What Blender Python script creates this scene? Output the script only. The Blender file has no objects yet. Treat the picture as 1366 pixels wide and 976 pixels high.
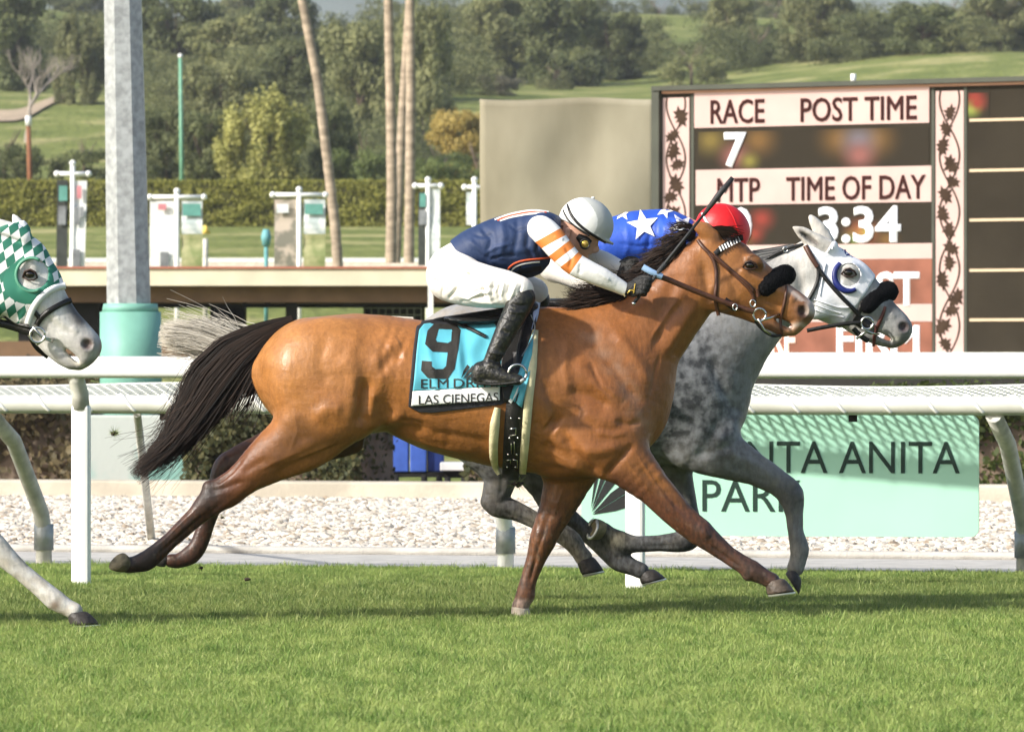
import bpy, bmesh, math, random
import numpy as np
from mathutils import Vector, Matrix, noise as mnoise
R = math.radians
random.seed(7); rng = np.random.default_rng(7)
scene = bpy.context.scene
col = scene.collection
# ------------------------------------------------------------------ camera, sky, sun
F = 8190.0; CX, CY = 683.0, 488.0; H = 1.238
cam_d = bpy.data.cameras.new('camera'); cam = bpy.data.objects.new('camera', cam_d); col.objects.link(cam)
cam.location = (0, 0, H); cam.rotation_euler = (R(90), 0, 0)
cam_d.sensor_width = 36; cam_d.lens = F/1366*36; cam_d.clip_start = 1; cam_d.clip_end = 6000
cam_d.dof.use_dof = True; cam_d.dof.focus_distance = 30.2; cam_d.dof.aperture_fstop = 11
scene.camera = cam
SUN_EL, SUN_AZ = R(32), R(60)
sun_dir = Vector((-math.sin(SUN_AZ)*math.cos(SUN_EL), -math.cos(SUN_AZ)*math.cos(SUN_EL), math.sin(SUN_EL)))
w = bpy.data.worlds.new('World'); scene.world = w; w.use_nodes = True
nt = w.node_tree; sky = nt.nodes.new('ShaderNodeTexSky'); sky.sky_type = 'NISHITA'; sky.sun_disc = False
sky.sun_elevation = SUN_EL; sky.sun_rotation = math.atan2(sun_dir.x, sun_dir.y) % (2*math.pi)
sky.air_density = 1.0; sky.dust_density = 2.5
bg = nt.nodes['Background']; nt.links.new(sky.outputs[0], bg.inputs[0]); bg.inputs[1].default_value = 0.15
sd = bpy.data.lights.new('sun', 'SUN'); so = bpy.data.objects.new('sun', sd); col.objects.link(so)
sd.energy = 4.6; sd.angle = R(2.6); sd.color = (1, .955, .885)
so.rotation_euler = sun_dir.to_track_quat('Z', 'Y').to_euler(); so.location = sun_dir*60
scene.view_settings.view_transform = 'Standard'; scene.view_settings.look = 'None'
scene.view_settings.exposure = 0.5; scene.view_settings.gamma = 1
scene.cycles.max_bounces = 6; scene.cycles.transparent_max_bounces = 8
scene.cycles.use_denoising = True

# ------------------------------------------------------------------ helpers
def P(px, py, Y): return Vector(((px-CX)*Y/F, Y, H-(py-CY)*Y/F))
def tag(o, label=None, cat=None, group=None, kind=None):
    if label: o['label'] = label
    if cat: o['category'] = cat
    if group: o['group'] = group
    if kind: o['kind'] = kind
    return o
def thing(name, label, cat, loc=(0,0,0), rz=0, group=None):
    o = bpy.data.objects.new(name, None); col.objects.link(o); o.location = loc; o.rotation_euler = (0,0,rz)
    o.empty_display_size = .1
    return tag(o, label, cat, group)
def np_mesh(name, V, Fc, smooth=True):
    """V (n,3); Fc (m,k) or list of such arrays"""
    me = bpy.data.meshes.new(name); V = np.asarray(V, np.float32)
    Fl = Fc if isinstance(Fc, list) else [Fc]
    Fl = [np.asarray(f, np.int32) for f in Fl if len(f)]
    me.vertices.add(len(V)); me.vertices.foreach_set('co', V.ravel())
    tot = np.concatenate([np.full(len(f), f.shape[1], np.int32) for f in Fl]); st = np.concatenate([[0], np.cumsum(tot)[:-1]]).astype(np.int32)
    me.loops.add(int(tot.sum())); me.loops.foreach_set('vertex_index', np.concatenate([f.ravel() for f in Fl]))
    me.polygons.add(len(tot)); me.polygons.foreach_set('loop_start', st); me.polygons.foreach_set('loop_total', tot)
    if smooth: me.polygons.foreach_set('use_smooth', np.ones(len(tot), bool))
    me.update(calc_edges=True); me.validate()
    return me
def link(name, me, m=None, parent=None, loc=None):
    o = bpy.data.objects.new(name, me); col.objects.link(o)
    if m is not None:
        for mm in (m if isinstance(m, list) else [m]): me.materials.append(mm)
    if parent is not None: o.parent = parent
    if loc is not None: o.location = loc
    return o
class MB:
    """collects simple solids into one mesh"""
    def __init__(s): s.bm = bmesh.new()
    def box(s, c, size, rot=None, bev=0):
        r = bmesh.ops.create_cube(s.bm, size=1); vs = r['verts']
        M = Matrix.Translation(Vector(c)) @ (rot.to_4x4() if rot is not None else Matrix.Identity(4)) @ Matrix.Diagonal((*size, 1))
        bmesh.ops.transform(s.bm, matrix=M, verts=vs)
        if bev:
            es = list({e for v in vs for e in v.link_edges}); bmesh.ops.bevel(s.bm, geom=es, offset=bev, segments=2, affect='EDGES', profile=.5)
        return s
    def b2(s, x0, x1, y0, y1, z0, z1, bev=0): return s.box(((x0+x1)/2, (y0+y1)/2, (z0+z1)/2), (x1-x0, y1-y0, z1-z0), bev=bev)
    def tube(s, pts, rad, n=10, cap=True):
        pts = [Vector(p) for p in pts]; k = len(pts)
        rad = rad if isinstance(rad, (list, tuple)) else [rad]*k
        rings = []; up = None
        for i, p in enumerate(pts):
            t = (pts[min(i+1, k-1)]-pts[max(i-1, 0)]).normalized()
            if up is None: up = t.orthogonal().normalized()
            up = (up - t*up.dot(t)).normalized(); sd_ = t.cross(up)
            rings.append([s.bm.verts.new(p + (up*math.cos(a)+sd_*math.sin(a))*rad[i]) for a in [2*math.pi*j/n for j in range(n)]])
        for a, b in zip(rings, rings[1:]):
            for j in range(n): f = s.bm.faces.new((a[j], a[(j+1) % n], b[(j+1) % n], b[j])); f.smooth = True
        if cap and k > 1: s.bm.faces.new(rings[0][::-1]); s.bm.faces.new(rings[-1])
        return s
    def sphere(s, c, r, seg=12, sc=(1,1,1)):
        M = Matrix.Translation(Vector(c)) @ Matrix.Diagonal((*sc, 1))
        q = bmesh.ops.create_uvsphere(s.bm, u_segments=seg, v_segments=max(6, seg*2//3), radius=r, matrix=M)
        for v in q['verts']:
            for f in v.link_faces: f.smooth = True
        return s
    def poly(s, pts): s.bm.faces.new([s.bm.verts.new(p) for p in pts]); return s
    def prism(s, pts, off):
        off = Vector(off); a = [s.bm.verts.new(p) for p in pts]; b = [s.bm.verts.new(Vector(p)+off) for p in pts]; n = len(pts)
        s.bm.faces.new(a); s.bm.faces.new(b[::-1])
        for i in range(n): s.bm.faces.new((a[i], b[i], b[(i+1) % n], a[(i+1) % n]))
        return s
    def mesh(s, name):
        bmesh.ops.recalc_face_normals(s.bm, faces=s.bm.faces)
        me = bpy.data.meshes.new(name); s.bm.to_mesh(me); s.bm.free(); return me
    def build(s, name, m=None, parent=None, loc=None): return link(name, s.mesh(name), m, parent, loc)

def mat(name, c, rough=.6, var=.15, scale=8., bump=0., bscale=40., metal=0., spec=.4, c2=None, stretch=(1,1,1), sheen=0, detail=4, lo=.35, hi=.65, emit=None, estr=0):
    m = bpy.data.materials.new(name); m.use_nodes = True; t = m.node_tree; N = t.nodes; b = N['Principled BSDF']
    b.inputs['Roughness'].default_value = rough; b.inputs['Metallic'].default_value = metal; b.inputs['Specular IOR Level'].default_value = spec
    if sheen: b.inputs['Sheen Weight'].default_value = sheen
    co = N.new('ShaderNodeTexCoord'); mp = N.new('ShaderNodeMapping'); mp.inputs['Scale'].default_value = stretch; t.links.new(co.outputs['Object'], mp.inputs[0])
    nz = N.new('ShaderNodeTexNoise'); nz.inputs['Scale'].default_value = scale; nz.inputs['Detail'].default_value = detail; t.links.new(mp.outputs[0], nz.inputs['Vector'])
    rp = N.new('ShaderNodeValToRGB'); e = rp.color_ramp.elements
    a = tuple(v*(1-var) for v in c) if c2 is None else c; d = tuple(min(1, v*(1+var)) for v in c) if c2 is None else c2
    e[0].position = lo; e[0].color = (*a, 1); e[1].position = hi; e[1].color = (*d, 1)
    t.links.new(nz.outputs[0], rp.inputs[0]); t.links.new(rp.outputs[0], b.inputs['Base Color'])
    if emit:
        b.inputs['Emission Color'].default_value = (*emit, 1); b.inputs['Emission Strength'].default_value = estr
    if bump:
        n2 = N.new('ShaderNodeTexNoise'); n2.inputs['Scale'].default_value = bscale; n2.inputs['Detail'].default_value = 5; t.links.new(mp.outputs[0], n2.inputs['Vector'])
        bp = N.new('ShaderNodeBump'); bp.inputs['Strength'].default_value = bump; bp.inputs['Distance'].default_value = .02; t.links.new(n2.outputs[0], bp.inputs['Height']); t.links.new(bp.outputs[0], b.inputs['Normal'])
    m['b'] = 1
    return m
def leaf_mat(name, c, c2, trans=.35):
    m = bpy.data.materials.new(name); m.use_nodes = True; t = m.node_tree; N = t.nodes; L = t.links
    b = N['Principled BSDF']; b.inputs['Roughness'].default_value = .6; b.inputs['Specular IOR Level'].default_value = .25
    at = N.new('ShaderNodeAttribute'); at.attribute_name = 'tint'
    oi = N.new('ShaderNodeObjectInfo')
    mx = N.new('ShaderNodeMix'); mx.data_type = 'RGBA'; mx.inputs[6].default_value = (*c, 1); mx.inputs[7].default_value = (*c2, 1)
    L.new(at.outputs['Fac'], mx.inputs[0])
    hs = N.new('ShaderNodeHueSaturation'); mr = N.new('ShaderNodeMapRange'); mr.inputs[3].default_value = .85; mr.inputs[4].default_value = 1.15
    L.new(oi.outputs['Random'], mr.inputs[0]); L.new(mr.outputs[0], hs.inputs['Value']); L.new(mx.outputs[2], hs.inputs['Color']); L.new(hs.outputs[0], b.inputs['Base Color'])
    tr = N.new('ShaderNodeBsdfTranslucent'); L.new(hs.outputs[0], tr.inputs[0]); ms = N.new('ShaderNodeMixShader'); ms.inputs[0].default_value = trans
    L.new(b.outputs[0], ms.inputs[1]); L.new(tr.outputs[0], ms.inputs[2]); L.new(ms.outputs[0], N['Material Output'].inputs[0])
    return m
def fattr(me, name, vals, dom='POINT'):
    a = me.attributes.new(name, 'FLOAT', dom); a.data.foreach_set('value', np.asarray(vals, np.float32))
def cattr(me, name, vals):
    v = np.ones((len(vals), 4), np.float32); v[:, :3] = vals
    a = me.attributes.new(name, 'FLOAT_COLOR', 'POINT'); a.data.foreach_set('color', v.ravel())
def leaf_quads(cen, nrm, size, asp=.6):
    """leaf shaped quads (rhombus) centred at cen, facing nrm"""
    n = len(cen); rv = rng.normal(size=(n, 3)); u = np.cross(nrm, rv); u /= np.linalg.norm(u, axis=1)[:, None]+1e-9
    v = np.cross(nrm, u); v /= np.linalg.norm(v, axis=1)[:, None]+1e-9
    s = np.asarray(size).reshape(-1, 1)
    V = np.stack([cen-u*s, cen-v*s*asp, cen+u*s, cen+v*s*asp], 1).reshape(-1, 3)
    return V, np.arange(4*n).reshape(n, 4)
_txt = {}
def text_mesh(txt, offset=0., ext=0., shear=0., spacing=1., bev=0.):
    """mesh of a word from the built-in font, normalised: x from 0, cap height 1"""
    cu = bpy.data.curves.new('t', 'FONT'); cu.body = txt; cu.size = 1; cu.offset = 0; cu.bevel_depth = max(0., offset); cu.bevel_resolution = 0; cu.extrude = ext; cu.shear = shear; cu.space_character = spacing; cu.resolution_u = 3
    o = bpy.data.objects.new('t', cu); col.objects.link(o); dg = bpy.context.evaluated_depsgraph_get(); dg.update()
    me = bpy.data.meshes.new_from_object(o.evaluated_get(dg)); bpy.data.objects.remove(o); bpy.data.curves.remove(cu)
    return me
def mesh_xy(me):
    V = np.zeros(len(me.vertices)*3, np.float32); me.vertices.foreach_get('co', V); return V.reshape(-1, 3)
def fit_text(txt, w_, h_, offset=.0, shear=0., ext=.0):
    """word scaled to fill w_ x h_ in its xy plane, lower left at origin (z = depth kept raw)"""
    me = text_mesh(txt, offset, ext, shear); V = mesh_xy(me); mn, mx = V.min(0), V.max(0)
    V[:, 0] = (V[:, 0]-mn[0])/(mx[0]-mn[0])*w_; V[:, 1] = (V[:, 1]-mn[1])/(mx[1]-mn[1])*h_
    me.vertices.foreach_set('co', V.ravel()); me.update(); return me
def flat_shape(loops):
    cu = bpy.data.curves.new('s', 'CURVE'); cu.dimensions = '2D'; cu.fill_mode = 'BOTH'
    for lp in loops:
        sp = cu.splines.new('POLY'); sp.points.add(len(lp)-1); sp.use_cyclic_u = True
        for q, (x, y) in zip(sp.points, lp): q.co = (x, y, 0, 1)
    o = bpy.data.objects.new('s', cu); col.objects.link(o); dg = bpy.context.evaluated_depsgraph_get(); dg.update()
    me = bpy.data.meshes.new_from_object(o.evaluated_get(dg)); bpy.data.objects.remove(o); bpy.data.curves.remove(cu)
    return me
def lerp(a, b, t): return a+(b-a)*t

# ------------------------------------------------------------------ materials of the setting
M_white = mat('white_paint', (.82,.82,.79), .35, .05, 3, .05, 30)
M_cream = mat('cream_paint', (.72,.64,.48), .6, .08, 2)
M_brown = mat('brown_wall', (.17,.10,.055), .8, .2, 2)
M_dark = mat('dark_recess', (.015,.014,.012), .9, .2, 3)
M_conc = mat('pale_concrete', (.44,.42,.38), .85, .14, 5, .3, 60)
M_kerb = mat('cream_kerb', (.66,.60,.47), .85, .12, 3, .2, 50, c2=(.58,.47,.32), c=(.70,.64,.52)) if False else mat('cream_kerb', (.50,.45,.36), .85, .2, 1.8, .25, 40)
M_galv = mat('galvanised_steel', (.34,.36,.355), .5, .22, 14, .1, 60, metal=.35)
M_galvd = mat('dull_steel_post', (.50,.49,.43), .6, .2, 10)
M_mint = mat('mint_paint', (.17,.38,.30), .55, .12, 3, .1, 20)
M_mint2 = mat('mint_white_paint', (.46,.50,.46), .7, .2, 1.6, .15, 20, c2=(.22,.42,.37), lo=.5, hi=.62)
M_red = mat('red_roof_edge', (.42,.15,.10), .7, .1)
M_blue = mat('blue_plastic', (.06,.13,.48), .45, .1)
M_pave = mat('pink_pavement', (.46,.33,.26), .9, .12, 3)
M_turf = mat('turf_soil', (.075,.115,.022), .95, .3, 1.2, .4, 60)
M_bank = mat('bank_grass', (.16,.22,.035), .95, .25, .12, .6, 3)
M_wood = mat('brown_timber', (.22,.09,.04), .8, .2, 4)
M_trunk = mat('palm_bark', (.34,.27,.20), .9, .3, 3, .6, 12, stretch=(1,1,3))
M_bark = mat('grey_bark', (.16,.12,.085), .9, .25, 3)
M_tan = mat('tan_tarpaulin', (.17,.15,.098), .85, 0, .6, .1, 2, detail=6, c2=(.35,.32,.235), lo=.36, hi=.66, stretch=(1,1,.45))
M_black = mat('black_letter', (.012,.013,.013), .6, .1)
# ------------------------------------------------------------------ ground
PY = [-30,10,60,95,120,140,170,205,216,250,300,350,400,450,500,560,700,1200,1500]
PZ = [0,0,0,.4,2.2,3.3,4.3,5.9,6.1,8.7,12,16.4,20.5,25.3,29.6,30,26,10,0]
def zprof(Y): return np.interp(Y, PY, PZ)
SL = .27                                   # slope of rail and turf edge: nearer on the right
def turf_edge(X): return 37.15-SL*X
def strip(name, f0, f1, z0, m, x0, x1, n=60, dz=0):
    xs = np.linspace(x0, x1, n); V = []; 
    for x in xs: V += [(x, f0(x), z0), (x, f1(x), z0+dz)]
    Fq = [(2*i, 2*i+2, 2*i+3, 2*i+1) for i in range(n-1)]
    return tag(link(name, np_mesh(name, V, np.array(Fq), False), m), kind='structure')
ys = np.concatenate([np.linspace(-30, 60, 10), np.linspace(64, 216, 50), np.linspace(222, 560, 60), np.linspace(600, 1230, 10)])
xs = np.concatenate([np.linspace(-600, -80, 12), np.linspace(-70, 70, 57), np.linspace(80, 600, 12)])
gx, gy = np.meshgrid(xs, ys); gz = zprof(gy)
bumps = np.array([mnoise.noise((x*.03, y*.012, 3.)) for x, y in zip(gx.ravel(), gy.ravel())]).reshape(gx.shape)
gz = gz + bumps*np.clip((gy-225)/80, 0, 1)*4 - .012
def zter(X, Y): return float(zprof(Y))+mnoise.noise((X*.03, Y*.012, 3.))*min(max((Y-225)/80, 0), 1)*4-.012
nx_ = len(xs); idx = np.arange(gx.size).reshape(gx.shape)
Fq = np.stack([idx[:-1,:-1], idx[:-1,1:], idx[1:,1:], idx[1:,:-1]], -1).reshape(-1, 4)
m_hill = bpy.data.materials.new('infield_and_hill_grass'); m_hill.use_nodes = True
t = m_hill.node_tree; N = t.nodes; L = t.links; b = N['Principled BSDF']; b.inputs['Roughness'].default_value = .95; b.inputs['Specular IOR Level'].default_value = .1
co = N.new('ShaderNodeTexCoord'); nz = N.new('ShaderNodeTexNoise'); nz.inputs['Scale'].default_value = .22; nz.inputs['Detail'].default_value = 8; nz.inputs['Roughness'].default_value = .65; L.new(co.outputs['Object'], nz.inputs['Vector'])
rp = N.new('ShaderNodeValToRGB'); e = rp.color_ramp.elements; e[0].position = .36; e[0].color = (.12,.15,.04,1); e[1].position = .52; e[1].color = (.18,.205,.06,1)
q = e.new(.66); q.color = (.36,.33,.15,1); L.new(nz.outputs[0], rp.inputs[0])
L.new(rp.outputs[0], b.inputs['Base Color'])
gbp = N.new('ShaderNodeBump'); gbp.inputs['Strength'].default_value = .8; gbp.inputs['Distance'].default_value = .3
n2 = N.new('ShaderNodeTexNoise'); n2.inputs['Scale'].default_value = 2.5; n2.inputs['Detail'].default_value = 6; L.new(co.outputs['Object'], n2.inputs['Vector']); L.new(n2.outputs[0], gbp.inputs['Height']); L.new(gbp.outputs[0], b.inputs['Normal'])
tag(link('ground', np_mesh('ground', np.stack([gx, gy, gz], -1).reshape(-1, 3), Fq), m_hill), kind='structure')
strip('turf', lambda x: -20, turf_edge, 0., M_turf, -30, 30)
strip('service_strip', lambda x: turf_edge(x)+.002, lambda x: 40.1-SL*x, .004, M_conc, -30, 30)
m_grav = mat('gravel_bed', (.30,.25,.19), .9, .3, 22, .8, 40)
strip('gravel_bed', lambda x: 40.1-SL*x, lambda x: 55.2-SL*x, .008, m_grav, -30, 30)
strip('pavement', lambda x: 55.6-SL*x, lambda x: 84, .012, M_pave, -30, 30)
# low raised lip between strip and gravel, and the cream kerb
def kerb(name, f, wdt, h, m, z0=0):
    mb = MB(); ca = math.atan(-SL)
    mb.box((0, f+wdt/2, z0+h/2), (60, wdt, h), Matrix.Rotation(ca, 3, 'Z'), bev=.02)
    return tag(mb.build(name, m), kind='structure')
kerb('kerb', 40.0, .16, .05, M_conc)
kerb('raised_kerb', 55.2, .45, .19, M_kerb)
# worn joints in the kerb: blocks visible as cuts
# ------------------------------------------------------------------ turf blades
m_gr = bpy.data.materials.new('grass_blades'); m_gr.use_nodes = True
t = m_gr.node_tree; N = t.nodes; L = t.links; b = N['Principled BSDF']; b.inputs['Roughness'].default_value = .55; b.inputs['Specular IOR Level'].default_value = .3
ge = N.new('ShaderNodeNewGeometry'); mpp = N.new('ShaderNodeMapping'); mpp.inputs['Scale'].default_value = (3.0, .8, .2); L.new(ge.outputs['Position'], mpp.inputs[0])
nz = N.new('ShaderNodeTexNoise'); nz.inputs['Scale'].default_value = 1.5; nz.inputs['Detail'].default_value = 7; nz.inputs['Roughness'].default_value = .7; L.new(mpp.outputs[0], nz.inputs['Vector'])
rp = N.new('ShaderNodeValToRGB'); e = rp.color_ramp.elements; e[0].position = .36; e[0].color = (.10,.205,.03,1); e[1].position = .62; e[1].color = (.295,.385,.098,1); L.new(nz.outputs[0], rp.inputs[0])
at = N.new('ShaderNodeAttribute'); at.attribute_name = 'tint'; hs = N.new('ShaderNodeMix'); hs.data_type = 'RGBA'; hs.blend_type = 'MIX'
mlt = N.new('ShaderNodeMath'); mlt.operation = 'MULTIPLY'; mlt.inputs[1].default_value = .55; L.new(at.outputs['Fac'], mlt.inputs[0]); L.new(mlt.outputs[0], hs.inputs[0])
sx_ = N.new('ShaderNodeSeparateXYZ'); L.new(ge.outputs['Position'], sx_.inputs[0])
# mowing stripe and shade under the horses, painted as one darker turf band
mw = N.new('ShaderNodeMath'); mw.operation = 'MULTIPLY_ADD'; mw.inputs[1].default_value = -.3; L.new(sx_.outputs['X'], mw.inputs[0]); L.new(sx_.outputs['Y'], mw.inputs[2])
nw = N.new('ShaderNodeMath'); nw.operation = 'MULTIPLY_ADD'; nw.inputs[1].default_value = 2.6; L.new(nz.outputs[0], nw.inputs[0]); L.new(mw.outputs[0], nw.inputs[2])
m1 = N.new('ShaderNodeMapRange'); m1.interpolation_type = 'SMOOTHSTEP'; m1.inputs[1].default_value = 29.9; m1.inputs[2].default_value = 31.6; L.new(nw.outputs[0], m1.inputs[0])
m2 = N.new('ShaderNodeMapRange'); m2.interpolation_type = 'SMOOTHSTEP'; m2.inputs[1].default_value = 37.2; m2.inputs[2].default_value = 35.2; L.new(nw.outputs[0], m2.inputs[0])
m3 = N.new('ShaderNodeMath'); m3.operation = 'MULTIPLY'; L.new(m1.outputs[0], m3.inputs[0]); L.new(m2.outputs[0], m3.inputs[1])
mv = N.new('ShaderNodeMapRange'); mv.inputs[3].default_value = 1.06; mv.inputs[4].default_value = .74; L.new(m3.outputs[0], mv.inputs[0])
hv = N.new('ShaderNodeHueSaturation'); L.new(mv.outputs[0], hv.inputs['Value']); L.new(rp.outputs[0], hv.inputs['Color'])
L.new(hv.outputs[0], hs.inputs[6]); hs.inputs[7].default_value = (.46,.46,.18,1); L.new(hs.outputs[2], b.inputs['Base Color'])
tr = N.new('ShaderNodeBsdfTranslucent'); L.new(hs.outputs[2], tr.inputs[0]); ms = N.new('ShaderNodeMixShader'); ms.inputs[0].default_value = .35
L.new(b.outputs[0], ms.inputs[1]); L.new(tr.outputs[0], ms.inputs[2]); L.new(ms.outputs[0], N['Material Output'].inputs[0])
def tuft_mesh(n, rad, h0, h1, wd):
    V = []; Fc = []; tint = []
    for i in range(n):
        a = random.random()*6.283; r = rad*math.sqrt(random.random()); x, y = r*math.cos(a), r*math.sin(a); h = random.uniform(h0, h1)
        la = random.random()*6.283; ln = h*random.uniform(.2, 1.3); dx, dy = math.cos(la)*ln, math.sin(la)*ln; fa = random.random()*3.14; wx, wy = math.cos(fa)*wd, math.sin(fa)*wd; k = len(V)
        V += [(x-wx, y-wy, -.005), (x+wx, y+wy, -.005), (x+dx*.45+wx*.8, y+dy*.45+wy*.8, h*.62), (x+dx*.45-wx*.8, y+dy*.45-wy*.8, h*.62), (x+dx, y+dy, h)]
        Fc.append((k, k+1, k+2, k+3)); tv = random.random()**2.2; tint += [tv]*5
    V = np.array(V); Fc = np.array(Fc); tri = np.stack([Fc[:, 3], Fc[:, 2], Fc[:, 0]+4], -1)
    me = np_mesh('grass_tuft', V, [Fc, tri]); fattr(me, 'tint', tint); return me
def scatter(name, patch_me, src, density, smin, smax, seed, label_kind='stuff', tilt=0., m=None):
    o = link(name, patch_me, m)
    ng = bpy.data.node_groups.new(name, 'GeometryNodeTree'); ng.interface.new_socket('Geometry', in_out='INPUT', socket_type='NodeSocketGeometry'); ng.interface.new_socket('Geometry', in_out='OUTPUT', socket_type='NodeSocketGeometry')
    n = ng.nodes; l = ng.links; gi = n.new('NodeGroupInput'); go = n.new('NodeGroupOutput')
    dp = n.new('GeometryNodeDistributePointsOnFaces'); dp.inputs['Density'].default_value = density; dp.inputs['Seed'].default_value = seed
    oi = n.new('GeometryNodeObjectInfo'); oi.inputs['Object'].default_value = src; oi.inputs['As Instance'].default_value = True
    ip = n.new('GeometryNodeInstanceOnPoints'); rv = n.new('FunctionNodeRandomValue'); rv.data_type = 'FLOAT_VECTOR'; rv.inputs[0].default_value = (-tilt, -tilt, 0); rv.inputs[1].default_value = (tilt, tilt, 6.283)
    rs = n.new('FunctionNodeRandomValue'); rs.data_type = 'FLOAT'; rs.inputs[2].default_value = smin; rs.inputs[3].default_value = smax
    l.new(gi.outputs[0], dp.inputs[0]); l.new(dp.outputs[0], ip.inputs['Points']); l.new(oi.outputs['Geometry'], ip.inputs['Instance']); l.new(rv.outputs[0], ip.inputs['Rotation']); l.new(rs.outputs[1], ip.inputs['Scale'])
    l.new(ip.outputs[0], go.inputs[0])
    md = o.modifiers.new('scatter', 'NODES'); md.node_group = ng
    return tag(o, kind=label_kind)
def patch(name, f0, f1, wf, nx=2, z=0.003, ny=10):
    V = []; Fq = []
    for i in range(ny+1):
        for j in range(nx+1):
            s = -1+2*j/nx
            x = s*wf; y = lerp(f0(x), f1(x), i/ny); V.append((x, y, z))
    for i in range(ny):
        for j in range(nx): a = i*(nx+1)+j; Fq.append((a, a+1, a+nx+2, a+nx+1))
    return np_mesh(name, V, np.array(Fq), False)
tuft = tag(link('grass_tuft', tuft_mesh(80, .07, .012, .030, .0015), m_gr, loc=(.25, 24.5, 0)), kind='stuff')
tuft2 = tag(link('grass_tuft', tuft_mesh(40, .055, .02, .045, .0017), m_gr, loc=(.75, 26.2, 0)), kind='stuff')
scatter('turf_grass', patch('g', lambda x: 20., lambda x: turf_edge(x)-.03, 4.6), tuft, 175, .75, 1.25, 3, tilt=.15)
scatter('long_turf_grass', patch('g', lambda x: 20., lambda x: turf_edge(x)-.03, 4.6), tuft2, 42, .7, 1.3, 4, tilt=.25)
# ------------------------------------------------------------------ gravel
bm = bmesh.new(); bmesh.ops.create_icosphere(bm, subdivisions=2, radius=.032)
for v in bm.verts:
    v.co *= 1+.35*mnoise.noise(v.co*40); v.co.z *= .7
me = bpy.data.meshes.new('stone'); bm.to_mesh(me); bm.free()
m_st = mat('gravel_stone', (.70,.63,.52), .85, .2, 12, .3, 60)
t = m_st.node_tree; N = t.nodes; oi = N.new('ShaderNodeObjectInfo'); rp = N.new('ShaderNodeValToRGB'); e = rp.color_ramp.elements
e[0].color = (.26,.20,.14,1); e[1].color = (.68,.63,.55,1); q = e.new(.35); q.color = (.50,.45,.37,1); t.links.new(oi.outputs['Random'], rp.inputs[0]); t.links.new(rp.outputs[0], N['Principled BSDF'].inputs['Base Color'])
stone = tag(link('gravel_stone', me, m_st, loc=(-1.2, 40.9, .02)), kind='stuff')
scatter('gravel', patch('gv', lambda x: 40.15-SL*x, lambda x: 55.2-SL*x, 7.5, z=.02), stone, 330, .55, 1.7, 9, tilt=.6)
# ------------------------------------------------------------------ hedges
def leafy_box(name, pts_fn, n, size, m, parent=None, tint_fn=None):
    C_, Nn = pts_fn(n); Nn = Nn+rng.normal(scale=.55, size=Nn.shape); Nn /= np.linalg.norm(Nn, axis=1)[:, None]
    V, Fq = leaf_quads(C_, Nn, rng.uniform(size*.6, size*1.3, len(C_)))
    me = np_mesh(name, V, Fq, False); fattr(me, 'tint', np.repeat(rng.random(len(C_))**1.5, 4)); return link(name, me, m, parent)
def hedge(name, label, x0, x1, yf, depth, z0, z1, n, size, m, mcore, rough=.06, slope=0.):
    cx = (x0+x1)/2; L_ = x1-x0; yc = yf(cx)
    t_ = thing(name, label, 'hedge', (cx, yc, z0), math.atan(slope))
    MB().b2(-L_/2+.03, L_/2-.03, .06, depth-.06, 0, z1-z0-.05).build('branches', mcore, t_)
    def pts(n):
        k = rng.random(n); C_ = np.zeros((n, 3)); Nn = np.zeros((n, 3)); h = z1-z0
        top = k < .3; end = (k > .95)
        C_[:, 0] = rng.uniform(-L_/2, L_/2, n); C_[:, 1] = rng.normal(.02, rough, n); C_[:, 2] = rng.uniform(0, h, n); Nn[:, 1] = -1
        C_[top, 1] = rng.uniform(0, depth, top.sum()); C_[top, 2] = h+rng.normal(-.02, rough*.7, top.sum()); Nn[top] = (0, 0, 1)
        C_[end, 0] = np.where(rng.random(end.sum()) < .5, -L_/2, L_/2); C_[end, 1] = rng.uniform(0, depth, end.sum()); Nn[end] = (1, 0, 0)
        # shallow lumps
        C_[:, 1] += rough*1.6*np.sin(C_[:, 0]*3.1+1.7*np.sin(C_[:, 2]*5)); return C_, Nn
    leafy_box('foliage', pts, n, size, m, t_); return t_
M_h1 = leaf_mat('dull_hedge_leaf', (.045,.055,.022), (.13,.12,.045)); M_h2 = leaf_mat('green_hedge_leaf', (.05,.075,.02), (.14,.17,.04)); M_h3 = leaf_mat('far_hedge_leaf', (.19,.195,.035), (.34,.33,.075), .25)
M_hd = leaf_mat('dry_hedge_leaf', (.07,.06,.03), (.24,.19,.10))
def X(px, Y): return (px-CX)*Y/F
hY = lambda x: 56.3-SL*x
hedge('hedge', 'dry brownish hedge behind the white rail left of the light pole', X(-60,59), X(116,58), hY, 1.6, .0, 1.08, 4500, .045, M_hd, M_bark, .13, -SL)
hedge('hedge', 'dark clipped hedge between the light pole base and the blue bins', X(250,57.5), X(488,57), hY, 1.2, .0, 1.02, 9500, .035, M_h1, M_bark, .08, -SL)
hedge('hedge', 'short clump of hedge right of the blue bins', X(617,56.5), X(700,56), hY, 1.0, .0, .9, 3000, .04, M_h1, M_bark, .1, -SL)
hedge('hedge', 'green clipped hedge behind the mint park sign', X(1150,54.6), X(1480,53.5), hY, 1.2, .0, 1.0, 9000, .038, M_h2, M_bark, .07, -SL)
M_core = mat('hedge_core', (.05,.05,.012), .9, .2, 3)
hedge('clipped_hedge', 'long tall clipped hedge across the infield below the trees', -26, 9, lambda x: 208, 4, 5.95, 7.52, 60000, .062, M_h3, M_core, .05)
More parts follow.
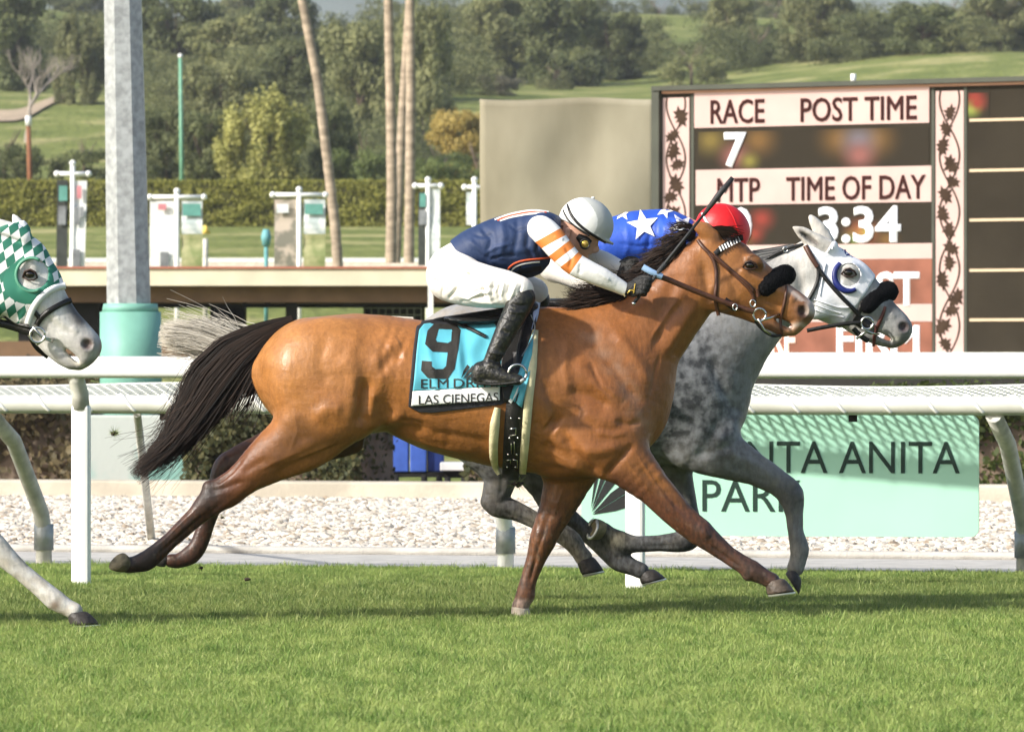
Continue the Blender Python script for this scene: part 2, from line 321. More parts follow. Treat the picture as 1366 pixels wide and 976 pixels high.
# weeds at the girth height by the bins
# ------------------------------------------------------------------ white front rail
def fence_pt(s, Yc, n=0., z=0.):
    """s metres along the rail line (x measure), n metres toward the camera"""
    a = math.atan(SL); return Vector((s-math.sin(a)*n, Yc-SL*s-math.cos(a)*n, z))
fr = thing('white_rail', 'thick white running rail nearest the turf behind the horses', 'rail', (0, 33.85, 0))
def rel(o, v): return Vector(v)-Vector(o.location)
def rail_profile(name, Yc, x0, x1, zc, hh, ww, m, parent):
    mb = MB(); a = math.atan(SL); n = 20; prof = []
    for j in range(n):
        th = 2*math.pi*j/n; c, s_ = math.cos(th), math.sin(th); prof.append((ww*math.copysign(abs(c)**.6, c), hh*math.copysign(abs(s_)**.6, s_)))
    rings = []
    for s in np.linspace(x0, x1, 12):
        rings.append([mb.bm.verts.new(rel(parent, fence_pt(s, Yc, u, zc+v))) for u, v in prof])
    for A, B in zip(rings, rings[1:]):
        for j in range(n): f = mb.bm.faces.new((A[j], A[(j+1) % n], B[(j+1) % n], B[j])); f.smooth = True
    mb.bm.faces.new(rings[0]); mb.bm.faces.new(rings[-1][::-1]); return mb.build(name, m, parent)
rail_profile('rail_bar', 33.85, -7.5, 7.5, 1.231, .061, .06, M_white, fr)
for s in (-5.56, -2.455, .652, 3.76, 6.87, -8.66)[:5]:
    mb = MB()
    pth = [(.0, 1.215), (-.02, 1.16), (-.085, 1.08), (-.1, 1.0)]
    mb.tube([rel(fr, fence_pt(s, 33.85, n, z)) for n, z in pth], [.045, .046, .048, .05], 12)
    mb.build('post_arm', M_galvd if s < 0 else M_white, fr)
    a = math.atan(SL); mb = MB(); c = rel(fr, fence_pt(s, 33.85, -.1, .5)); mb.box(c, (.105, .07, 1.04), Matrix.Rotation(-a, 3, 'Z'), bev=.018); mb.build('post', M_white, fr)
# ------------------------------------------------------------------ padded safety rail with netting
M_pipe = mat('weathered_white_pipe', (.54,.54,.47), .5, .12, 3); M_strap = mat('white_strap', (.80,.79,.74), .6, .06)
m_net = mat('pale_netting', (.60,.61,.53), .8, .1)
pr = thing('padded_rail', 'second rail with white wrapped pipe and sloping net cover', 'rail', (0, 36.2, 0))
def fp(s, n, z): return rel(pr, fence_pt(s, 36.2, n, z))
zp = 1.238-(540-488)*36.2/F
MB().tube([fp(s, .0, zp) for s in np.linspace(-8, 8, 40)], .056, 14).build('pipe', M_pipe, pr)
sm = None
for k in range(-24, 25):
    s = k*.262+.05
    if sm is None:
        mb = MB(); a = math.atan(SL)
        pts = [Vector((( .11*(j/14-.5)), -math.sin(2*math.pi*j/28+.6)*.061, math.cos(2*math.pi*j/28+.6)*.061)) for j in range(0, 20)]
        pts = [Vector((.13*(j/19-.5), -math.sin(-.5+2.9*j/19)*.0565, math.cos(-.5+2.9*j/19)*.0565)) for j in range(20)]
        mb.tube(pts, .0105, 6); sm = mb.mesh('strap'); sm.materials.append(M_strap)
    o = link('strap', sm, None, pr, fp(s, 0, zp)); o.rotation_euler = (0, 0, -math.atan(SL))
# net: diamond mesh of cords sloping up away from the pipe + cover sheet
mb = MB(); n0, n1 = -.03, -.62; za, zb = zp+.04, zp+.108
V = []; Fq = []
def cord(p0, p1, wd):
    k = len(V); d = (p1-p0).normalized(); sdv = d.cross(Vector((0, 0, 1))).normalized()*wd; up = Vector((0, 0, wd*1.2))
    for p in (p0, p1): V.extend([p-sdv, p+up, p+sdv])
    Fq.extend([(k, k+1, k+4, k+3), (k+1, k+2, k+5, k+4), (k+2, k, k+3, k+5)])
pitch = .062; nn = 10
for i in range(-100, 100):
    s = i*pitch
    for j in range(nn):
        t0, t1 = j/nn, (j+1)/nn
        A = lambda ss, tt: fp(ss, lerp(n0, n1, tt), lerp(za, zb, tt)+.012*math.sin(ss*2.3)*tt)
        o_ = (j % 2)*.5
        cord(A(s+o_*pitch, t0), A(s+(o_+.5 if j % 2 == 0 else 1.0)*pitch, t1), .0078)
        cord(A(s+o_*pitch, t0), A(s+(o_-.5 if j % 2 == 0 else .0)*pitch, t1), .0078)
nt_ = link('net', np_mesh('net', [tuple(v) for v in V], np.array(Fq), False), m_net, pr)
MB().tube([fp(s, n1, zb+.012*math.sin(s*2.3)) for s in np.linspace(-7, 7, 90)], .014, 8).build('net_edge_rope', m_net, pr)
for s in (-3.16, -.30, 2.78, 5.7, -6.0):
    mb = MB(); pth = [(0, zp-.05), (-.45, .78), (-.82, .45), (-.95, .33), (-1.0, .22), (-1.0, .0)]
    mb.tube([fp(s, n, z) for n, z in pth], .05, 12).build('curved_post', M_white if abs(s) < 1 else M_galvd, pr)
    mb = MB(); mb.tube([fp(s, -1.0, .26), fp(s, -1.0, .1)], .062, 12); mb.build('clamp', M_galv, pr)
for s in (-2.26, ):
    MB().tube([rel(pr, P(183, 552, 37.)), rel(pr, P(192, 630, 39.5)), rel(pr, P(203, 727, 42.4))], [.024,.027,.029], 8).build('brace', M_galvd, pr)
for s in (1.97, -2.1, -2.6, -1.9):
    mb = MB(); mb.box(fp(s, -.05, zp-.075), (.05, .03, .04)); mb.build('clip', M_dark, pr)
# ------------------------------------------------------------------ mint sign
sg = thing('park_sign', 'mint green rectangular board sign reading Santa Anita Park under the rail', 'sign', P(1040, 715, 36.15))
Ys = 36.15; w0, w1 = X(772, Ys), X(1306, Ys); zs0, zs1 = P(0, 715, Ys).z, P(0, 553, Ys).z
Wd, Hd = w1-w0, zs1-zs0
m_sign = mat('mint_sign_vinyl', (.40,.69,.54), .45, .03, 2); sg.location = ((w0+w1)/2, Ys, zs0); sg.rotation_euler = (0, 0, -.17)
r_ = .05; pts = []
for cx, cz, a0 in ((Wd/2-r_, r_, -90), (Wd/2-r_, Hd-r_, 0), (-Wd/2+r_, Hd-r_, 90), (-Wd/2+r_, r_, 180)):
    for k in range(5): a = R(a0+k*22.5); pts.append((cx+r_*math.cos(a), 0, cz+r_*math.sin(a)))
MB().prism(pts, (0, .03, 0)).build('panel', m_sign, sg)
ppm = F/Ys
def sign_text(txt, x0, x1, yt, yb, off=0.):
    me = fit_text(txt, (x1-x0)/ppm, (yb-yt)/ppm, off); o = link('lettering', me, mat('sign_letter_green', (.012,.035,.025), .5, .05), sg)
    o.rotation_euler = (R(90), 0, 0); o.location = (x0/ppm-(w0+w1)/2*1-CX/ppm, -.004, (715-yb)/ppm); return o
sign_text('SANTA ANITA', 934, 1281, 588, 631, -.008); sign_text('PARK', 936, 1072, 640, 682, -.008)
def kite(pts, nm, m, parent, y=-.004):
    return MB().poly([((x-CX)/ppm-(w0+w1)/2, y, (715-yy)/ppm) for x, yy in pts]).build(nm, m, parent)
for pts in ([(786,682),(800,632),(810,626)], [(786,684),(806,640),(820,632),(822,640)], [(787,686),(812,658),(832,644),(836,656)], [(787,687),(818,682),(838,676),(840,655)], [(785,680),(790,640),(797,630)]):
    kite(pts, 'feather_mark', M_black, sg)
# ------------------------------------------------------------------ light pole
lp = thing('light_pole', 'tall galvanised octagonal light pole on a mint concrete base', 'light pole', P(178, 650, 57.6)); lp.location.z = 0
def octa(name, y0, y1, r0, r1, m, n=8, bev=0, ph=22.5, x0=0, x1=0):
    z0, z1 = P(0, y0, 57.6).z, P(0, y1, 57.6).z; s = 57.6/F
    mb = MB(); A = [mb.bm.verts.new((x0*s+r0*s*math.cos(2*math.pi*j/n+R(ph)), r0*s*math.sin(2*math.pi*j/n+R(ph)), z0)) for j in range(n)]
    B = [mb.bm.verts.new((x1*s+r1*s*math.cos(2*math.pi*j/n+R(ph)), r1*s*math.sin(2*math.pi*j/n+R(ph)), z1)) for j in range(n)]
    for j in range(n):
        f = mb.bm.faces.new((A[j], A[(j+1) % n], B[(j+1) % n], B[j])); f.smooth = n > 8
    mb.bm.faces.new(A[::-1]); mb.bm.faces.new(B); return mb.build(name, m, lp)
octa('shaft', 415, -400, 31, 22, M_galv, x0=-6, x1=-22)
octa('collar', 416, 405, 38, 36, M_mint, 24, x0=-4, x1=-4)
octa('sleeve', 560, 416, 42, 41, M_mint, 28, x0=-3, x1=-4)
s_ = 57.6/F; MB().b2(-73*s_, 75*s_, -.45, .45, 0, P(0,553,57.6).z, bev=.02).build('plinth', M_mint2, lp)
MB().b2(-52*s_, -38*s_, -.475, -.452, .03, .1).build('cable_box', M_galv, lp)
# ------------------------------------------------------------------ bins
bn = thing('wheeled_bin', 'blue plastic wheeled bin in the hedge gap under the bay horse', 'bin', (X(556, 59.5), 59.5, .012)); s_ = 59.5/F
for x0, x1 in ((-33, -11), (-9, 13)):
    MB().b2(x0*s_, x1*s_, -.02, .45, .2, .85, bev=.012).build('panel', M_blue, bn)
MB().b2(14*s_, 36*s_, .03, .45, .2, .85, bev=.012).build('side_panel', mat('dark_blue_plastic', (.02,.045,.2), .5, .1), bn)
MB().b2(-34*s_, 37*s_, -.04, .48, .85, .9, bev=.01).build('lid', M_blue, bn)
for x in (-28, 10, 30):
    mb = MB(); mb.tube([(x*s_-.03, .0, .085), (x*s_+.03, .0, .085)], .085, 14); mb.build('wheel', M_dark, bn)
MB().b2(-32*s_, 36*s_, .0, .45, .15, .2).build('base', M_dark, bn)
ct = thing('hand_cart', 'low white platform cart on wheels beside the blue bin', 'cart', (X(603, 59), 59, .012)); s_ = 59/F
MB().b2(-16*s_, 26*s_, 0, .5, .22, .30, bev=.01).build('platform', M_white, ct)
for x in (-6, 16): MB().tube([(x*s_-.03, .06, .08), (x*s_+.03, .06, .08)], .08, 12).build('wheel', M_dark, ct)
MB().b2(-12*s_, 20*s_, .1, .4, .15, .22).build('frame', M_dark, ct)
# ------------------------------------------------------------------ low shed
YB = 90; sB = YB/F
sh = thing('infield_shed', 'long low cream roofed shed with open dark bays behind the rails', 'shed', (X(300, YB), YB, .3))
def bx(x0, x1, y0, y1, d0, d1, name, m, bev=0):
    c = sh.location; return MB().b2(X(x0, YB)-c.x, X(x1, YB)-c.x, d0, d1, P(0, y1, YB).z-c.z, P(0, y0, YB).z-c.z, bev=bev).build(name, m, sh)
bx(-160, 608, 358.5, 381, 0, 9, 'fascia', M_cream); bx(-162, 610, 355.5, 358.3, -.03, 9.03, 'roof_edge', M_red)
bx(-158, 606, 381.3, 403, .25, 8.7, 'beam', M_brown)
for x0, x1 in ((-60, -30), (92, 128), (379, 394), (20, 40)): bx(x0, x1, 403.3, 500, .6, 1.0, 'column', M_dark)
bx(571, 578, 381.3, 500, -.1, .0, 'white_post', M_white)
bx(-150, 250, 455, 500, .3, .6, 'low_wall', M_brown); bx(250.3, 335, 470, 500, .3, .6, 'low_wall', M_brown)
bx(60, 138, 398, 455, 1.2, 3, 'dark_store', M_dark)
bx(200, 600, 404, 409, 1.4, 1.6, 'conduit', M_dark)
for x in (322, 353, 300): bx(x, x+6, 403.3, 406, .3, .5, 'hook', M_dark)
cb = thing('equipment_cabinet', 'black equipment cabinet standing in the open shed bay', 'cabinet', (X(300, 94), 94, .4)); s_ = 94/F
for x0, x1, y0, y1, nm, m in ((-20, 26, 407, 472, 'case', M_dark), (-45, -20.3, 425, 474, 'side_case', M_dark), (5, 25, 425, 465, 'grey_panel', mat('grey_panel', (.10,.085,.065), .7))):
    MB().b2(x0*s_, x1*s_, 0 if nm != 'grey_panel' else -.05, .8 if nm != 'grey_panel' else -.005, H-(y1-CY)*s_-.4, H-(y0-CY)*s_-.4).build(nm, m, cb)
ck = thing('wire_rack', 'dark wire rack under the right end of the shed roof', 'rack', (X(522, 93), 93, .4)); s_ = 93/F
MB().b2(-38*s_, 44*s_, .3, .35, H-(470-CY)*s_-.4, H-(396-CY)*s_-.4).build('back_board', M_dark, ck)
mb = MB()
for i in range(9): mb.box(((-36+i*9.5)*s_, 0, H-(433-CY)*s_-.4), (.018, .018, .78))
for y in (403, 411, 420, 440): mb.box((3*s_, -.012, H-(y-CY)*s_-.4), (.86, .012, .018))
tag(mb.build('wires', M_galv, ck), kind='stuff')
# far white rails beyond the shed
for Yr, y0, y1, nm, lb in ((150, 344, 350, 'far_rail', 'thin white far rail just above the shed roof'), ):
    o = thing(nm, lb, 'rail', (0, Yr, float(zprof(Yr)))); s_ = Yr/F; zc = H-(347-CY)*s_-o.location.z
    MB().b2(X(-100, Yr), X(640, Yr), 0, .09, zc-.055, zc+.055).build('rail_bar', M_white, o)
    for k in range(-4, 34): MB().b2(X(60+k*19, Yr), X(64+k*19, Yr), .1, .16, -.3, zc).build('post', M_white, o) if k % 3 == 0 else None
o = thing('far_rail', 'lower pale pink far rail behind the shed roof', 'rail', (0, 128, float(zprof(128)))); s_ = 128/F; zc = H-(353-CY)*s_-o.location.z
MB().b2(X(-100, 128), X(600, 128), 0, .09, zc-.05, zc+.035).build('rail_bar', mat('pink_cream', (.75,.62,.52), .6), o)
for k in range(-1, 6): MB().b2(X(30+k*95, 128), X(34+k*95, 128), .1, .2, -.3, zc).build('post', M_white, o)
# banners
def blotch(name, base, ink, sc, lo, hi, stretch=(1,1,1)): return mat(name, base, .7, 0, sc, c2=ink, lo=lo, hi=hi, stretch=stretch, detail=3)
YBn = 112; s_ = YBn/F
def banner(px, ytop, ybar, label, panels, arm):
    o = thing('banner_pole', label, 'banner', (X(px, YBn), YBn, 1.4)); z = lambda y: H-(y-CY)*s_-1.4
    MB().tube([(0, 0, 0), (0, 0, z(ytop+5))], .045, 10).sphere((0, 0, z(ytop+3)), .06).build('pole', M_white, o)
    MB().tube([(-arm[0]*s_, 0, z(ybar)), (arm[1]*s_, 0, z(ybar))], .042, 8).sphere((-arm[0]*s_, 0, z(ybar)), .06).sphere((arm[1]*s_, 0, z(ybar)), .06).build('crossarm', M_white, o)
    for (x0, x1, y0, y1, m, marks) in panels:
        mb = MB(); n = 6; rows = []
        for i in range(n+1):
            for_d = .02*math.sin(i*1.1); v = lerp(y0, y1, i/n); sl = (x0[1]-x0[0])*i/n if isinstance(x0, tuple) else 0; a0 = (x0[0] if isinstance(x0, tuple) else x0)+sl; a1 = (x1[0] if isinstance(x1, tuple) else x1)+sl
            rows.append([mb.bm.verts.new(((a-px)*s_, for_d+dd, z(v))) for a, dd in ((a0, 0), (a1, 0), (a1, .012), (a0, .012))])
        for A, B in zip(rows, rows[1:]):
            for j in range(4): mb.bm.faces.new((A[j], A[(j+1) % 4], B[(j+1) % 4], B[j]))
        mb.build('banner_cloth', m, o)
        for (a0, a1, b0, b1, mm) in marks: MB().b2((a0-px)*s_, (a1-px)*s_, -.06, -.045, z(b1), z(b0)).build('printed_patch', mm, o)
    return o
Bd = mat('charcoal_banner', (.045,.05,.045), .7, .3, 3); Bw = mat('white_banner', (.78,.79,.78), .7, .04, 2); Bt = mat('teal_print', (.12,.33,.28), .7, .2, 4)
Bg = mat('grey_print', (.20,.21,.22), .7, .3, 6); Bl = blotch('pale_print', (.75,.77,.76), (.45,.52,.52), 5, .45, .62); Bo = blotch('olive_photo_print', (.50,.47,.26), (.22,.26,.10), 3, .35, .6); Bp = blotch('photo_print', (.52,.44,.36), (.20,.19,.15), 3.5, .42, .56); Bpk = mat('pink_print', (.65,.25,.28), .7, .2, 5)
banner(97, 215, 232, 'banner pole turned edgeways with charcoal and white banners', [((76, 75), (91, 91), 240, 357, Bd, [(79, 90, 248, 268, Bt), (78, 88, 275, 300, Bg)]), ((95, 92), (116, 116), 241, 358, Bw, [(103, 109, 248, 265, Bpk), (100, 106, 276, 300, Bg), (107, 112, 276, 290, Bg), (97, 107, 333, 357, Bg)])], (21, 21))
banner(236, 252, 263, 'banner pole with bright white banner beside the light pole', [(200, 232, 268, 358, Bw, [(211, 222, 272, 280, Bpk), (214, 225, 336, 357, Bg)]), (242, 270, 268, 312, Bl, [(244, 268, 272, 288, Bt)]), (242, 270, 312.5, 358, Bo, [])], (36, 36))
banner(399, 250, 260, 'banner pole with brown photograph banner beside the leaning palm', [(366, 396, 266, 356, Bp, [(369, 385, 272, 284, Bl)]), (405, 434, 266, 312, Bl, [(407, 431, 272, 286, Bt)]), (405, 434, 312.5, 356, Bo, [])], (35, 35))
banner(571, 237, 248, 'banner pole with teal topped banner beside the palm group', [(558, 569, 256, 354, Bd, [(560, 568, 258, 276, Bt), (559, 568, 280, 300, Bg)]), (575, 587, 252, 350, Bl, [])], (17, 17))
banner(633, 237, 250, 'banner pole half hidden at the left edge of the tan screen', [(622, 632, 256, 300, Bl, [])], (13, 13))
lb = thing('lamp_post', 'small teal post lamp standing beyond the shed roof', 'lamp', (X(355, 118), 118, 2)); s_ = 118/F
MB().tube([(0, 0, 0), (0, 0, H-(328-CY)*s_-2)], .04, 8).build('stem', mat('teal_metal', (.12,.32,.32), .6), lb); MB().tube([(0, 0, H-(328-CY)*s_-2), (0, 0, H-(316-CY)*s_-2), (0, 0, H-(306-CY)*s_-2)], [.07, .1, .06], 10).build('head', mat('teal_metal', (.14,.36,.38), .6), lb)
yp = thing('marker_post', 'small yellow topped marker post beside the white banner', 'post', (X(274, 116), 116, 2)); s_ = 116/F
MB().tube([(0, 0, 0), (0, 0, H-(318-CY)*s_-2)], .05, 8).build('stem', M_galvd, yp); MB().tube([(0, 0, H-(312-CY)*s_-2), (0, 0, H-(301-CY)*s_-2)], [.1, .04], 10).build('cap', mat('yellow_cap', (.75,.55,.12), .6), yp)
# ------------------------------------------------------------------ poles beyond the hedge
Yq = 225; zq = float(zprof(Yq)); s_ = Yq/F
o = thing('flag_pole', 'thin green pole standing behind the clipped hedge', 'pole', (X(243, Yq), Yq, zq)); MB().tube([(0, 0, 0), (X(240.5, Yq)-X(243, Yq), 0, H-(75-CY)*s_-zq)], [.085, .06], 8).build('shaft', mat('green_metal', (.16,.36,.24), .5), o); MB().sphere((X(240.5, Yq)-X(243, Yq), 0, H-(75-CY)*s_-zq), .09).build('cap', M_white, o)
o = thing('timber_pole', 'brown timber pole with pale cap at far left', 'pole', (X(41, Yq), Yq, zq)); MB().tube([(0, 0, 0), (X(38, Yq)-X(41, Yq), 0, H-(168-CY)*s_-zq)], [.1, .085], 8).build('shaft', M_wood, o); MB().tube([(X(38, Yq)-X(41, Yq), 0, H-(168-CY)*s_-zq), (X(37.6, Yq)-X(41, Yq), 0, H-(155-CY)*s_-zq)], .11, 8).build('cap', M_white, o)
# ------------------------------------------------------------------ palms
def frond_crown(o, z, x):
    V = []; Fq = []
    for i in range(26):
        a = random.random()*6.283; e0 = random.uniform(-.7, 1.1); ln = random.uniform(1.6, 2.2); prev = None
        for k in range(9):
            u = k/8; r = ln*u*math.cos(e0)*(1-.15*u); zz = z+ln*u*math.sin(e0)-u*u*1.1; c = Vector((x+r*math.cos(a), r*math.sin(a), zz)); sdv = Vector((-math.sin(a), math.cos(a), 0))*(.28*math.sin(math.pi*min(1, u*.9+.1)))
            i0 = len(V); V.extend([tuple(c-sdv+Vector((0, 0, -.15))), tuple(c), tuple(c+sdv+Vector((0, 0, -.15)))])
            if prev is not None: Fq.extend([(prev, prev+1, i0+1, i0), (prev+1, prev+2, i0+2, i0+1)])
            prev = i0
    me = np_mesh('fronds', V, np.array(Fq)); fattr(me, 'tint', rng.random(len(V))); link('fronds', me, M_palm, o)
M_palm = leaf_mat('palm_frond', (.04,.06,.015), (.12,.14,.04))
for label, pts, Yp, rr in (('slender palm trunk leaning left between the banner poles', [(455, 362), (447, 300), (437, 215), (424, 110), (403, 0), (370, -170)], 125, (7, 5.6)), ('straightest palm trunk, left of the crossing palm trunks', [(521, 362), (523, 250), (521, 120), (518, 0), (511, -200)], 138, (7.5, 5.5)), ('palm trunk crossing behind its neighbour and leaning right', [(527, 358), (532, 260), (537, 150), (544, 40), (549, -40), (562, -210)], 141, (6.5, 5)), ('palm trunk at the right of the palm group', [(545, 360), (547, 250), (548, 120), (547, 0), (545, -190)], 136, (7, 5.5))):
    z0 = float(zprof(Yp))-.1; o = thing('palm_tree', label, 'palm', (X(pts[0][0], Yp), Yp, z0)); s_ = Yp/F
    pp = [Vector(((x-pts[0][0])*s_, 0, (H-(y-CY)*s_-z0) if i else 0)) for i, (x, y) in enumerate(pts)]
    fine = []
    for i in range(len(pp)-1):
        for k in range(10): fine.append(pp[i].lerp(pp[i+1], k/10))
    fine.append(pp[-1]); n = len(fine)
    MB().tube(fine, [lerp(rr[0], rr[1], i/n)*s_*(1+.05*(i % 2)+.03*math.sin(i*2.1)) for i in range(n)], 10).build('trunk', M_trunk, o); frond_crown(o, pp[-1].z, pp[-1].x)
# ------------------------------------------------------------------ tan screen
Yt = 83; s_ = Yt/F
ts = thing('tan_screen', 'large plain tan fabric screen left of the tote board', 'screen', (X(757, Yt), Yt, .3)); ts.rotation_euler = (0, 0, -.12)
z0, z1 = H-(430-CY)*s_-.3, H-(132-CY)*s_-.3; hw = 118*s_
mb = MB(); nx, nz_ = 26, 34; g = []
for i in range(nz_+1):
    row = []
    for j in range(nx+1):
        u, v = -1+2*j/nx, i/nz_; amp = .035*math.sin(v*math.pi)**.4
        d = amp*(math.sin(u*5+1.4*math.sin(v*3))+.8*math.sin(v*6.5+u*2.2+1)+.5*math.sin(v*11-u*3))
        row.append(mb.bm.verts.new((u*hw, d, lerp(z0, z1, v)-.015*math.sin((u+1)*4))))
    g.append(row)
for i in range(nz_):
    for j in range(nx): f = mb.bm.faces.new((g[i][j], g[i][j+1], g[i+1][j+1], g[i+1][j])); f.smooth = True
cl = mb.build('tarpaulin', M_tan, ts); md = cl.modifiers.new('t', 'SOLIDIFY'); md.thickness = .012; md.offset = 1
mb = MB()
for u in (-.97, -.33, .33, .97): mb.tube([(u*hw, .12, -.3), (u*hw, .12, z1-.03)], .035, 8)
for v in (.03, .5, .97): mb.tube([(-hw*.97, .19, lerp(z0, z1, v)), (hw*.97, .19, lerp(z0, z1, v))], .03, 8)
mb.build('scaffold_frame', M_galv, ts)
# ------------------------------------------------------------------ tote board
Yd = 76.2; TA = math.atan(.60)      # board turned: right side nearer
tb = thing('tote_board', 'large electronic tote board showing race seven and the time of day', 'scoreboard', (X(876, Yd), Yd, .1)); tb.rotation_euler = (0, 0, -TA)
def uv_of(px):      # pixel column on the board's front plane -> metres along it
    x0 = X(876, Yd); k = (px-CX)/F  # (x0 + u cos) = k (Yd - u sin)
    return (k*Yd-x0)/(math.cos(TA)+k*math.sin(TA))
def zz(px, py): u = uv_of(px); Y_ = Yd-u*math.sin(TA); return H-(py-CY)*Y_/F-.1
M_led = mat('led_panel_dark', (.030,.025,.018), .95, .12, 1.5, .1, 30, spec=.06, emit=(.10,.085,.06), estr=.06)
M_frame = mat('board_frame', (.045,.05,.035), .6, .15, 3); M_pink = mat('pale_pink_panel', (.44,.31,.28), .8, .07, 2, spec=.1, emit=(1,.72,.66), estr=.17)
M_orange = mat('orange_trim', (.42,.22,.14), .6, .08, 2, emit=(1,.55,.38), estr=.08); M_lit = mat('white_led_digits', (.8,.8,.8), .5, .02, emit=(1,1,1), estr=.5); M_lt2 = mat('dark_red_lettering', (.045,.016,.014), .9, .1, spec=.05)
M_rust = mat('rust_led_panel', (.16,.062,.042), .8, .35, 2.2, spec=.1, emit=(.55,.25,.15), estr=.2)
u0, u1 = uv_of(876), uv_of(1500); zt = zz(876, 122)
def tbx(ua, ub, za_, zb_, d0, d1, name, m, bev=0): return MB().b2(ua, ub, d0, d1, za_, zb_, bev=bev).build(name, m, tb)
zb = zz(876, 470)
tbx(u0, u1, zb, zt, 0, .9, 'cabinet', M_led); tbx(u0-.01, u1, zt+.002, zt+.06, -.12, .92, 'top_frame', M_frame); tbx(u0+.1, u1, zt-.035, zt-.003, -.05, -.004, 'top_trim', M_orange)
tbx(u0-.02, uv_of(884), zb, zt, -.1, -.003, 'side_frame', M_frame)
tbx(u0-.1, u1, zb-.75, zb-.004, .1, .85, 'base', M_dark); tbx(u0-.05, u1, zb-.06, zb-.006, -.09, .06, 'bottom_ledge', M_white)
def panel(a, b_, ya, yb_, name, m, d=.012):
    ua, ub = uv_of(a), uv_of(b_); return tbx(ua, ub, zz(a, yb_), zz(a, ya), -.004-d, -.003, name, m)
def word(txt, a, b_, yt, yb_, m, off=0., d=.022, shear=0, name='lettering'):
    ua, ub = uv_of(a), uv_of(b_); z0_, z1_ = zz(a, yb_), zz(a, yt); me = fit_text(txt, ub-ua, z1_-z0_, off, shear)
    o = link(name, me, m, tb); o.rotation_euler = (R(90), 0, 0); o.location = (ua, -d, z0_); return o
panel(927, 1240, 124, 171, 'header_panel', M_pink); panel(929, 1243, 227, 274, 'header_panel', M_pink); panel(927, 1244, 328, 348, 'header_panel', M_pink); panel(927, 1244, 407, 430, 'header_panel', M_pink)
panel(927, 1244, 348.5, 406.5, 'result_panel', M_rust); panel(927, 1244, 430.5, 470, 'result_panel', M_rust)
word('RACE', 949, 1021, 133.5, 166, M_lt2, .014); word('POST TIME', 1069, 1224, 131, 163.5, M_lt2, .014)
word('MTP', 958, 1015, 238, 270, M_lt2, .014); word('TIME OF DAY', 1050, 1236, 236, 268.5, M_lt2, .014)
word('7', 967, 997, 177, 224, M_lit, .03, shear=.0); word('3:34', 1092, 1203, 276, 325, M_lit, .03); word('0', 975, 1004, 277, 325, M_lit, .03)
word('FAST', 1110, 1228, 363, 409, M_lit, .03); word('FIRM', 1117, 1228, 434, 472, M_lit, .03); word('TURF', 985, 1062, 436, 474, mat('peach_led', (.8,.7,.6), .5, .02, emit=(1,.8,.65), estr=.7), .03)
# ivy columns
m_ivy = mat('ivy_print_brown', (.05,.032,.022), .9, .2, spec=.05); 
def ivy_leaf(a):
    P_ = [(0,-.1),(.22,-.45),(.3,-.15),(.75,-.3),(.6,.05),(1,.35),(.55,.4),(.4,.75),(.2,.6),(0,1.1),(-.2,.6),(-.4,.75),(-.55,.4),(-1,.35),(-.6,.05),(-.75,-.3),(-.3,-.15),(-.22,-.45)]
    return [(x*math.cos(a)-y*math.sin(a), x*math.sin(a)+y*math.cos(a)) for x, y in P_]
for a, b_, y0, y1 in ((885, 920, 131, 470), (1249, 1286, 122, 472)):
    panel(a, b_, y0, y1, 'ivy_panel', M_pink, .01)
    ua, ub = uv_of(a), uv_of(b_); zc0, zc1 = zz(a, y1), zz(a, y0); um = (ua+ub)/2; hw = (ub-ua)/2; mb = MB(); k = 0
    for sgn in (1, -1):
        pts = []
        for i in range(60):
            v = i/59; pts.append((um+sgn*hw*.72*math.sin(v*(zc1-zc0)*4.6), -.017 if sgn > 0 else -.0185, lerp(zc0, zc1, v)))
        for p, q_ in zip(pts, pts[1:]):
            dx = .013; mb.poly([(p[0]-dx, p[1], p[2]), (p[0]+dx, p[1], p[2]), (q_[0]+dx, q_[1], q_[2]), (q_[0]-dx, q_[1], q_[2])])
    mb.build('ivy_vine', m_ivy, tb); n = int((zc1-zc0)/.2)
    for i in range(n):
        z_ = zc0+.1+i*.2; c = um+hw*.42*(1 if (i//2) % 2 else -1)*random.uniform(.3, 1); rr = random.uniform(.115, .155); ang = random.uniform(0, 6.28)
        me = flat_shape([[(x*rr, y*rr) for x, y in ivy_leaf(ang)]]); V_ = mesh_xy(me); V_[:, 0] = np.clip(V_[:, 0]+c, ua+.005, ub-.005); V_[:, 2] = V_[:, 1]+z_; V_[:, 1] = -.020-.0012*(i % 3); V_[:, 2] = np.clip(V_[:, 2], zc0+.01, zc1-.01); me.vertices.foreach_set('co', V_.ravel()); link('ivy_leaf', me, m_ivy, tb)
M_oln = mat('cream_line', (.45,.33,.22), .6, .05, emit=(1,.75,.5), estr=.22)
for y in (161, 228, 294, 361, 427): panel(1294, 1500, y-2.2, y+1.5, 'divider_line', M_oln)
for px in (888+36, 1245, 1288): tbx(uv_of(px)-.02, uv_of(px)+.02, zb, zt-.04, -.008, -.003, 'mullion', M_frame)
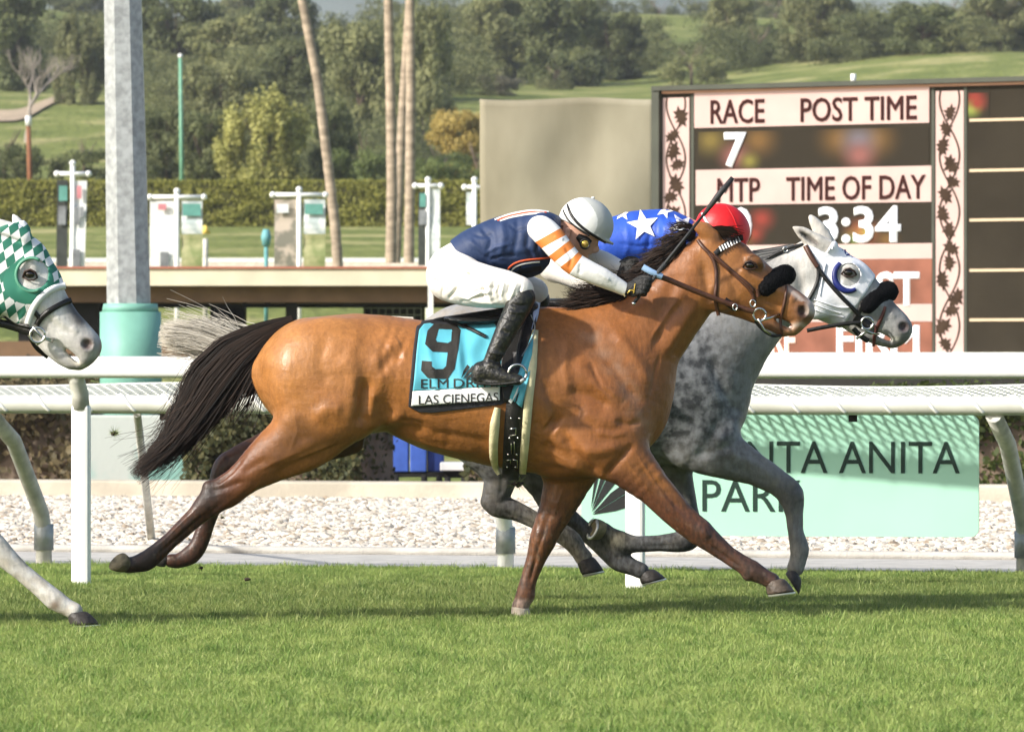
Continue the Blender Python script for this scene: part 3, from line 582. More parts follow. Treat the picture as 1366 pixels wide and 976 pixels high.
# colour ghosting on the dark LED rows: soft coloured lobes printed by the screen
def ghost(cx, cy, w_, h_, cols, z=-.0055):
    m = bpy.data.materials.new('led_ghost_colour'); m.use_nodes = True; t = m.node_tree; N = t.nodes; L = t.links; b = N['Principled BSDF']
    co = N.new('ShaderNodeTexCoord'); acc = None
    rgb = None
    base = N.new('ShaderNodeRGB'); base.outputs[0].default_value = (.031,.026,.019, 1); cur = base.outputs[0]
    for (ox, oz, rr, c) in cols:
        mp = N.new('ShaderNodeMapping'); mp.vector_type = 'TEXTURE'; mp.inputs['Location'].default_value = (ox, 0, oz); mp.inputs['Scale'].default_value = (rr, 10, rr*.8)
        L.new(co.outputs['Object'], mp.inputs[0]); gr = N.new('ShaderNodeTexGradient'); gr.gradient_type = 'QUADRATIC_SPHERE'; L.new(mp.outputs[0], gr.inputs[0])
        r = N.new('ShaderNodeMapRange'); r.inputs[1].default_value = .0; r.inputs[2].default_value = .75; L.new(gr.outputs['Fac'], r.inputs[0])
        mx = N.new('ShaderNodeMix'); mx.data_type = 'RGBA'; mx.inputs[7].default_value = (*c, 1); L.new(r.outputs[0], mx.inputs[0]); L.new(cur, mx.inputs[6]); cur = mx.outputs[2]
    L.new(cur, b.inputs['Base Color']); L.new(cur, b.inputs['Emission Color']); b.inputs['Emission Strength'].default_value = .06; b.inputs['Specular IOR Level'].default_value = .06; b.inputs['Roughness'].default_value = .95
    ua = uv_of(cx); o = MB().b2(-w_/2, w_/2, -.003, 0, -h_/2, h_/2).build('lit_row', m, tb, (ua, -.0035, zz(cx, cy))); return o
def ghost_at(x0, x1, y0, y1, blobs):
    cx, cy = (x0+x1)/2, (y0+y1)/2; u_, v_ = uv_of(x1)-uv_of(x0), zz(cx, y0)-zz(cx, y1)
    ghost(cx, cy, u_, v_, [(uv_of(bx_)-uv_of(cx), zz(bx_, by_)-zz(cx, cy), r*1.7, c) for bx_, by_, r, c in blobs])
O1, O2, O3, O4 = (.13,.075,.03), (.20,.04,.03), (.12,.11,.125), (.20,.085,.075)
ghost_at(930, 1238, 173, 225, [(948, 187, .22, (.14,.105,.035)), (1012, 187, .24, O1), (980, 208, .2, O4), (1120, 186, .26, O1), (1168, 186, .26, O1), (1146, 187, .24, O3), (1147, 207, .22, O4), (1000, 215, .13, (.16,.14,.04))])
ghost_at(930, 1241, 276, 326, [(1016, 292, .17, O2), (1006, 312, .14, O2), (990, 318, .16, O1), (1150, 312, .2, (.32,.1,.05)), (1156, 308, .1, (.22,.18,.04)), (1183, 320, .15, O1), (1140, 320, .15, (.1,.13,.04))])
ghost_at(1292, 1320, 124, 158, [(1300, 130, .15, O2), (1296, 146, .12, (.2,.25,.06)), (1304, 138, .12, O2)])
MB().tube([(uv_of(1118), .4, zt+.05), (uv_of(1118), .4, zt+.17)], .035, 8).build('beacon', M_white, tb)
for px in (1000, 1200, 1400): tbx(uv_of(px)-.1, uv_of(px)+.1, -.1, zb-.76, .3, .5, 'leg', M_dark)
# ------------------------------------------------------------------ trees on the hill
def crown_proto(kind, seed):
    g = np.random.default_rng(seed); cs = []; Ns = []; Sz = []; Tn = []
    if kind == 'oak': nc, hh, lr, n = 62, .95, .27, 210
    elif kind == 'willow': nc, hh, lr, n = 64, 1.0, .23, 210
    elif kind == 'tall': nc, hh, lr, n = 60, 1.0, .26, 200
    else: nc, hh, lr, n = 26, .75, .30, 200
    for i in range(nc):
        a = g.random()*6.283; v = g.random(); r = g.random()**.45
        zc = .22+.78*v*hh if kind != 'bush' else .1+.6*v
        env = math.sqrt(max(.05, 1-abs((zc-.5)/.62)**2.2)) if kind != 'tall' else math.sqrt(max(.05, 1-abs((zc-.48)/.6)**2.6))
        c = np.array([math.cos(a)*r*env*.78, math.sin(a)*r*env*.78, zc*2*.9]); rad = lr*g.uniform(.6, 1.15)
        d = g.normal(size=(n, 3)); d /= np.linalg.norm(d, axis=1)[:, None]; q = g.random(n)**.35
        sc = np.array([1, 1, .75]) if kind != 'willow' else np.array([.7, .7, 1.25])
        p = c+d*q[:, None]*rad*sc
        if kind == 'willow': p[:, 2] -= .3*g.random(n)
        cs.append(p); Ns.append(d+g.normal(scale=.5, size=(n, 3))+np.array([0, 0, .35])); Sz.append(g.uniform(.022, .045, n)); Tn.append(np.clip(g.normal(.3+.5*g.random(), .18, n), 0, 1))
    C_ = np.concatenate(cs); Nn = np.concatenate(Ns); Nn /= np.linalg.norm(Nn, axis=1)[:, None]
    V, Fq = leaf_quads(C_, Nn, np.concatenate(Sz), .65)
    return V, Fq, np.repeat(np.concatenate(Tn), 4)
protos = {k: [crown_proto(k, 10*i+s) for s in range(3)] for i, k in enumerate(('oak', 'willow', 'tall', 'bush'))}
LM = {'dark': leaf_mat('oak_leaf_dark', (.060,.080,.032), (.19,.21,.085)), 'olive': leaf_mat('olive_leaf', (.105,.122,.050), (.27,.275,.12)), 'light': leaf_mat('willow_leaf', (.24,.25,.06), (.60,.58,.20)),
      'green': leaf_mat('green_leaf', (.08,.115,.036), (.23,.28,.09)), 'gold': leaf_mat('golden_leaf', (.28,.21,.045), (.54,.42,.13)), 'grey': leaf_mat('grey_leaf', (.16,.15,.10), (.30,.28,.19))}
crown_me = {}
def get_crown(kind, s, tone):
    k = (kind, s, tone)
    if k not in crown_me:
        V, Fq, tn = protos[kind][s]; me = np_mesh('crown', V, Fq, False); fattr(me, 'tint', tn); me.materials.append(LM[tone]); crown_me[k] = me
    return crown_me[k]
def trunk_mesh(seed):
    g = random.Random(seed); mb = MB(); mb.tube([(0, 0, -.05), (.01, 0, .15), (.0, .01, .35), (.02, 0, .6)], [.05, .04, .032, .012], 8)
    for i in range(7):
        a = g.random()*6.283; z = g.uniform(.2, .45); l = g.uniform(.3, .5); mb.tube([(0, 0, z), (math.cos(a)*l*.5, math.sin(a)*l*.5, z+.16), (math.cos(a)*l, math.sin(a)*l, z+.36)], [.022, .014, .005], 6)
    me = mb.mesh('trunk'); me.materials.append(M_bark); return me
trunks = [trunk_mesh(i) for i in range(3)]
def Y_of_y(y):
    Ys = np.linspace(218, 560, 300); yy = CY-(zprof(Ys)-H)*F/Ys; return float(np.interp(-y, -yy, Ys))
def tree(label, cx, yb, w_, h_, kind, tone, i, nm='oak_tree', Y=None):
    Y = Y or Y_of_y(yb); z = zter(X(cx, Y), Y); o = thing(nm, label, 'tree' if nm != 'shrub' else 'shrub', (X(cx, Y), Y, z), random.random()*6.28)
    W_ = w_*Y/F; ztop = H-(yb-h_-CY)*Y/F; hh = max(ztop-z, W_*.4)
    s = i % 3; c = link('crown', get_crown(kind, s, tone), None, o); c.scale = (W_/2*1.08, W_/2*1.08, hh/2*1.22); c.location.z = -hh*.22; tk = link('trunk', trunks[s], None, o); tk.scale = (W_*.45, W_*.45, hh); return o
T = [
 ('dark oak filling the top left corner', 18, 118, 130, 150, 'oak', 'dark'), ('drooping olive tree left of the light pole', 112, 140, 96, 130, 'willow', 'olive'),
 ('dark bushy tree behind the brown timber pole', 6, 246, 120, 95, 'bush', 'dark'), ('round dark tree low against the left of the light pole', 112, 246, 110, 78, 'bush', 'dark'),
 ('tall dark oak rising right of the light pole', 236, 100, 150, 125, 'oak', 'dark'), ('dark tree low beside the thin green pole, right of the light pole', 222, 246, 90, 110, 'oak', 'dark'),
 ('broad olive oak above the thin green pole', 310, 120, 160, 110, 'oak', 'olive'), ('olive oak spreading above the pale willow', 296, 175, 130, 105, 'oak', 'olive'),
 ('dark oak at the top left of the leaning palm', 380, 90, 120, 110, 'oak', 'dark'), ('dark oak behind the leaning palm trunk', 400, 150, 120, 110, 'oak', 'dark'),
 ('pale yellow green willow above the clipped hedge', 351, 250, 150, 136, 'willow', 'light'), ('dark shrubby tree left of the pale willow', 270, 248, 90, 110, 'oak', 'dark'),
 ('dark tree right of the leaning palm above the hedge', 440, 248, 80, 130, 'oak', 'dark'), ('tall olive oak between leaning palm and palm group', 478, 170, 120, 160, 'oak', 'olive'),
 ('bright green bush left of the palm group above the hedge', 486, 250, 90, 90, 'bush', 'green'), ('tall olive tree behind the palm group', 565, 180, 100, 190, 'tall', 'olive'),
 ('golden autumn tree right of the palm group', 612, 246, 90, 110, 'oak', 'gold'), ('green bush under the golden autumn tree', 585, 252, 90, 72, 'bush', 'green'), ('dull green bush at the left foot of the tan screen', 636, 252, 90, 80, 'bush', 'green'),
 ('dark tree above the golden autumn tree', 560, 140, 110, 110, 'oak', 'dark'), ('grey leafless bush on the slope above the tan screen', 668, 132, 66, 50, 'bush', 'grey'),
 ('large olive oak at top centre left of the jockeys', 664, 100, 120, 125, 'oak', 'olive'), ('large dark oak at top centre', 742, 103, 130, 130, 'oak', 'dark'), ('olive oak at top between two dark oaks', 705, 80, 90, 110, 'oak', 'olive'),
 ('dark round oak right of top centre beside the grass slope', 815, 94, 110, 90, 'oak', 'dark'), ('low olive shrub at the edge of the grass slope', 740, 110, 60, 32, 'bush', 'olive'),
 ('greyish olive bush on the slope above the tote board corner', 922, 112, 105, 68, 'bush', 'olive'), ('olive tree above the left of the tote board', 975, 74, 90, 90, 'tall', 'olive'),
 ('dark low tree above the words post time', 1012, 90, 90, 70, 'bush', 'dark'), ('tall olive oak above the tote board beacon', 1090, 96, 110, 120, 'tall', 'olive'), ('dark oak right of the tote board beacon', 1150, 100, 110, 90, 'oak', 'dark'),
 ('large dark oak above the right ivy column', 1232, 104, 125, 108, 'oak', 'dark'), ('olive oak in the top right corner', 1335, 100, 125, 120, 'oak', 'olive'), ('dark shrubby tree at the right end of the hill', 1290, 104, 80, 60, 'bush', 'dark'),
 ('small dark tree on the skyline left of the blue gap', 880, 24, 70, 36, 'bush', 'dark'), ('dark tree on the skyline above post time', 1035, 30, 90, 46, 'bush', 'dark'), ('small olive tree on the skyline at far right', 1265, 18, 90, 40, 'bush', 'olive'),
 ('olive tree at top left of the palm group', 450, 90, 70, 60, 'bush', 'olive'), ('dark oak on the skyline at the top left beside the pole', 100, 40, 120, 60, 'oak', 'dark'), ('olive oak on the skyline between pole and palm', 330, 50, 110, 70, 'oak', 'olive'),
]
for i, (lb, cx, yb, w_, h_, k, tn) in enumerate(T): tree(lb, cx, yb, w_, h_, k, tn, i, 'shrub' if k == 'bush' else ('willow_tree' if k == 'willow' else 'oak_tree'))
# fill wood: one mass far up the hill
VV = []; FF = []; TT = []; nv = 0
dens = [(-60,-10,250,1), ]
regions = [(-80, 400, 66, 110, 40), (190, 600, 105, 200, 62), (180, 330, 60, 210, 30), (440, 590, 40, 205, 34), (440, 640, 60, 140, 26), (190, 520, 200, 222, 14), (590, 860, 30, 98, 40), (930, 1460, 44, 100, 56), (880, 1100, 26, 60, 9), (1210, 1460, 26, 60, 8), (-60, 120, 60, 110, 10), (900, 1460, 98, 110, 12), (-420, -80, 60, 215, 36), (1460, 1800, 30, 120, 30)]
for x0, x1, ya, yb, n in regions:
    for i in range(n):
        cx = random.uniform(x0, x1); yb_ = random.uniform(ya, yb); Y = Y_of_y(yb_)+4; k = random.choice(['oak', 'bush', 'oak', 'tall']); V, Fq, tn = protos[k][random.randrange(3)]
        sel = np.random.default_rng(i).permutation(len(Fq))[:2300]; V = V.reshape(-1, 4, 3)[sel].reshape(-1, 3); tn = tn.reshape(-1, 4)[sel].ravel()
        W_ = random.uniform(65, 125)*Y/F; hh = W_*random.uniform(.6, .95); a = random.random()*6.28; ca, sa = math.cos(a), math.sin(a)
        q = V*np.array([W_/2, W_/2, hh/2])*np.array([1.0, 1.0, 1]); q = np.stack([q[:, 0]*ca-q[:, 1]*sa, q[:, 0]*sa+q[:, 1]*ca, q[:, 2]], -1)+np.array([X(cx, Y), Y, zter(X(cx, Y), Y)-hh*.24])
        VV.append(q); FF.append(np.arange(len(q)).reshape(-1, 4)+nv); TT.append(tn*random.choice((.15,.3,.6,.9))); nv += len(q)
me = np_mesh('hillside_wood', np.concatenate(VV), np.concatenate(FF), False); fattr(me, 'tint', np.concatenate(TT)); tag(link('hillside_wood', me, LM['olive']), kind='stuff')
# bare tree
Yb_ = Y_of_y(170); o = thing('bare_tree', 'leafless grey tree with forked branches at far left', 'tree', (X(36, Yb_), Yb_, zter(X(36, Yb_), Yb_))); s_ = Yb_/F; g = random.Random(5); mb = MB()
def branch(p, d, l, r, dep):
    pts = [p]; dd = d.copy()
    for k in range(4): dd = (dd+Vector((g.uniform(-.16, .16), g.uniform(-.16, .16), g.uniform(-.03, .14)))).normalized(); pts.append(pts[-1]+dd*l/4)
    mb.tube(pts, [r*(1-.12*k) for k in range(5)], 6, False)
    if dep < 5:
        for k in range(3 if dep < 4 else 2): branch(pts[g.choice((2, 3, 4, 4))], (dd+Vector((g.uniform(-.8, .8), g.uniform(-.8, .8), g.uniform(-.2, .5)))).normalized(), l*.72, r*.56, dep+1)
branch(Vector((0, 0, -.1)), Vector((0, 0, 1)), 52*s_, .17, 0); mb.build('limbs', mat('bare_bark', (.30,.26,.22), .9, .2), o)
# dirt path on the far left hill, and mountains
Vp = []
for x in np.linspace(-40, 96, 24):
    yy = 150-18*(x/96)+4*math.sin(x*.05)
    for dy in (6, -2): Y = Y_of_y(yy+dy); Vp.append((X(x, Y), Y, zter(X(x, Y), Y)+.12))
tag(link('dirt_path', np_mesh('dirt_path', Vp, np.array([(2*i, 2*i+2, 2*i+3, 2*i+1) for i in range(23)])), mat('path_dirt', (.40,.31,.21), .9, .15, 1)), kind='structure')
V = []; Fq = []; n = 160
for i in range(n):
    x = -420+840*i/(n-1)
    for k in range(7):
        v = k/6; h_ = 74+9*mnoise.noise((x*.01, 2, 0))+6*mnoise.noise((x*.03, 5, 0)); V.append((x, 1000+160*v+12*mnoise.noise((x*.03, v*4, 1)), v*h_+v*(1-v)*20*mnoise.noise((x*.02, v*5, 7))))
for i in range(n-1):
    for k in range(6): a = i*7+k; Fq.append((a, a+7, a+8, a+1))
tag(link('mountains', np_mesh('mountains', V, np.array(Fq)), mat('hazy_chaparral', (.16,.19,.18), .95, .3, .03)), kind='structure')  # bluish-grey tone carries some distance haze in the colour
# ================================================================== smooth body modelling (signed distance field -> one continuous mesh)
class Sdf:
    """x, y, d are photo-scale units (px at the figure's own distance): x right, y down, d away from the camera"""
    def __init__(s, x0, x1, y0, y1, d0, d1, vx=2.0):
        s.vx = vx; s.o = np.array([x0, y0, d0], np.float32); s.n = [int((b-a)/vx)+2 for a, b in ((x0, x1), (y0, y1), (d0, d1))]
        s.D = np.full(s.n, 60., np.float32)
    def box_(s, lo, hi):
        a = np.maximum(np.floor((np.array(lo)-s.o)/s.vx).astype(int), 0); b = np.minimum(np.ceil((np.array(hi)-s.o)/s.vx).astype(int)+1, s.n)
        if (b <= a).any(): return None
        g = [((np.arange(a[i], b[i])*s.vx+s.o[i]).astype(np.float32)) for i in range(3)]
        return tuple(slice(a[i], b[i]) for i in range(3)), g[0][:, None, None], g[1][None, :, None], g[2][None, None, :]
    def merge(s, sl, d, k):
        A = s.D[sl]
        if k > 0:
            h = np.maximum(k-np.abs(A-d), 0)/k; s.D[sl] = np.minimum(A, d)-h*h*k*.25
        else: s.D[sl] = np.minimum(A, d)
    def tube(s, pts, k=8., sub=4):
        """pts (x, y, r, ry, d): round chain, r in the picture plane, ry half width in depth"""
        p = np.array(pts, float); n = len(p); q = np.vstack([2*p[0]-p[1], p, 2*p[-1]-p[-2]]); fine = []
        for i in range(n-1):
            for t in np.arange(sub)/sub:
                a, b, c, e = q[i:i+4]; v = .5*((2*b)+(-a+c)*t+(2*a-5*b+4*c-e)*t*t+(-a+3*b-3*c+e)*t**3); v[2:4] = b[2:4]*(1-t)+c[2:4]*t; fine.append(v)
        fine.append(p[-1]); f = np.array(fine); m = k+6
        lo = np.min(np.stack([f[:, 0]-f[:, 2], f[:, 1]-f[:, 2], f[:, 4]-f[:, 3]], 1), 0)-m; hi = np.max(np.stack([f[:, 0]+f[:, 2], f[:, 1]+f[:, 2], f[:, 4]+f[:, 3]], 1), 0)+m
        bb = s.box_(lo, hi)
        if bb is None: return s
        sl = bb[0]; T = np.full(tuple(x.stop-x.start for x in sl), 60., np.float32); base = [x.start for x in sl]
        for a, b in zip(f[:-1], f[1:]):
            mr = max(a[2], b[2])+m; md = max(a[3], b[3])+m*max(a[3]/a[2], 1)
            cb = s.box_((min(a[0], b[0])-mr, min(a[1], b[1])-mr, min(a[4], b[4])-md), (max(a[0], b[0])+mr, max(a[1], b[1])+mr, max(a[4], b[4])+md))
            if cb is None: continue
            s2, gx, gy, gd = cb; ls = tuple(slice(max(s2[i].start-base[i], 0), s2[i].stop-base[i]) for i in range(3))
            # clip to parent box
            off = [max(base[i]-s2[i].start, 0) for i in range(3)]; gx = gx[off[0]:]; gy = gy[:, off[1]:]; gd = gd[:, :, off[2]:]
            sh = T[ls].shape; gx = gx[:sh[0]]; gy = gy[:, :sh[1]]; gd = gd[:, :, :sh[2]]
            ra, rb = a[2]/a[3], b[2]/b[3]; rm = (ra+rb)/2
            ab = np.array([b[0]-a[0], b[1]-a[1], (b[4]-a[4])*rm]); L2 = float(ab@ab)+1e-6
            t = np.clip(((gx-a[0])*ab[0]+(gy-a[1])*ab[1]+(gd-a[4])*rm*ab[2])/L2, 0, 1).astype(np.float32)
            dx = gx-(a[0]+t*(b[0]-a[0])); dy = gy-(a[1]+t*(b[1]-a[1])); dd = (gd-(a[4]+t*(b[4]-a[4])))*(ra+t*(rb-ra))
            v = np.sqrt(dx*dx+dy*dy+dd*dd)-(a[2]+t*(b[2]-a[2])); T[ls] = np.minimum(T[ls], v)
        s.merge(sl, T, k); return s
    def ell(s, c, r, ang=0., k=8., sub=False):
        """ellipsoid: c (x,y,d), r (rx,ry,rd), rotated in the picture plane; sub carves it out"""
        R_ = max(r[0], r[1])+k+4; bb = s.box_((c[0]-R_, c[1]-R_, c[2]-r[2]-k-4), (c[0]+R_, c[1]+R_, c[2]+r[2]+k+4))
        if bb is None: return s
        sl, gx, gy, gd = bb; ca, sa = math.cos(ang), math.sin(ang); X_, Y_ = gx-c[0], gy-c[1]
        u, v, w_ = (X_*ca+Y_*sa), (-X_*sa+Y_*ca), gd-c[2]
        k0 = np.sqrt((u/r[0])**2+(v/r[1])**2+(w_/r[2])**2); k1 = np.sqrt((u/r[0]**2)**2+(v/r[1]**2)**2+(w_/r[2]**2)**2)+1e-6; d = (k0*(k0-1)/k1).astype(np.float32)
        if sub:
            A = s.D[sl]; h = np.maximum(k-np.abs(A+d), 0)/k; s.D[sl] = np.maximum(A, -d)+h*h*k*.25
        else: s.merge(sl, d, k)
        return s
    def grid2(s):
        return (np.arange(s.n[0])*s.vx+s.o[0])[:, None], (np.arange(s.n[1])*s.vx+s.o[1])[None, :]
    def polysdf(s, poly):
        gx, gy = s.grid2(); d = np.full((s.n[0], s.n[1]), 1e9); ins = np.zeros((s.n[0], s.n[1]), bool); P_ = np.array(poly, float)
        for a, b in zip(P_, np.roll(P_, -1, 0)):
            e = b-a; t = np.clip(((gx-a[0])*e[0]+(gy-a[1])*e[1])/(e@e+1e-9), 0, 1); d = np.minimum(d, (gx-a[0]-t*e[0])**2+(gy-a[1]-t*e[1])**2)
            c = ((a[1] > gy) != (b[1] > gy)) & (gx < (b[0]-a[0])*(gy-a[1])/(b[1]-a[1]+1e-12)+a[0]); ins ^= c
        d = np.sqrt(d); return np.where(ins, -d, d).astype(np.float32)
    def near(s):
        """depth of the first surface met from the camera side, for every picture column"""
        if getattr(s, '_near', None) is None:
            neg = s.D < 0; k = neg.argmax(2); has = neg.any(2); k1 = np.clip(k, 1, None); I, J = np.indices(k.shape)
            a, b = s.D[I, J, k1-1], s.D[I, J, k1]; t = a/(a-b+1e-9); z = s.o[2]+(k1-1+np.clip(t, 0, 1))*s.vx; z[~has] = np.nan; s._near = z
        return s._near
    def depth_at(s, xy, fill=True):
        z = s.near(); xy = np.asarray(xy, float); fx = (xy[:, 0]-s.o[0])/s.vx; fy = (xy[:, 1]-s.o[1])/s.vx
        i = np.clip(fx.astype(int), 0, s.n[0]-2); j = np.clip(fy.astype(int), 0, s.n[1]-2); tx, ty = fx-i, fy-j
        c = np.stack([z[i, j], z[i+1, j], z[i, j+1], z[i+1, j+1]], 1); w_ = np.stack([(1-tx)*(1-ty), tx*(1-ty), (1-tx)*ty, tx*ty], 1)+1e-6
        ok = ~np.isnan(c); w_ = w_*ok; out = np.where(ok.any(1), np.nansum(np.where(ok, c, 0)*w_, 1)/np.maximum(w_.sum(1), 1e-9), np.nan)
        if fill and np.isnan(out).any() and (~np.isnan(out)).any():
            g = ~np.isnan(out); out = np.interp(np.arange(len(out)), np.where(g)[0], out[g])
        return out
    def surface(s, D=None):
        """naive surface nets"""
        D = s.D if D is None else D; D = D.copy(); D[0] = D[-1] = 5; D[:, 0] = D[:, -1] = 5; D[:, :, 0] = D[:, :, -1] = 5
        S = (D < 0); c = np.zeros(tuple(x-1 for x in S.shape), np.uint8)
        for i in (0, 1):
            for j in (0, 1):
                for k in (0, 1): c += S[i:S.shape[0]-1+i, j:S.shape[1]-1+j, k:S.shape[2]-1+k]
        act = (c > 0) & (c < 8); I = np.argwhere(act); ids = np.full(c.shape, -1, np.int32); ids[act] = np.arange(len(I))
        co = np.array([(i, j, k) for i in (0, 1) for j in (0, 1) for k in (0, 1)]); vals = np.stack([D[I[:, 0]+a, I[:, 1]+b, I[:, 2]+e] for a, b, e in co], 1)
        acc = np.zeros((len(I), 3)); cnt = np.zeros(len(I))
        for a in range(8):
            for b in range(a+1, 8):
                if abs(co[a]-co[b]).sum() != 1: continue
                va, vb = vals[:, a], vals[:, b]; m = (va < 0) != (vb < 0); t = va/(va-vb+1e-12); p = co[a]+(co[b]-co[a])*t[:, None]; acc[m] += p[m]; cnt[m] += 1
        V = (I+acc/cnt[:, None])*s.vx+s.o; Q = []
        for ax in range(3):
            sh = [slice(1, -1)]*3; A = [slice(1, -1)]*3; B = [slice(1, -1)]*3; A[ax] = slice(0, -1); B[ax] = slice(1, None)
            sa, sb = S[tuple(A)], S[tuple(B)]; e = np.argwhere(sa != sb)
            off = np.array([1, 1, 1]); off[ax] = 0; g = e+off; flip = sa[tuple(e.T)]
            u, v = [(1, 2), (2, 0), (0, 1)][ax]; eu = np.eye(3, dtype=int)[u]; ev = np.eye(3, dtype=int)[v]
            q = np.stack([ids[tuple((g-eu-ev).T)], ids[tuple((g-ev).T)], ids[tuple(g.T)], ids[tuple((g-eu).T)]], 1); q[~flip] = q[~flip][:, ::-1]; Q.append(q)
        Q = np.concatenate(Q); Q = Q[(Q >= 0).all(1)]; return V, Q
def smooth_v(V, Q, it=2, lam=.5):
    for _ in range(it):
        acc = np.zeros_like(V); cnt = np.zeros(len(V))
        for a, b in ((0, 1), (1, 2), (2, 3), (3, 0)):
            for c in range(3):
                acc[:, c] += np.bincount(Q[:, a], V[Q[:, b], c], len(V))+np.bincount(Q[:, b], V[Q[:, a], c], len(V))
            cnt += np.bincount(Q[:, a], minlength=len(V))+np.bincount(Q[:, b], minlength=len(V))
        V = V+lam*(acc/np.maximum(cnt, 1)[:, None]-V)
    return V
def normals_v(V, Q):
    n = np.cross(V[Q[:, 2]]-V[Q[:, 0]], V[Q[:, 3]]-V[Q[:, 1]]); N_ = np.zeros_like(V)
    for a in range(4):
        for c in range(3): N_[:, c] += np.bincount(Q[:, a], n[:, c], len(V))
    return N_/(np.linalg.norm(N_, axis=1)[:, None]+1e-9)
class Fig:
    gain = 1.0
    """a figure standing at distance Y with its empty at base"""
    def __init__(s, name, label, cat, Y, bx, by, group=None):
        s.Y = Y; s.s = Y/F; s.o = thing(name, label, cat, P(bx, by, Y), 0, group); s.loc = np.array(s.o.location)
    def m(s, V):
        V = np.asarray(V, float).reshape(-1, 3); return np.stack([(V[:, 0]-CX)*s.s, s.Y+V[:, 2]*s.s, H-(V[:, 1]-CY)*s.s], 1)-s.loc
    def mesh(s, name, V, Q, m, parent=None, smooth=True): return link(name, np_mesh(name, s.m(V), Q, smooth), m, parent or s.o)
    def body(s, name, sd, m, strokes=(), D=None, it=2, parent=None, post=None):
        V, Q = sd.surface(D); V = smooth_v(V, Q, it)
        if len(strokes):
            Nn = normals_v(V, Q); face = np.clip(-Nn[:, 2]*1.6, 0, 1); disp = np.zeros(len(V))
            for pts, wd, amp in strokes:
                p = np.array(pts, float); d = np.full(len(V), 1e9)
                bb = (V[:, 0] > p[:, 0].min()-3*wd) & (V[:, 0] < p[:, 0].max()+3*wd) & (V[:, 1] > p[:, 1].min()-3*wd) & (V[:, 1] < p[:, 1].max()+3*wd) & (V[:, 2] < 30); ix = np.where(bb)[0]
                if not len(ix): continue
                dm = np.full(len(ix), 1e9); fade = np.ones(len(ix)); tot = len(p)-1
                for i, (a, b) in enumerate(zip(p[:-1], p[1:])):
                    e = b-a; t = np.clip(((V[ix, 0]-a[0])*e[0]+(V[ix, 1]-a[1])*e[1])/(e@e), 0, 1); dd = np.hypot(V[ix, 0]-a[0]-t*e[0], V[ix, 1]-a[1]-t*e[1]); bt = dd < dm; dm = np.where(bt, dd, dm)
                    gl = (i+t)/tot; fade = np.where(bt, np.clip(np.minimum(gl, 1-gl)*5, .15, 1), fade)
                disp[ix] += amp*s.gain*np.exp(-(dm/wd)**2)*fade*face[ix]
            V = V+Nn*disp[:, None]
        if post is not None: V = post(V)
        o = s.mesh(name, V, Q, m, parent); s.V = V; return o
    # ---- things laid on a surface seen from the camera side
    def strap(s, name, sd, pts, wd, m, off=1.2, th=1.6, parent=None, step=3., dfix=None, wrap=False):
        p = np.array(pts, float); seg = np.hypot(*np.diff(p[:, :2], axis=0).T); L_ = np.concatenate([[0], np.cumsum(seg)]); n = max(3, int(L_[-1]/step)); u = np.linspace(0, L_[-1], n)
        # smooth polyline by chaikin
        q = p
        for _ in range(2):
            a, b = q[:-1], q[1:]; q = np.concatenate([q[:1], np.stack([a*.75+b*.25, a*.25+b*.75], 1).reshape(-1, q.shape[1])[1:-1], q[-1:]])
        Lq = np.concatenate([[0], np.cumsum(np.hypot(*np.diff(q[:, :2], axis=0).T))]); u = np.linspace(0, Lq[-1], n); c = np.stack([np.interp(u, Lq, q[:, k]) for k in range(q.shape[1])], 1)
        tg = np.gradient(c[:, :2], axis=0); tg /= np.linalg.norm(tg, axis=1)[:, None]+1e-9; nr = np.stack([-tg[:, 1], tg[:, 0]], 1); w_ = wd if np.isscalar(wd) else np.interp(np.linspace(0, 1, n), np.linspace(0, 1, len(wd)), wd); w_ = np.broadcast_to(w_, (n,))[:, None]
        A, B = c[:, :2]+nr*w_/2, c[:, :2]-nr*w_/2
        if c.shape[1] == 3: da = db = c[:, 2]
        else:
            da, db = sd.depth_at(A), sd.depth_at(B); dc = sd.depth_at(c[:, :2]); kk = np.array([.25, .5, .25])
            for arr in (da, db): arr[:] = .5*arr+.5*dc
            for _ in range(3):
                da[1:-1] = np.convolve(da, kk, 'same')[1:-1]; db[1:-1] = np.convolve(db, kk, 'same')[1:-1]
        fr_ = lambda X2, d, o_: np.concatenate([X2, (d-o_)[:, None]], 1)
        R_ = np.stack([fr_(A, da, off), fr_(c[:, :2], (da+db)/2, off+th), fr_(B, db, off), fr_(B, db, -1.5+off*.0), fr_(A, da, -1.5)], 1)
        V = R_.reshape(-1, 3); k = 5; i = np.arange(n-1)[:, None]*k; j = np.arange(k)[None]; Q = np.stack([i+j, i+(j+1) % k, i+k+(j+1) % k, i+k+j], -1).reshape(-1, 4)
        return s.mesh(name, V, Q[:, ::-1], m, parent)
    def decal(s, name, me, sd, m, off=2.2, parent=None, cuts=2, bend=None):
        """flat 2-D mesh in photo px (x right, y down) laid on the near surface"""
        bm = bmesh.new(); bm.from_mesh(me); bmesh.ops.triangulate(bm, faces=bm.faces)
        for _ in range(cuts):
            es = [e for e in bm.edges if e.calc_length() > 5]
            if es: bmesh.ops.subdivide_edges(bm, edges=es, cuts=1); bmesh.ops.triangulate(bm, faces=[f for f in bm.faces if len(f.verts) > 3])
        bm.to_mesh(me); bm.free(); V = mesh_xy(me); d = sd.depth_at(V[:, :2], False)
        bad = np.isnan(d)
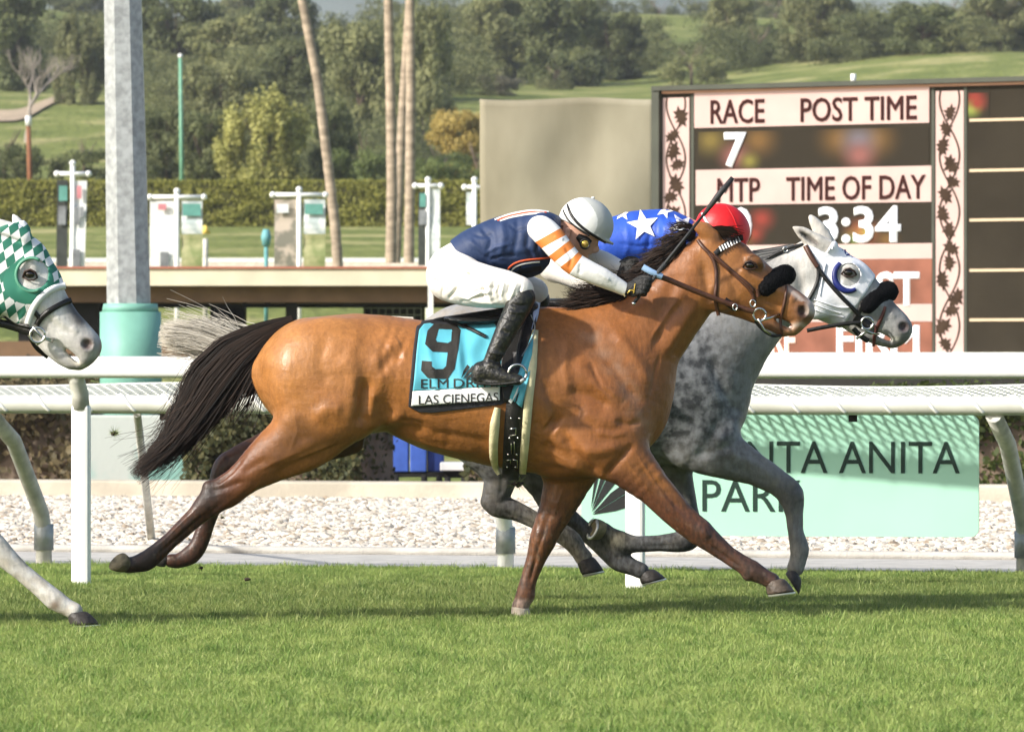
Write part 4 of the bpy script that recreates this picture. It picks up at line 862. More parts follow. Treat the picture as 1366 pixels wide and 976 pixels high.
        if bad.any():
            bm = bmesh.new(); bm.from_mesh(me); bm.verts.ensure_lookup_table(); bmesh.ops.delete(bm, geom=[bm.verts[int(i)] for i in np.where(bad)[0]], context='VERTS'); bm.to_mesh(me); bm.free(); V = mesh_xy(me); d = sd.depth_at(V[:, :2])
        V2 = np.stack([V[:, 0], V[:, 1], d-off], 1)
        me.vertices.foreach_set('co', s.m(V2).astype(np.float32).ravel()); me.update(); return link(name, me, m, parent or s.o)
    def sheet(s, name, sd, left, right, nu, nv, m, off=1.5, parent=None, th=.006, wr=None, blur=4, dmap=None):
        """cloth between two side polylines, hung over the near surface"""
        def rs(p, n): p = np.array(p, float); L_ = np.concatenate([[0], np.cumsum(np.hypot(*np.diff(p, axis=0).T))]); u = np.linspace(0, L_[-1], n); return np.stack([np.interp(u, L_, p[:, k]) for k in (0, 1)], 1)
        a, b = rs(left, nv), rs(right, nv); u = np.linspace(0, 1, nu)[None, :, None]; G = a[:, None]*(1-u)+b[:, None]*u; xy = G.reshape(-1, 2); d = sd.depth_at(xy).reshape(nv, nu)
        for _ in range(blur):
            d[1:-1] = (d[:-2]+2*d[1:-1]+d[2:])/4; d[:, 1:-1] = (d[:, :-2]+2*d[:, 1:-1]+d[:, 2:])/4
        if wr is not None: d = d-wr(np.linspace(0, 1, nu)[None, :], np.linspace(0, 1, nv)[:, None], G[..., 0], G[..., 1])
        V = np.concatenate([xy, (d-off).reshape(-1, 1)], 1); i = np.arange(nv-1)[:, None]*nu; j = np.arange(nu-1)[None]; Q = np.stack([i+j, i+nu+j, i+nu+j+1, i+j+1], -1).reshape(-1, 4)
        o = s.mesh(name, V, Q, m, parent); md = o.modifiers.new('t', 'SOLIDIFY'); md.thickness = th; md.offset = -1
        return o, np.concatenate([xy, (d-off).reshape(-1, 1)], 1)
    def tubeobj(s, name, pts, r, m, parent=None, n=8):
        p = s.m([q[:3] for q in pts]); return MB().tube([tuple(v) for v in p], [x*s.s for x in r] if isinstance(r, (list, tuple)) else r*s.s, n).build(name, m, parent or s.o)
    def ball(s, name, c, r, m, parent=None, seg=16):
        mb = MB(); p = s.m([c])[0]; mb.sphere(p, r[0]*s.s, seg, (1, r[2]/r[0], r[1]/r[0])); return mb.build(name, m, parent or s.o)
    def hoof(s, c, nrm, toe, rc, rg, h, mh, ms, ry=.85, d=0., shoe=True, tau=0.):
        """coronet centre c, direction to the sole nrm, toe direction; rings from coronet to sole"""
        c, nrm, toe = np.array(c, float), np.array(nrm, float), np.array(toe, float); nrm /= np.linalg.norm(nrm); toe /= np.linalg.norm(toe); V = []; n = 18; rings = 6
        def ring(f, sc=1.):
            r = lerp(rc, rg, f)*sc; ct, st_ = math.cos(tau), math.sin(tau); o_ = c+nrm*h*f*ct+toe*(rg-rc)*.9*f; dz = d-h*f*st_
            return [(*(o_+toe*r*math.cos(t)*(1.0 if math.cos(t) > 0 else .82)+nrm*st_*r*ry*math.sin(t)), dz+ct*r*ry*math.sin(t)) for t in [2*math.pi*j/n for j in range(n)]]
        V += [(*(c-nrm*3), d)]
        for i in range(rings): V += ring(i/(rings-1), 1+.05*math.sin(i/(rings-1)*math.pi) if i else .96)
        V += [(*(c+nrm*(h-2.5)*math.cos(tau)+toe*(rg-rc)*.9), d-(h-2.5)*math.sin(tau))]
        Q = [(1+i*n+j, 1+i*n+(j+1) % n, 1+(i+1)*n+(j+1) % n, 1+(i+1)*n+j) for i in range(rings-1) for j in range(n)]; T = [(0, 1+(j+1) % n, 1+j) for j in range(n)]+[(len(V)-1, 1+(rings-1)*n+j, 1+(rings-1)*n+(j+1) % n) for j in range(n)]
        ho = link('hoof', np_mesh('hoof', s.m(V), [np.array(Q), np.array(T)]), mh, s.o)
        if shoe:
            A = ring(1.03, 1.02); B = ring(1.16, 1.0); Ci = ring(1.16, .72); Di = ring(1.03, .72); k = range(2, n-1) if False else range(n); VV = A+B+Ci+Di; q = []
            for j in range(n):
                if j in (n//2-1, n//2): continue
                j2 = (j+1) % n; q += [(j, j2, n+j2, n+j), (n+j, n+j2, 2*n+j2, 2*n+j), (2*n+j, 2*n+j2, 3*n+j2, 3*n+j)]
            link('horseshoe', np_mesh('horseshoe', s.m(VV), np.array(q)), ms, ho)
        return ho
def hair(fig, name, paths, n, m, wd=1.6, parent=None, seg=14, wav=3., stray=.12, dspread=14., tipspread=1.0, lenvar=.35, clump=9):
    """paths: list of (x, y, half, d) guide stations from root to tip; strands run along with lateral offset"""
    p = np.array(paths, float); L_ = np.concatenate([[0], np.cumsum(np.hypot(*np.diff(p[:, :2], axis=0).T))]); L_ /= L_[-1]
    V = []; u = np.linspace(0, 1, seg); cl = rng.uniform(-1, 1, (n//clump+1, 3)); T_ = []
    for i in range(n):
        c_ = cl[i//clump]; lat = np.clip(c_[0]+rng.normal()*.13, -1.05, 1.05); ln = 1-lenvar*abs(rng.normal())*.6 if rng.random() > .02 else 1.0; ln = max(.35, min(1.05, ln)); t = u*ln
        cx, cy, hf, dd = (np.interp(t, L_, p[:, k]) for k in range(4)); tx, ty = np.gradient(cx), np.gradient(cy); q = np.hypot(tx, ty)+1e-9; nx_, ny_ = -ty/q, tx/q
        isst = rng.random() < stray; ph = rng.uniform(0, 6.28); ph2 = c_[1]*3; a = wav*(c_[2]*.8+.3*rng.normal())*(2.2 if isst else 1)
        off = lat*hf*(1+(tipspread-1)*t)+a*np.sin(t*5+ph2)*t+(rng.normal()*6*t*t if not isst else rng.normal()*22*t*t)
        x, y = cx+nx_*off, cy+ny_*off; d = dd+rng.uniform(-1, 1)*dspread*(.35+.65*t)*math.sqrt(max(0, 1-lat*lat*.8)); w_ = wd*rng.uniform(.6, 1.3)*(1-.75*u**2)
        V.append(np.stack([np.stack([x+nx_*w_/2, y+ny_*w_/2, d+w_*.3], 1), np.stack([x-nx_*w_/2, y-ny_*w_/2, d-w_*.3], 1)], 1)); T_.append(np.full(seg*2, rng.random()))
    V = np.concatenate(V).reshape(-1, 3); i = (np.arange(n)[:, None]*seg+np.arange(seg-1)[None]).reshape(-1)*2; Q = np.stack([i, i+1, i+3, i+2], 1)
    me = np_mesh(name, fig.m(V), Q); fattr(me, 'tint', np.concatenate(T_)); return link(name, me, m, parent or fig.o)
def hair_mat(name, c, c2, rough=.65):
    m = bpy.data.materials.new(name); m.use_nodes = True; t = m.node_tree; N = t.nodes; b = N['Principled BSDF']; b.inputs['Roughness'].default_value = rough; b.inputs['Specular IOR Level'].default_value = .13
    at = N.new('ShaderNodeAttribute'); at.attribute_name = 'tint'; mx = N.new('ShaderNodeMix'); mx.data_type = 'RGBA'; mx.inputs[6].default_value = (*c, 1); mx.inputs[7].default_value = (*c2, 1); t.links.new(at.outputs['Fac'], mx.inputs[0]); t.links.new(mx.outputs[2], b.inputs['Base Color']); return m
def coat_mat(name, rough=.5, fine=.12, dapple=None, sheen=.0, spec=.35):
    """colour from the painted coat attribute, broken up by fine hair grain and patches"""
    m = bpy.data.materials.new(name); m.use_nodes = True; t = m.node_tree; N = t.nodes; L = t.links; b = N['Principled BSDF']; b.inputs['Roughness'].default_value = rough; b.inputs['Specular IOR Level'].default_value = spec; b.inputs['Sheen Weight'].default_value = sheen
    at = N.new('ShaderNodeAttribute'); at.attribute_name = 'coat'; co = N.new('ShaderNodeTexCoord'); cur = at.outputs['Color']
    def nz(sc, det, stretch=(1,1,1), rot=(0,0,0)):
        mp = N.new('ShaderNodeMapping'); mp.inputs['Scale'].default_value = stretch; mp.inputs['Rotation'].default_value = rot; L.new(co.outputs['Object'], mp.inputs[0]); n = N.new('ShaderNodeTexNoise'); n.inputs['Scale'].default_value = sc; n.inputs['Detail'].default_value = det; L.new(mp.outputs[0], n.inputs['Vector']); return n.outputs[0]
    def bright(cur, fac, lo, hi):
        mr = N.new('ShaderNodeMapRange'); mr.inputs[1].default_value = .3; mr.inputs[2].default_value = .7; mr.inputs[3].default_value = lo; mr.inputs[4].default_value = hi; L.new(fac, mr.inputs[0]); h = N.new('ShaderNodeHueSaturation'); L.new(mr.outputs[0], h.inputs['Value']); L.new(cur, h.inputs['Color']); return h.outputs[0]
    cur = bright(cur, nz(9, 4), 1-fine, 1+fine); hairn = nz(60, 4, (1, 1, .35), (0, .6, 0)); cur = bright(cur, hairn, 1-fine*.9, 1+fine*.9)
    cur = bright(cur, nz(170, 2), 1-fine*.6, 1+fine*.6)
    if dapple:
        at2 = N.new('ShaderNodeAttribute'); at2.attribute_name = 'dapple'; vo = nz(dapple, 6); r = N.new('ShaderNodeMapRange'); r.inputs[1].default_value = .38; r.inputs[2].default_value = .64; L.new(vo, r.inputs[0])
        mx = N.new('ShaderNodeMix'); mx.data_type = 'RGBA'; mx.inputs[7].default_value = (.27, .275, .28, 1); ml = N.new('ShaderNodeMath'); ml.operation = 'MULTIPLY'; L.new(r.outputs[0], ml.inputs[0]); L.new(at2.outputs['Fac'], ml.inputs[1]); L.new(ml.outputs[0], mx.inputs[0]); L.new(cur, mx.inputs[6]); cur = mx.outputs[2]
    # mud and damp hair flecks on the lower legs, sheen patches, fine muscle fibre and skin creases
    am = N.new('ShaderNodeAttribute'); am.attribute_name = 'mud'; fl = nz(62, 7, (1, 1, .4), (0, .7, 0)); fr_ = N.new('ShaderNodeMapRange'); fr_.inputs[1].default_value = .36; fr_.inputs[2].default_value = .74; L.new(fl, fr_.inputs[0]); mu = N.new('ShaderNodeMath'); mu.operation = 'MULTIPLY'; L.new(fr_.outputs[0], mu.inputs[0]); L.new(am.outputs['Fac'], mu.inputs[1])
    mm = N.new('ShaderNodeMix'); mm.data_type = 'RGBA'; mm.inputs[7].default_value = (.020, .015, .012, 1); L.new(mu.outputs[0], mm.inputs[0]); L.new(cur, mm.inputs[6]); cur = mm.outputs[2]
    fd = nz(30, 5, (1, 1, 1), (0, .2, .5)); fe = N.new('ShaderNodeMapRange'); fe.inputs[1].default_value = .60; fe.inputs[2].default_value = .74; L.new(fd, fe.inputs[0]); mu2 = N.new('ShaderNodeMath'); mu2.operation = 'MULTIPLY'; L.new(fe.outputs[0], mu2.inputs[0]); L.new(am.outputs['Fac'], mu2.inputs[1]); mu3 = N.new('ShaderNodeMath'); mu3.operation = 'MULTIPLY'; mu3.inputs[1].default_value = .3; L.new(mu2.outputs[0], mu3.inputs[0])
    mn = N.new('ShaderNodeMix'); mn.data_type = 'RGBA'; mn.inputs[7].default_value = (.26, .21, .15, 1); L.new(mu3.outputs[0], mn.inputs[0]); L.new(cur, mn.inputs[6]); cur = mn.outputs[2]
    rr_ = N.new('ShaderNodeMapRange'); rr_.inputs[1].default_value = .35; rr_.inputs[2].default_value = .65; rr_.inputs[3].default_value = rough-.10; rr_.inputs[4].default_value = rough+.16; L.new(nz(7, 5, (1, 1, .6), (0, .5, 0)), rr_.inputs[0]); L.new(rr_.outputs[0], b.inputs['Roughness'])
    fib = nz(16, 5, (.55, 1, 1.5), (0, -.35, 0)); fsum = N.new('ShaderNodeMath'); fsum.operation = 'MULTIPLY_ADD'; fsum.inputs[1].default_value = 2.6; L.new(fib, fsum.inputs[0]); L.new(hairn, fsum.inputs[2])
    fin = nz(140, 3, (.5, 1, 1.2), (0, .5, 0)); fs2 = N.new('ShaderNodeMath'); fs2.operation = 'MULTIPLY_ADD'; fs2.inputs[1].default_value = .35; L.new(fin, fs2.inputs[0]); L.new(fsum.outputs[0], fs2.inputs[2])
    L.new(cur, b.inputs['Base Color']); bp = N.new('ShaderNodeBump'); bp.inputs['Strength'].default_value = .32; bp.inputs['Distance'].default_value = .006; L.new(fs2.outputs[0], bp.inputs['Height']); L.new(bp.outputs[0], b.inputs['Normal']); return m
def ss(a, b, x): t = np.clip((x-a)/(b-a), 0, 1); return t*t*(3-2*t)
def mixc(c, k, d): k = np.asarray(k)[:, None]; return c*(1-k)+np.array(d)*k
def segdist(V, pts):
    p = np.array(pts, float); d = np.full(len(V), 1e9)
    for a, b in zip(p[:-1], p[1:]):
        e = b-a; t = np.clip(((V[:, 0]-a[0])*e[0]+(V[:, 1]-a[1])*e[1])/(e@e), 0, 1); d = np.minimum(d, np.hypot(V[:, 0]-a[0]-t*e[0], V[:, 1]-a[1]-t*e[1]))
    return d
def vnoise(V, sc, seed=0.):
    """cheap smooth pseudo noise in -1..1"""
    x, y, z = V[:, 0]*sc, V[:, 1]*sc, V[:, 2]*sc
    return (np.sin(x*1.7+1.3*np.sin(y*1.3+seed)+z)+np.sin(y*2.1+1.1*np.sin(x*1.9-seed)+.7*z)+np.sin((x+y)*1.1+seed*2+1.7*np.sin(z*1.2+x*.7)))/3
M_leather = mat('brown_leather', (.075,.030,.016), .45, .25, 30); M_bleather = mat('black_leather', (.012,.011,.010), .4, .3, 30, .2, 80); M_steel = mat('bright_steel', (.62,.62,.60), .25, .1, 10, metal=1.)
M_eye = mat('dark_eye', (.010,.006,.004), .06, .1, spec=.8); M_hoofd = mat('dark_hoof', (.035,.030,.026), .55, .35, 22, .3, 50); M_hoofb = mat('brown_hoof', (.075,.055,.040), .55, .4, 22, .3, 50); M_hoofp = mat('pale_hoof', (.42,.36,.28), .6, .2, 22, .3, 50); M_shoe = mat('worn_aluminium_shoe', (.75,.74,.70), .35, .1, 20, metal=.7)
M_fleece = mat('black_fleece', (.007,.007,.008), .95, .5, 90, 1.0, 160, spec=.1); M_whitestrap = mat('white_web', (.78,.78,.76), .6, .05)
# ================================================================== bay horse
bay = Fig('horse', 'bay racehorse in full stride with turquoise saddlecloth number nine', 'horse', 30.0, 693, 828)
bay.gain = 1.5
S = Sdf(132, 1100, 285, 840, -112, 112, 2.0); BAY = S
S.tube([(374,498,41,44,0),(418,500,77,80,0),(475,499,81,87,0),(530,500,76,86,0),(590,518,85,90,0),(650,530,88,91,0),(708,529,101,84,0),(760,526,108,72,0),(806,530,90,64,0),(828,545,40,52,0)], 0, 6)
S.tube([(640,452,22,40,0),(690,436,24,22,0),(745,434,24,17,0),(790,440,26,20,0)], 24)
S.tube([(815,487,83,54,0),(853,452,60,42,0),(888,418,49,33,0),(915,387,45,29,0),(938,364,45,28,0)], 26)
S.tube([(830,520,42,44,0),(838,560,26,40,0)], 18)
# head
S.tube([(947,334,26,23,0),(966,366,49,27,0),(990,379,43,29,0),(1013,389,35,23,0),(1036,399,26,18,0),(1057,409,22,18,0),(1068,415,19.5,18,0)], 8, 5)
S.tube([(970,388,27,26,0),(995,407,19,19,0),(1015,422,12,13,0),(1034,434,9.5,12,0),(1046,441,8.5,11,0)], 5)
S.tube([(1066,420,15,16,0),(1063,432,11,14,0),(1058,440,8,12,0)], 6)
S.ell((1006,348,-21),(13,8,8),.5,8); S.ell((1006,348,21),(13,8,8),.5,8)                # brow over the eye
S.ell((958,392,-20),(26,24,11),0,10); S.ell((958,392,20),(26,24,11),0,10)             # round cheek
S.tube([(990,362,4,4,-27),(1020,378,4,4,-21),(1045,392,4,4,-15)], 7)                  # facial crest
S.ell((1070,414,-13),(9.5,9,7),-.3,5)                                                   # nostril rim
S.ell((1071,415,-21),(6.5,8.5,9),-.5,3,True); S.ell((1071,415,21),(6.5,8.5,9),-.5,3,True)
S.ell((1046,431,0),(13,3.2,30),.42,3,True)                                              # mouth gap
S.tube([(951,316,10,7,-13),(940,309,10,6,-15),(930,303,6,4,-16),(924,299,2,2,-16)], 5); S.tube([(953,314,9,7,12),(942,305,9,6,13),(932,298,4,3,13)], 5)
# near hind (trailing), far hind
S.tube([(440,505,76,42,-42),(432,545,58,40,-46),(408,580,46,34,-46),(368,607,34,26,-44),(335,631,24,20,-43),(305,655,19,15,-42)], 22)
S.ell((462,545,-52),(42,36,36),.6,22)
S.tube([(308,652,20,15,-42),(284,668,19,15,-42),(264,687,13.5,11,-42),(231,718,11,9,-42),(205,741,13,11,-42),(196,747,13.5,11,-42),(182,751,11,10,-42),(174,752,11,11,-42)], 8)
S.tube([(287,655,9,7,-42),(280,648,8,7,-42)], 8)
S.tube([(445,520,62,38,44),(430,568,44,30,46),(395,590,36,26,46),(350,604,26,20,46),(312,616,18,15,46),(298,626,17,14,46),(288,655,14,11,46),(274,696,11.5,9,46),(263,727,12,10,46),(252,741,13,10,46),(236,749,10,9,46),(226,749,9.5,9.5,46)], 16)
S.tube([(470,590,16,12,0),(440,600,14,12,0)], 14)
# near fore (reaching), far fore (under the body)
S.tube([(800,540,62,30,-40),(812,585,50,30,-43),(836,615,34,26,-43),(871,650,23.5,19,-42),(905,686,19.5,16,-40),(933,709,17.5,14.5,-40),(948,721,15,13,-40),(968,737,12,10,-40),(986,749,12,10.5,-40),(1002,759,13.5,12,-40),(1018,768,11,10,-40),(1028,773,11,11,-40)], 22)
S.ell((775,588,-46),(50,40,32),.5,18)
S.tube([(762,600,50,30,32),(757,640,32,24,34),(744,676,24,19,34),(731,704,19.5,15.5,34),(724,722,18,14.5,34),(716,744,13.5,11,34),(706,772,11,9.5,34),(701,792,12.5,10.5,34),(697,803,11.5,10,34),(694,810,11.5,11,34)], 16)
S.ell((770,622,0),(46,14,40),-.1,16)
S.ell((934,705,-42),(13,12,13),.8,6); S.ell((924,716,-38),(8,6,6),.8,5); S.ell((996,766,-40),(7,7,9),.6,5); S.ell((722,716,34),(10,14,13),0,6); S.ell((707,796,34),(6,8,9),0,4); S.ell((203,738,-42),(8,6.5,8),-.4,5); S.ell((300,662,-42),(13,12,13),-.6,6); S.tube([(318,636,6,5,-42),(300,640,5,5,-42),(284,648,6,6,-42)], 6)
bstrokes = [
 ([(860,545),(840,520),(815,485),(790,460),(765,440)], 9, -2.6),            # groove in front of the shoulder blade
 ([(868,520),(855,490),(835,462),(815,440)], 8, 2.2), ([(830,540),(805,520),(780,500),(765,475)], 12, 2.6),
 ([(722,500),(738,545),(748,570)], 9, -2.2), ([(748,570),(762,600),(785,622),(802,636)], 7, -4.2), ([(745,570),(730,560)], 10, -3.5),
 ([(845,590),(825,612),(806,634)], 5, -2.2), ([(770,545),(800,560),(830,560)], 12, 2.6), ([(772,600),(800,600),(830,592)], 9, 2.4), ([(752,520),(790,528),(815,545)], 8, -1.8),
 ([(695,470),(720,530),(735,590)], 14, 1.5),
 ([(488,500),(488,540),(482,572)], 9, -5.5), ([(500,470),(512,500),(500,540)], 9, 1.5), ([(455,470),(474,500),(480,530)], 12, 2.0), ([(540,470),(520,480),(505,500)], 8, -2.2), ([(535,455),(518,466)], 7, 2.0),
 ([(350,480),(352,540),(360,590)], 10, -1.8), ([(385,470),(380,530),(388,580)], 14, 1.8), ([(420,560),(440,545),(462,545)], 10, 2.),
 ([(470,585),(430,605),(390,622),(360,640)], 8, -2.4), ([(430,585),(395,602),(360,618)], 8, 1.8),
 ([(490,575),(520,560),(545,548)], 9, 3.2), ([(500,585),(540,572),(580,572)], 7, -2.6), ([(540,590),(600,598),(650,602)], 5, 1.2), ([(560,575),(620,582),(660,590)], 6, -1.4),
 ([(720,590),(745,600),(770,618)], 6, -2.0), ([(712,560),(730,575)], 7, -1.5), ([(712,610),(750,618),(780,634)], 5, 1.4),
 ([(960,345),(975,372),(985,398)], 5, -1.0), ([(935,345),(942,380),(948,408)], 7, -2.6), ([(905,360),(890,400),(868,440)], 10, -2.2), ([(930,400),(905,440),(880,480)], 7, 2.2), ([(915,395),(890,430),(868,470)], 6, -2.0),
 ([(995,362),(1012,366),(1020,372)], 4, -1.), ([(1010,396),(1032,406),(1048,412)], 4, -1.1), ([(1052,396),(1060,402)], 4, 1.2), ([(1060,425),(1048,436)], 3, -.8),
 ([(850,620),(880,650),(912,686)], 5, -1.3), ([(862,612),(896,650),(920,680)], 5, 1.1), ([(946,727),(990,757)], 3, -1.0), ([(935,704),(945,716)], 4, 1.2),
 ([(330,640),(300,650),(280,655)], 4, -1.6), ([(300,668),(262,700),(228,730)], 3.5, -1.1), ([(345,640),(310,668),(282,690)], 5, 1.1), ([(360,610),(325,630)], 5, -1.2),
 ([(735,680),(726,705),(722,725)], 4, -1.0), ([(745,640),(738,680)], 6, 1.0), ([(716,745),(706,780)], 3, -.8),
 ([(600,555),(598,600)], 6, -.35), ([(640,560),(642,610)], 6, -.3),
]
for pts, w_, a_ in (([(505,575),(545,584),(590,596),(630,606)], 1.8, .55), ([(730,600),(752,612),(772,628)], 1.6, .6), ([(700,575),(728,592),(745,610)], 1.6, .5), ([(845,600),(868,636),(890,668),(915,694)], 1.7, .8), ([(828,604),(850,634),(872,662)], 1.6, .6),
 ([(935,716),(958,736),(984,756)], 2.2, -1.3), ([(946,712),(972,734),(1000,752)], 1.8, .7), ([(276,684),(248,708),(212,740)], 2.2, -1.3), ([(268,674),(236,704),(208,732)], 1.8, .7), ([(330,606),(312,628),(290,646)], 2.2, -1.5), ([(352,640),(326,664),(300,684)], 2., .9),
 ([(728,700),(716,740),(706,780)], 1.8, -1.), ([(752,650),(738,690)], 1.8, .8), ([(405,600),(375,612),(350,626)], 2., .8), ([(395,540),(400,575),(390,600)], 2., .6), ([(905,395),(885,425),(865,455)], 1.8, .6), ([(965,352),(978,378),(990,396)], 1.6, .6), ([(1008,376),(1026,390),(1042,402)], 1.4, .5), ([(1000,398),(1022,412)], 1.4, .5), ([(880,470),(872,500),(866,530)], 2.5, -1.), ([(735,430),(728,470),(735,510)], 5, -1.2), ([(760,445),(752,490),(760,530)], 7, 1.6), ([(785,480),(800,515),(826,540)], 3, -1.2), ([(815,560),(840,566),(855,560)], 4, -1.2), ([(790,575),(815,580),(838,575)], 5, 1.4),
 ([(440,440),(430,480),(440,520)], 8, -1.2), ([(480,440),(470,470),(480,500)], 8, .9), ([(455,590),(425,600),(395,612)], 3, 1.2), ([(500,520),(496,560)], 4, 1.6), ([(515,540),(540,560),(575,566)], 4, -1.2)): bstrokes.append((pts, w_, a_))
for k in range(7): bstrokes.append(([(520+k*6, 430+k), (505+k*5, 470+k*3), (508+k*9, 500+k*4)], 4, .35*(-1)**k))
def bay_coat(V):
    c = np.tile(np.array([.315,.125,.034]), (len(V), 1)); n1 = vnoise(V, .05); n2 = vnoise(V, .16, 2)
    x, y, d = V.T; h0 = ss(900, 945, x)
    c = mixc(c, ss(560, 380, x)*ss(620, 430, y)*.55, (.43,.20,.062)); c = mixc(c, np.clip(.25*n1, 0, 1), (.24,.085,.024))
    c = mixc(c, ss(690, 800, x)*.75*ss(660, 580, y)*(1-h0*.6), (.235,.085,.026)); c = mixc(c, np.clip(n2*.5, 0, 1)*.4, (.20,.075,.022))
    dk = (d > -25)*(y > 572)*(x > 405)*(x < 500); c = mixc(c, dk*.85, (.045,.02,.014))  # dark patch between the hind legs: far thigh's shade painted into the coat
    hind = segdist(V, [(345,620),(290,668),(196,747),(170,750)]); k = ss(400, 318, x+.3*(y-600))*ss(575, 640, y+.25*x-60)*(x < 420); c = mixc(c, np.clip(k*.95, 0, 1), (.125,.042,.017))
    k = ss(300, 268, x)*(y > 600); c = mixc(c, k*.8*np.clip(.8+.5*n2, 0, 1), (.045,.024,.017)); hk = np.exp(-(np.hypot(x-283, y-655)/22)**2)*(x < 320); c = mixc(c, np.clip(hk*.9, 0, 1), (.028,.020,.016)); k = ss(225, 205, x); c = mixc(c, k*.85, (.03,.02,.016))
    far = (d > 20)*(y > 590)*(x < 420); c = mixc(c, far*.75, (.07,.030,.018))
    fl = np.clip((ss(606, 650, y-.5*(x-830))*ss(800, 822, x)), 0, 1)*(d < 8); c = mixc(c, fl*.9, (.105,.038,.021)); k = ss(880, 960, x)*(y > 640); c = mixc(c, k*.7*np.clip(.85+.4*n2, 0, 1), (.070,.038,.028))
    k = ss(975, 1000, x)*(y > 720); c = mixc(c, k*.5, (.055,.036,.030))
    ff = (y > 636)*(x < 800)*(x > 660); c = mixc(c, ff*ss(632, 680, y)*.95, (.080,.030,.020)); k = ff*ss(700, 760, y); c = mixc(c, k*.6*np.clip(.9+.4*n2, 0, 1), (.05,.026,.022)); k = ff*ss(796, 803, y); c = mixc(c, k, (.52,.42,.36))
    c = mixc(c, ss(575, 640, y-.06*(x-500))*(x > 500)*(x < 800)*.55, (.19,.075,.025))  # darker belly: underside shade painted into the coat colour
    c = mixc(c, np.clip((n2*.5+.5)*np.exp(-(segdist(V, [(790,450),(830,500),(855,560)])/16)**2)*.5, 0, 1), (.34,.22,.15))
    # head
    h = (x > 930)*(y < 470); c = mixc(c, h*.45, (.30,.13,.040)); k = h*np.exp(-(np.hypot(x-1004, y-354)/13)**2); c = mixc(c, np.clip(k*.75, 0, 1), (.06,.028,.016))
    k = h*ss(1042, 1062, x+.3*(430-y)*0); c = mixc(c, k*.5, (.14,.07,.04)); k = h*np.exp(-(np.hypot(x-1071, y-416)/10)**2)*1.2; c = mixc(c, np.clip(k, 0, .9), (.035,.018,.016)); k = h*ss(1070, 1080, x)*ss(424, 416, y); c = mixc(c, k*.75, (.55,.46,.40)); st = h*np.exp(-((x-1058-(y-390))/5.5)**2)*(y < 402)*(x > 1034)*np.exp(-((y-388-.35*(x-1045))/8)**2); c = mixc(c, np.clip(st, 0, 1)*.8, (.55,.47,.42))
    k = h*ss(424, 436, y)*ss(1040, 1056, x); c = mixc(c, k*.55, (.33,.19,.11)); k = h*np.exp(-(segdist(V, [(1052,436),(1068,432),(1074,436)])/3)**2); c = mixc(c, np.clip(k*.7, 0, 1), (.5,.42,.36)); k = h*(np.exp(-(segdist(V, [(1022,434),(1040,442)])/8)**2)); c = mixc(c, np.clip(k*.7, 0, 1), (.10,.06,.045))
    k = h*np.exp(-(segdist(V, [(955,318),(985,326),(1000,335)])/9)**2); c = mixc(c, np.clip(k*.5, 0, 1), (.08,.034,.018))
    k = np.exp(-(segdist(V, [(930,318),(890,355),(855,388)])/10)**2); c = mixc(c, np.clip(k*.35, 0, 1), (.14,.05,.02))
    return c
M_bay = coat_mat('bay_coat', .42, .13)
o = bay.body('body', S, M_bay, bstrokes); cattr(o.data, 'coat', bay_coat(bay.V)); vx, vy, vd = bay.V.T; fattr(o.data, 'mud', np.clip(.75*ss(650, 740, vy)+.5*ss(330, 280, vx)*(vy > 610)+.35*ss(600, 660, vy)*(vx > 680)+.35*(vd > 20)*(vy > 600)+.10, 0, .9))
# eye and lids
bay.ball('eye', (999,354,-28.5), (6.2,4.6,4.5), M_eye)
M_lid = mat('dark_eyelid', (.035,.016,.010), .5, .2)
bay.tubeobj('eyelid', [(990,357,-29),(994,350,-32.5),(1000,348.5,-33),(1006,352,-32),(1009,357,-29.5)], 1.3, M_lid); bay.tubeobj('eyelid', [(990,357,-29),(996,359.5,-32),(1003,360,-31.5),(1009,357,-29.5)], 1.0, M_lid)
# hooves
bay.hoof((172,753), (-.64,-.77), (-.77,.64), 12, 16, 14.5, mat('olive_worn_hoof', (.17,.14,.075), .65, .4, 26, .4, 60), M_shoe, d=-42, shoe=False, tau=.6); bay.hoof((220,749), (-.9,-.3), (-.3,.9), 9, 10, 11, M_hoofd, M_shoe, d=46)
bay.hoof((1031,772), (.10,.99), (1,-.12), 14, 20, 18, M_hoofb, M_shoe, d=-40); bay.hoof((693,809), (-.12,1), (1,.12), 12, 15, 15, M_hoofp, M_shoe, d=34, shoe=False)
# tail, mane, forelock
M_blackhair = hair_mat('black_hair', (.006,.005,.004), (.035,.020,.013))
hair(bay, 'tail', [(392,428,7,-2),(372,437,12,-6),(345,452,20,-8),(315,476,31,-8),(285,512,35,-8),(256,556,25,-8),(224,598,12,-8),(178,636,2,-8)], 2600, M_blackhair, 1.1, wav=8, dspread=24, stray=.16, lenvar=.5, clump=14)
hair(bay, 'tail', [(380,436,8,-6),(352,462,16,-8),(338,500,18,-8),(318,540,22,-8),(305,566,10,-8)], 160, M_blackhair, 1.6, wav=5, dspread=14, stray=.2)
for r0, tip, n in (((928,312),(884,312),90),((915,325),(868,334),110),((902,338),(850,354),120),((890,352),(836,372),110),((872,370),(812,386),120),((855,386),(780,388),150),((838,395),(756,392),170),((818,402),(748,404),150),((795,409),(738,410),90)):
    hair(bay, 'mane', [(r0[0],r0[1],9,-6),(lerp(r0[0],tip[0],.4),lerp(r0[1],tip[1],.4)-2,14,-14),(lerp(r0[0],tip[0],.75),lerp(r0[1],tip[1],.75)+3,15,-10),(*tip,9,-4)], int(n*1.6), M_blackhair, 1.0, wav=5, dspread=12, stray=.25, seg=9)
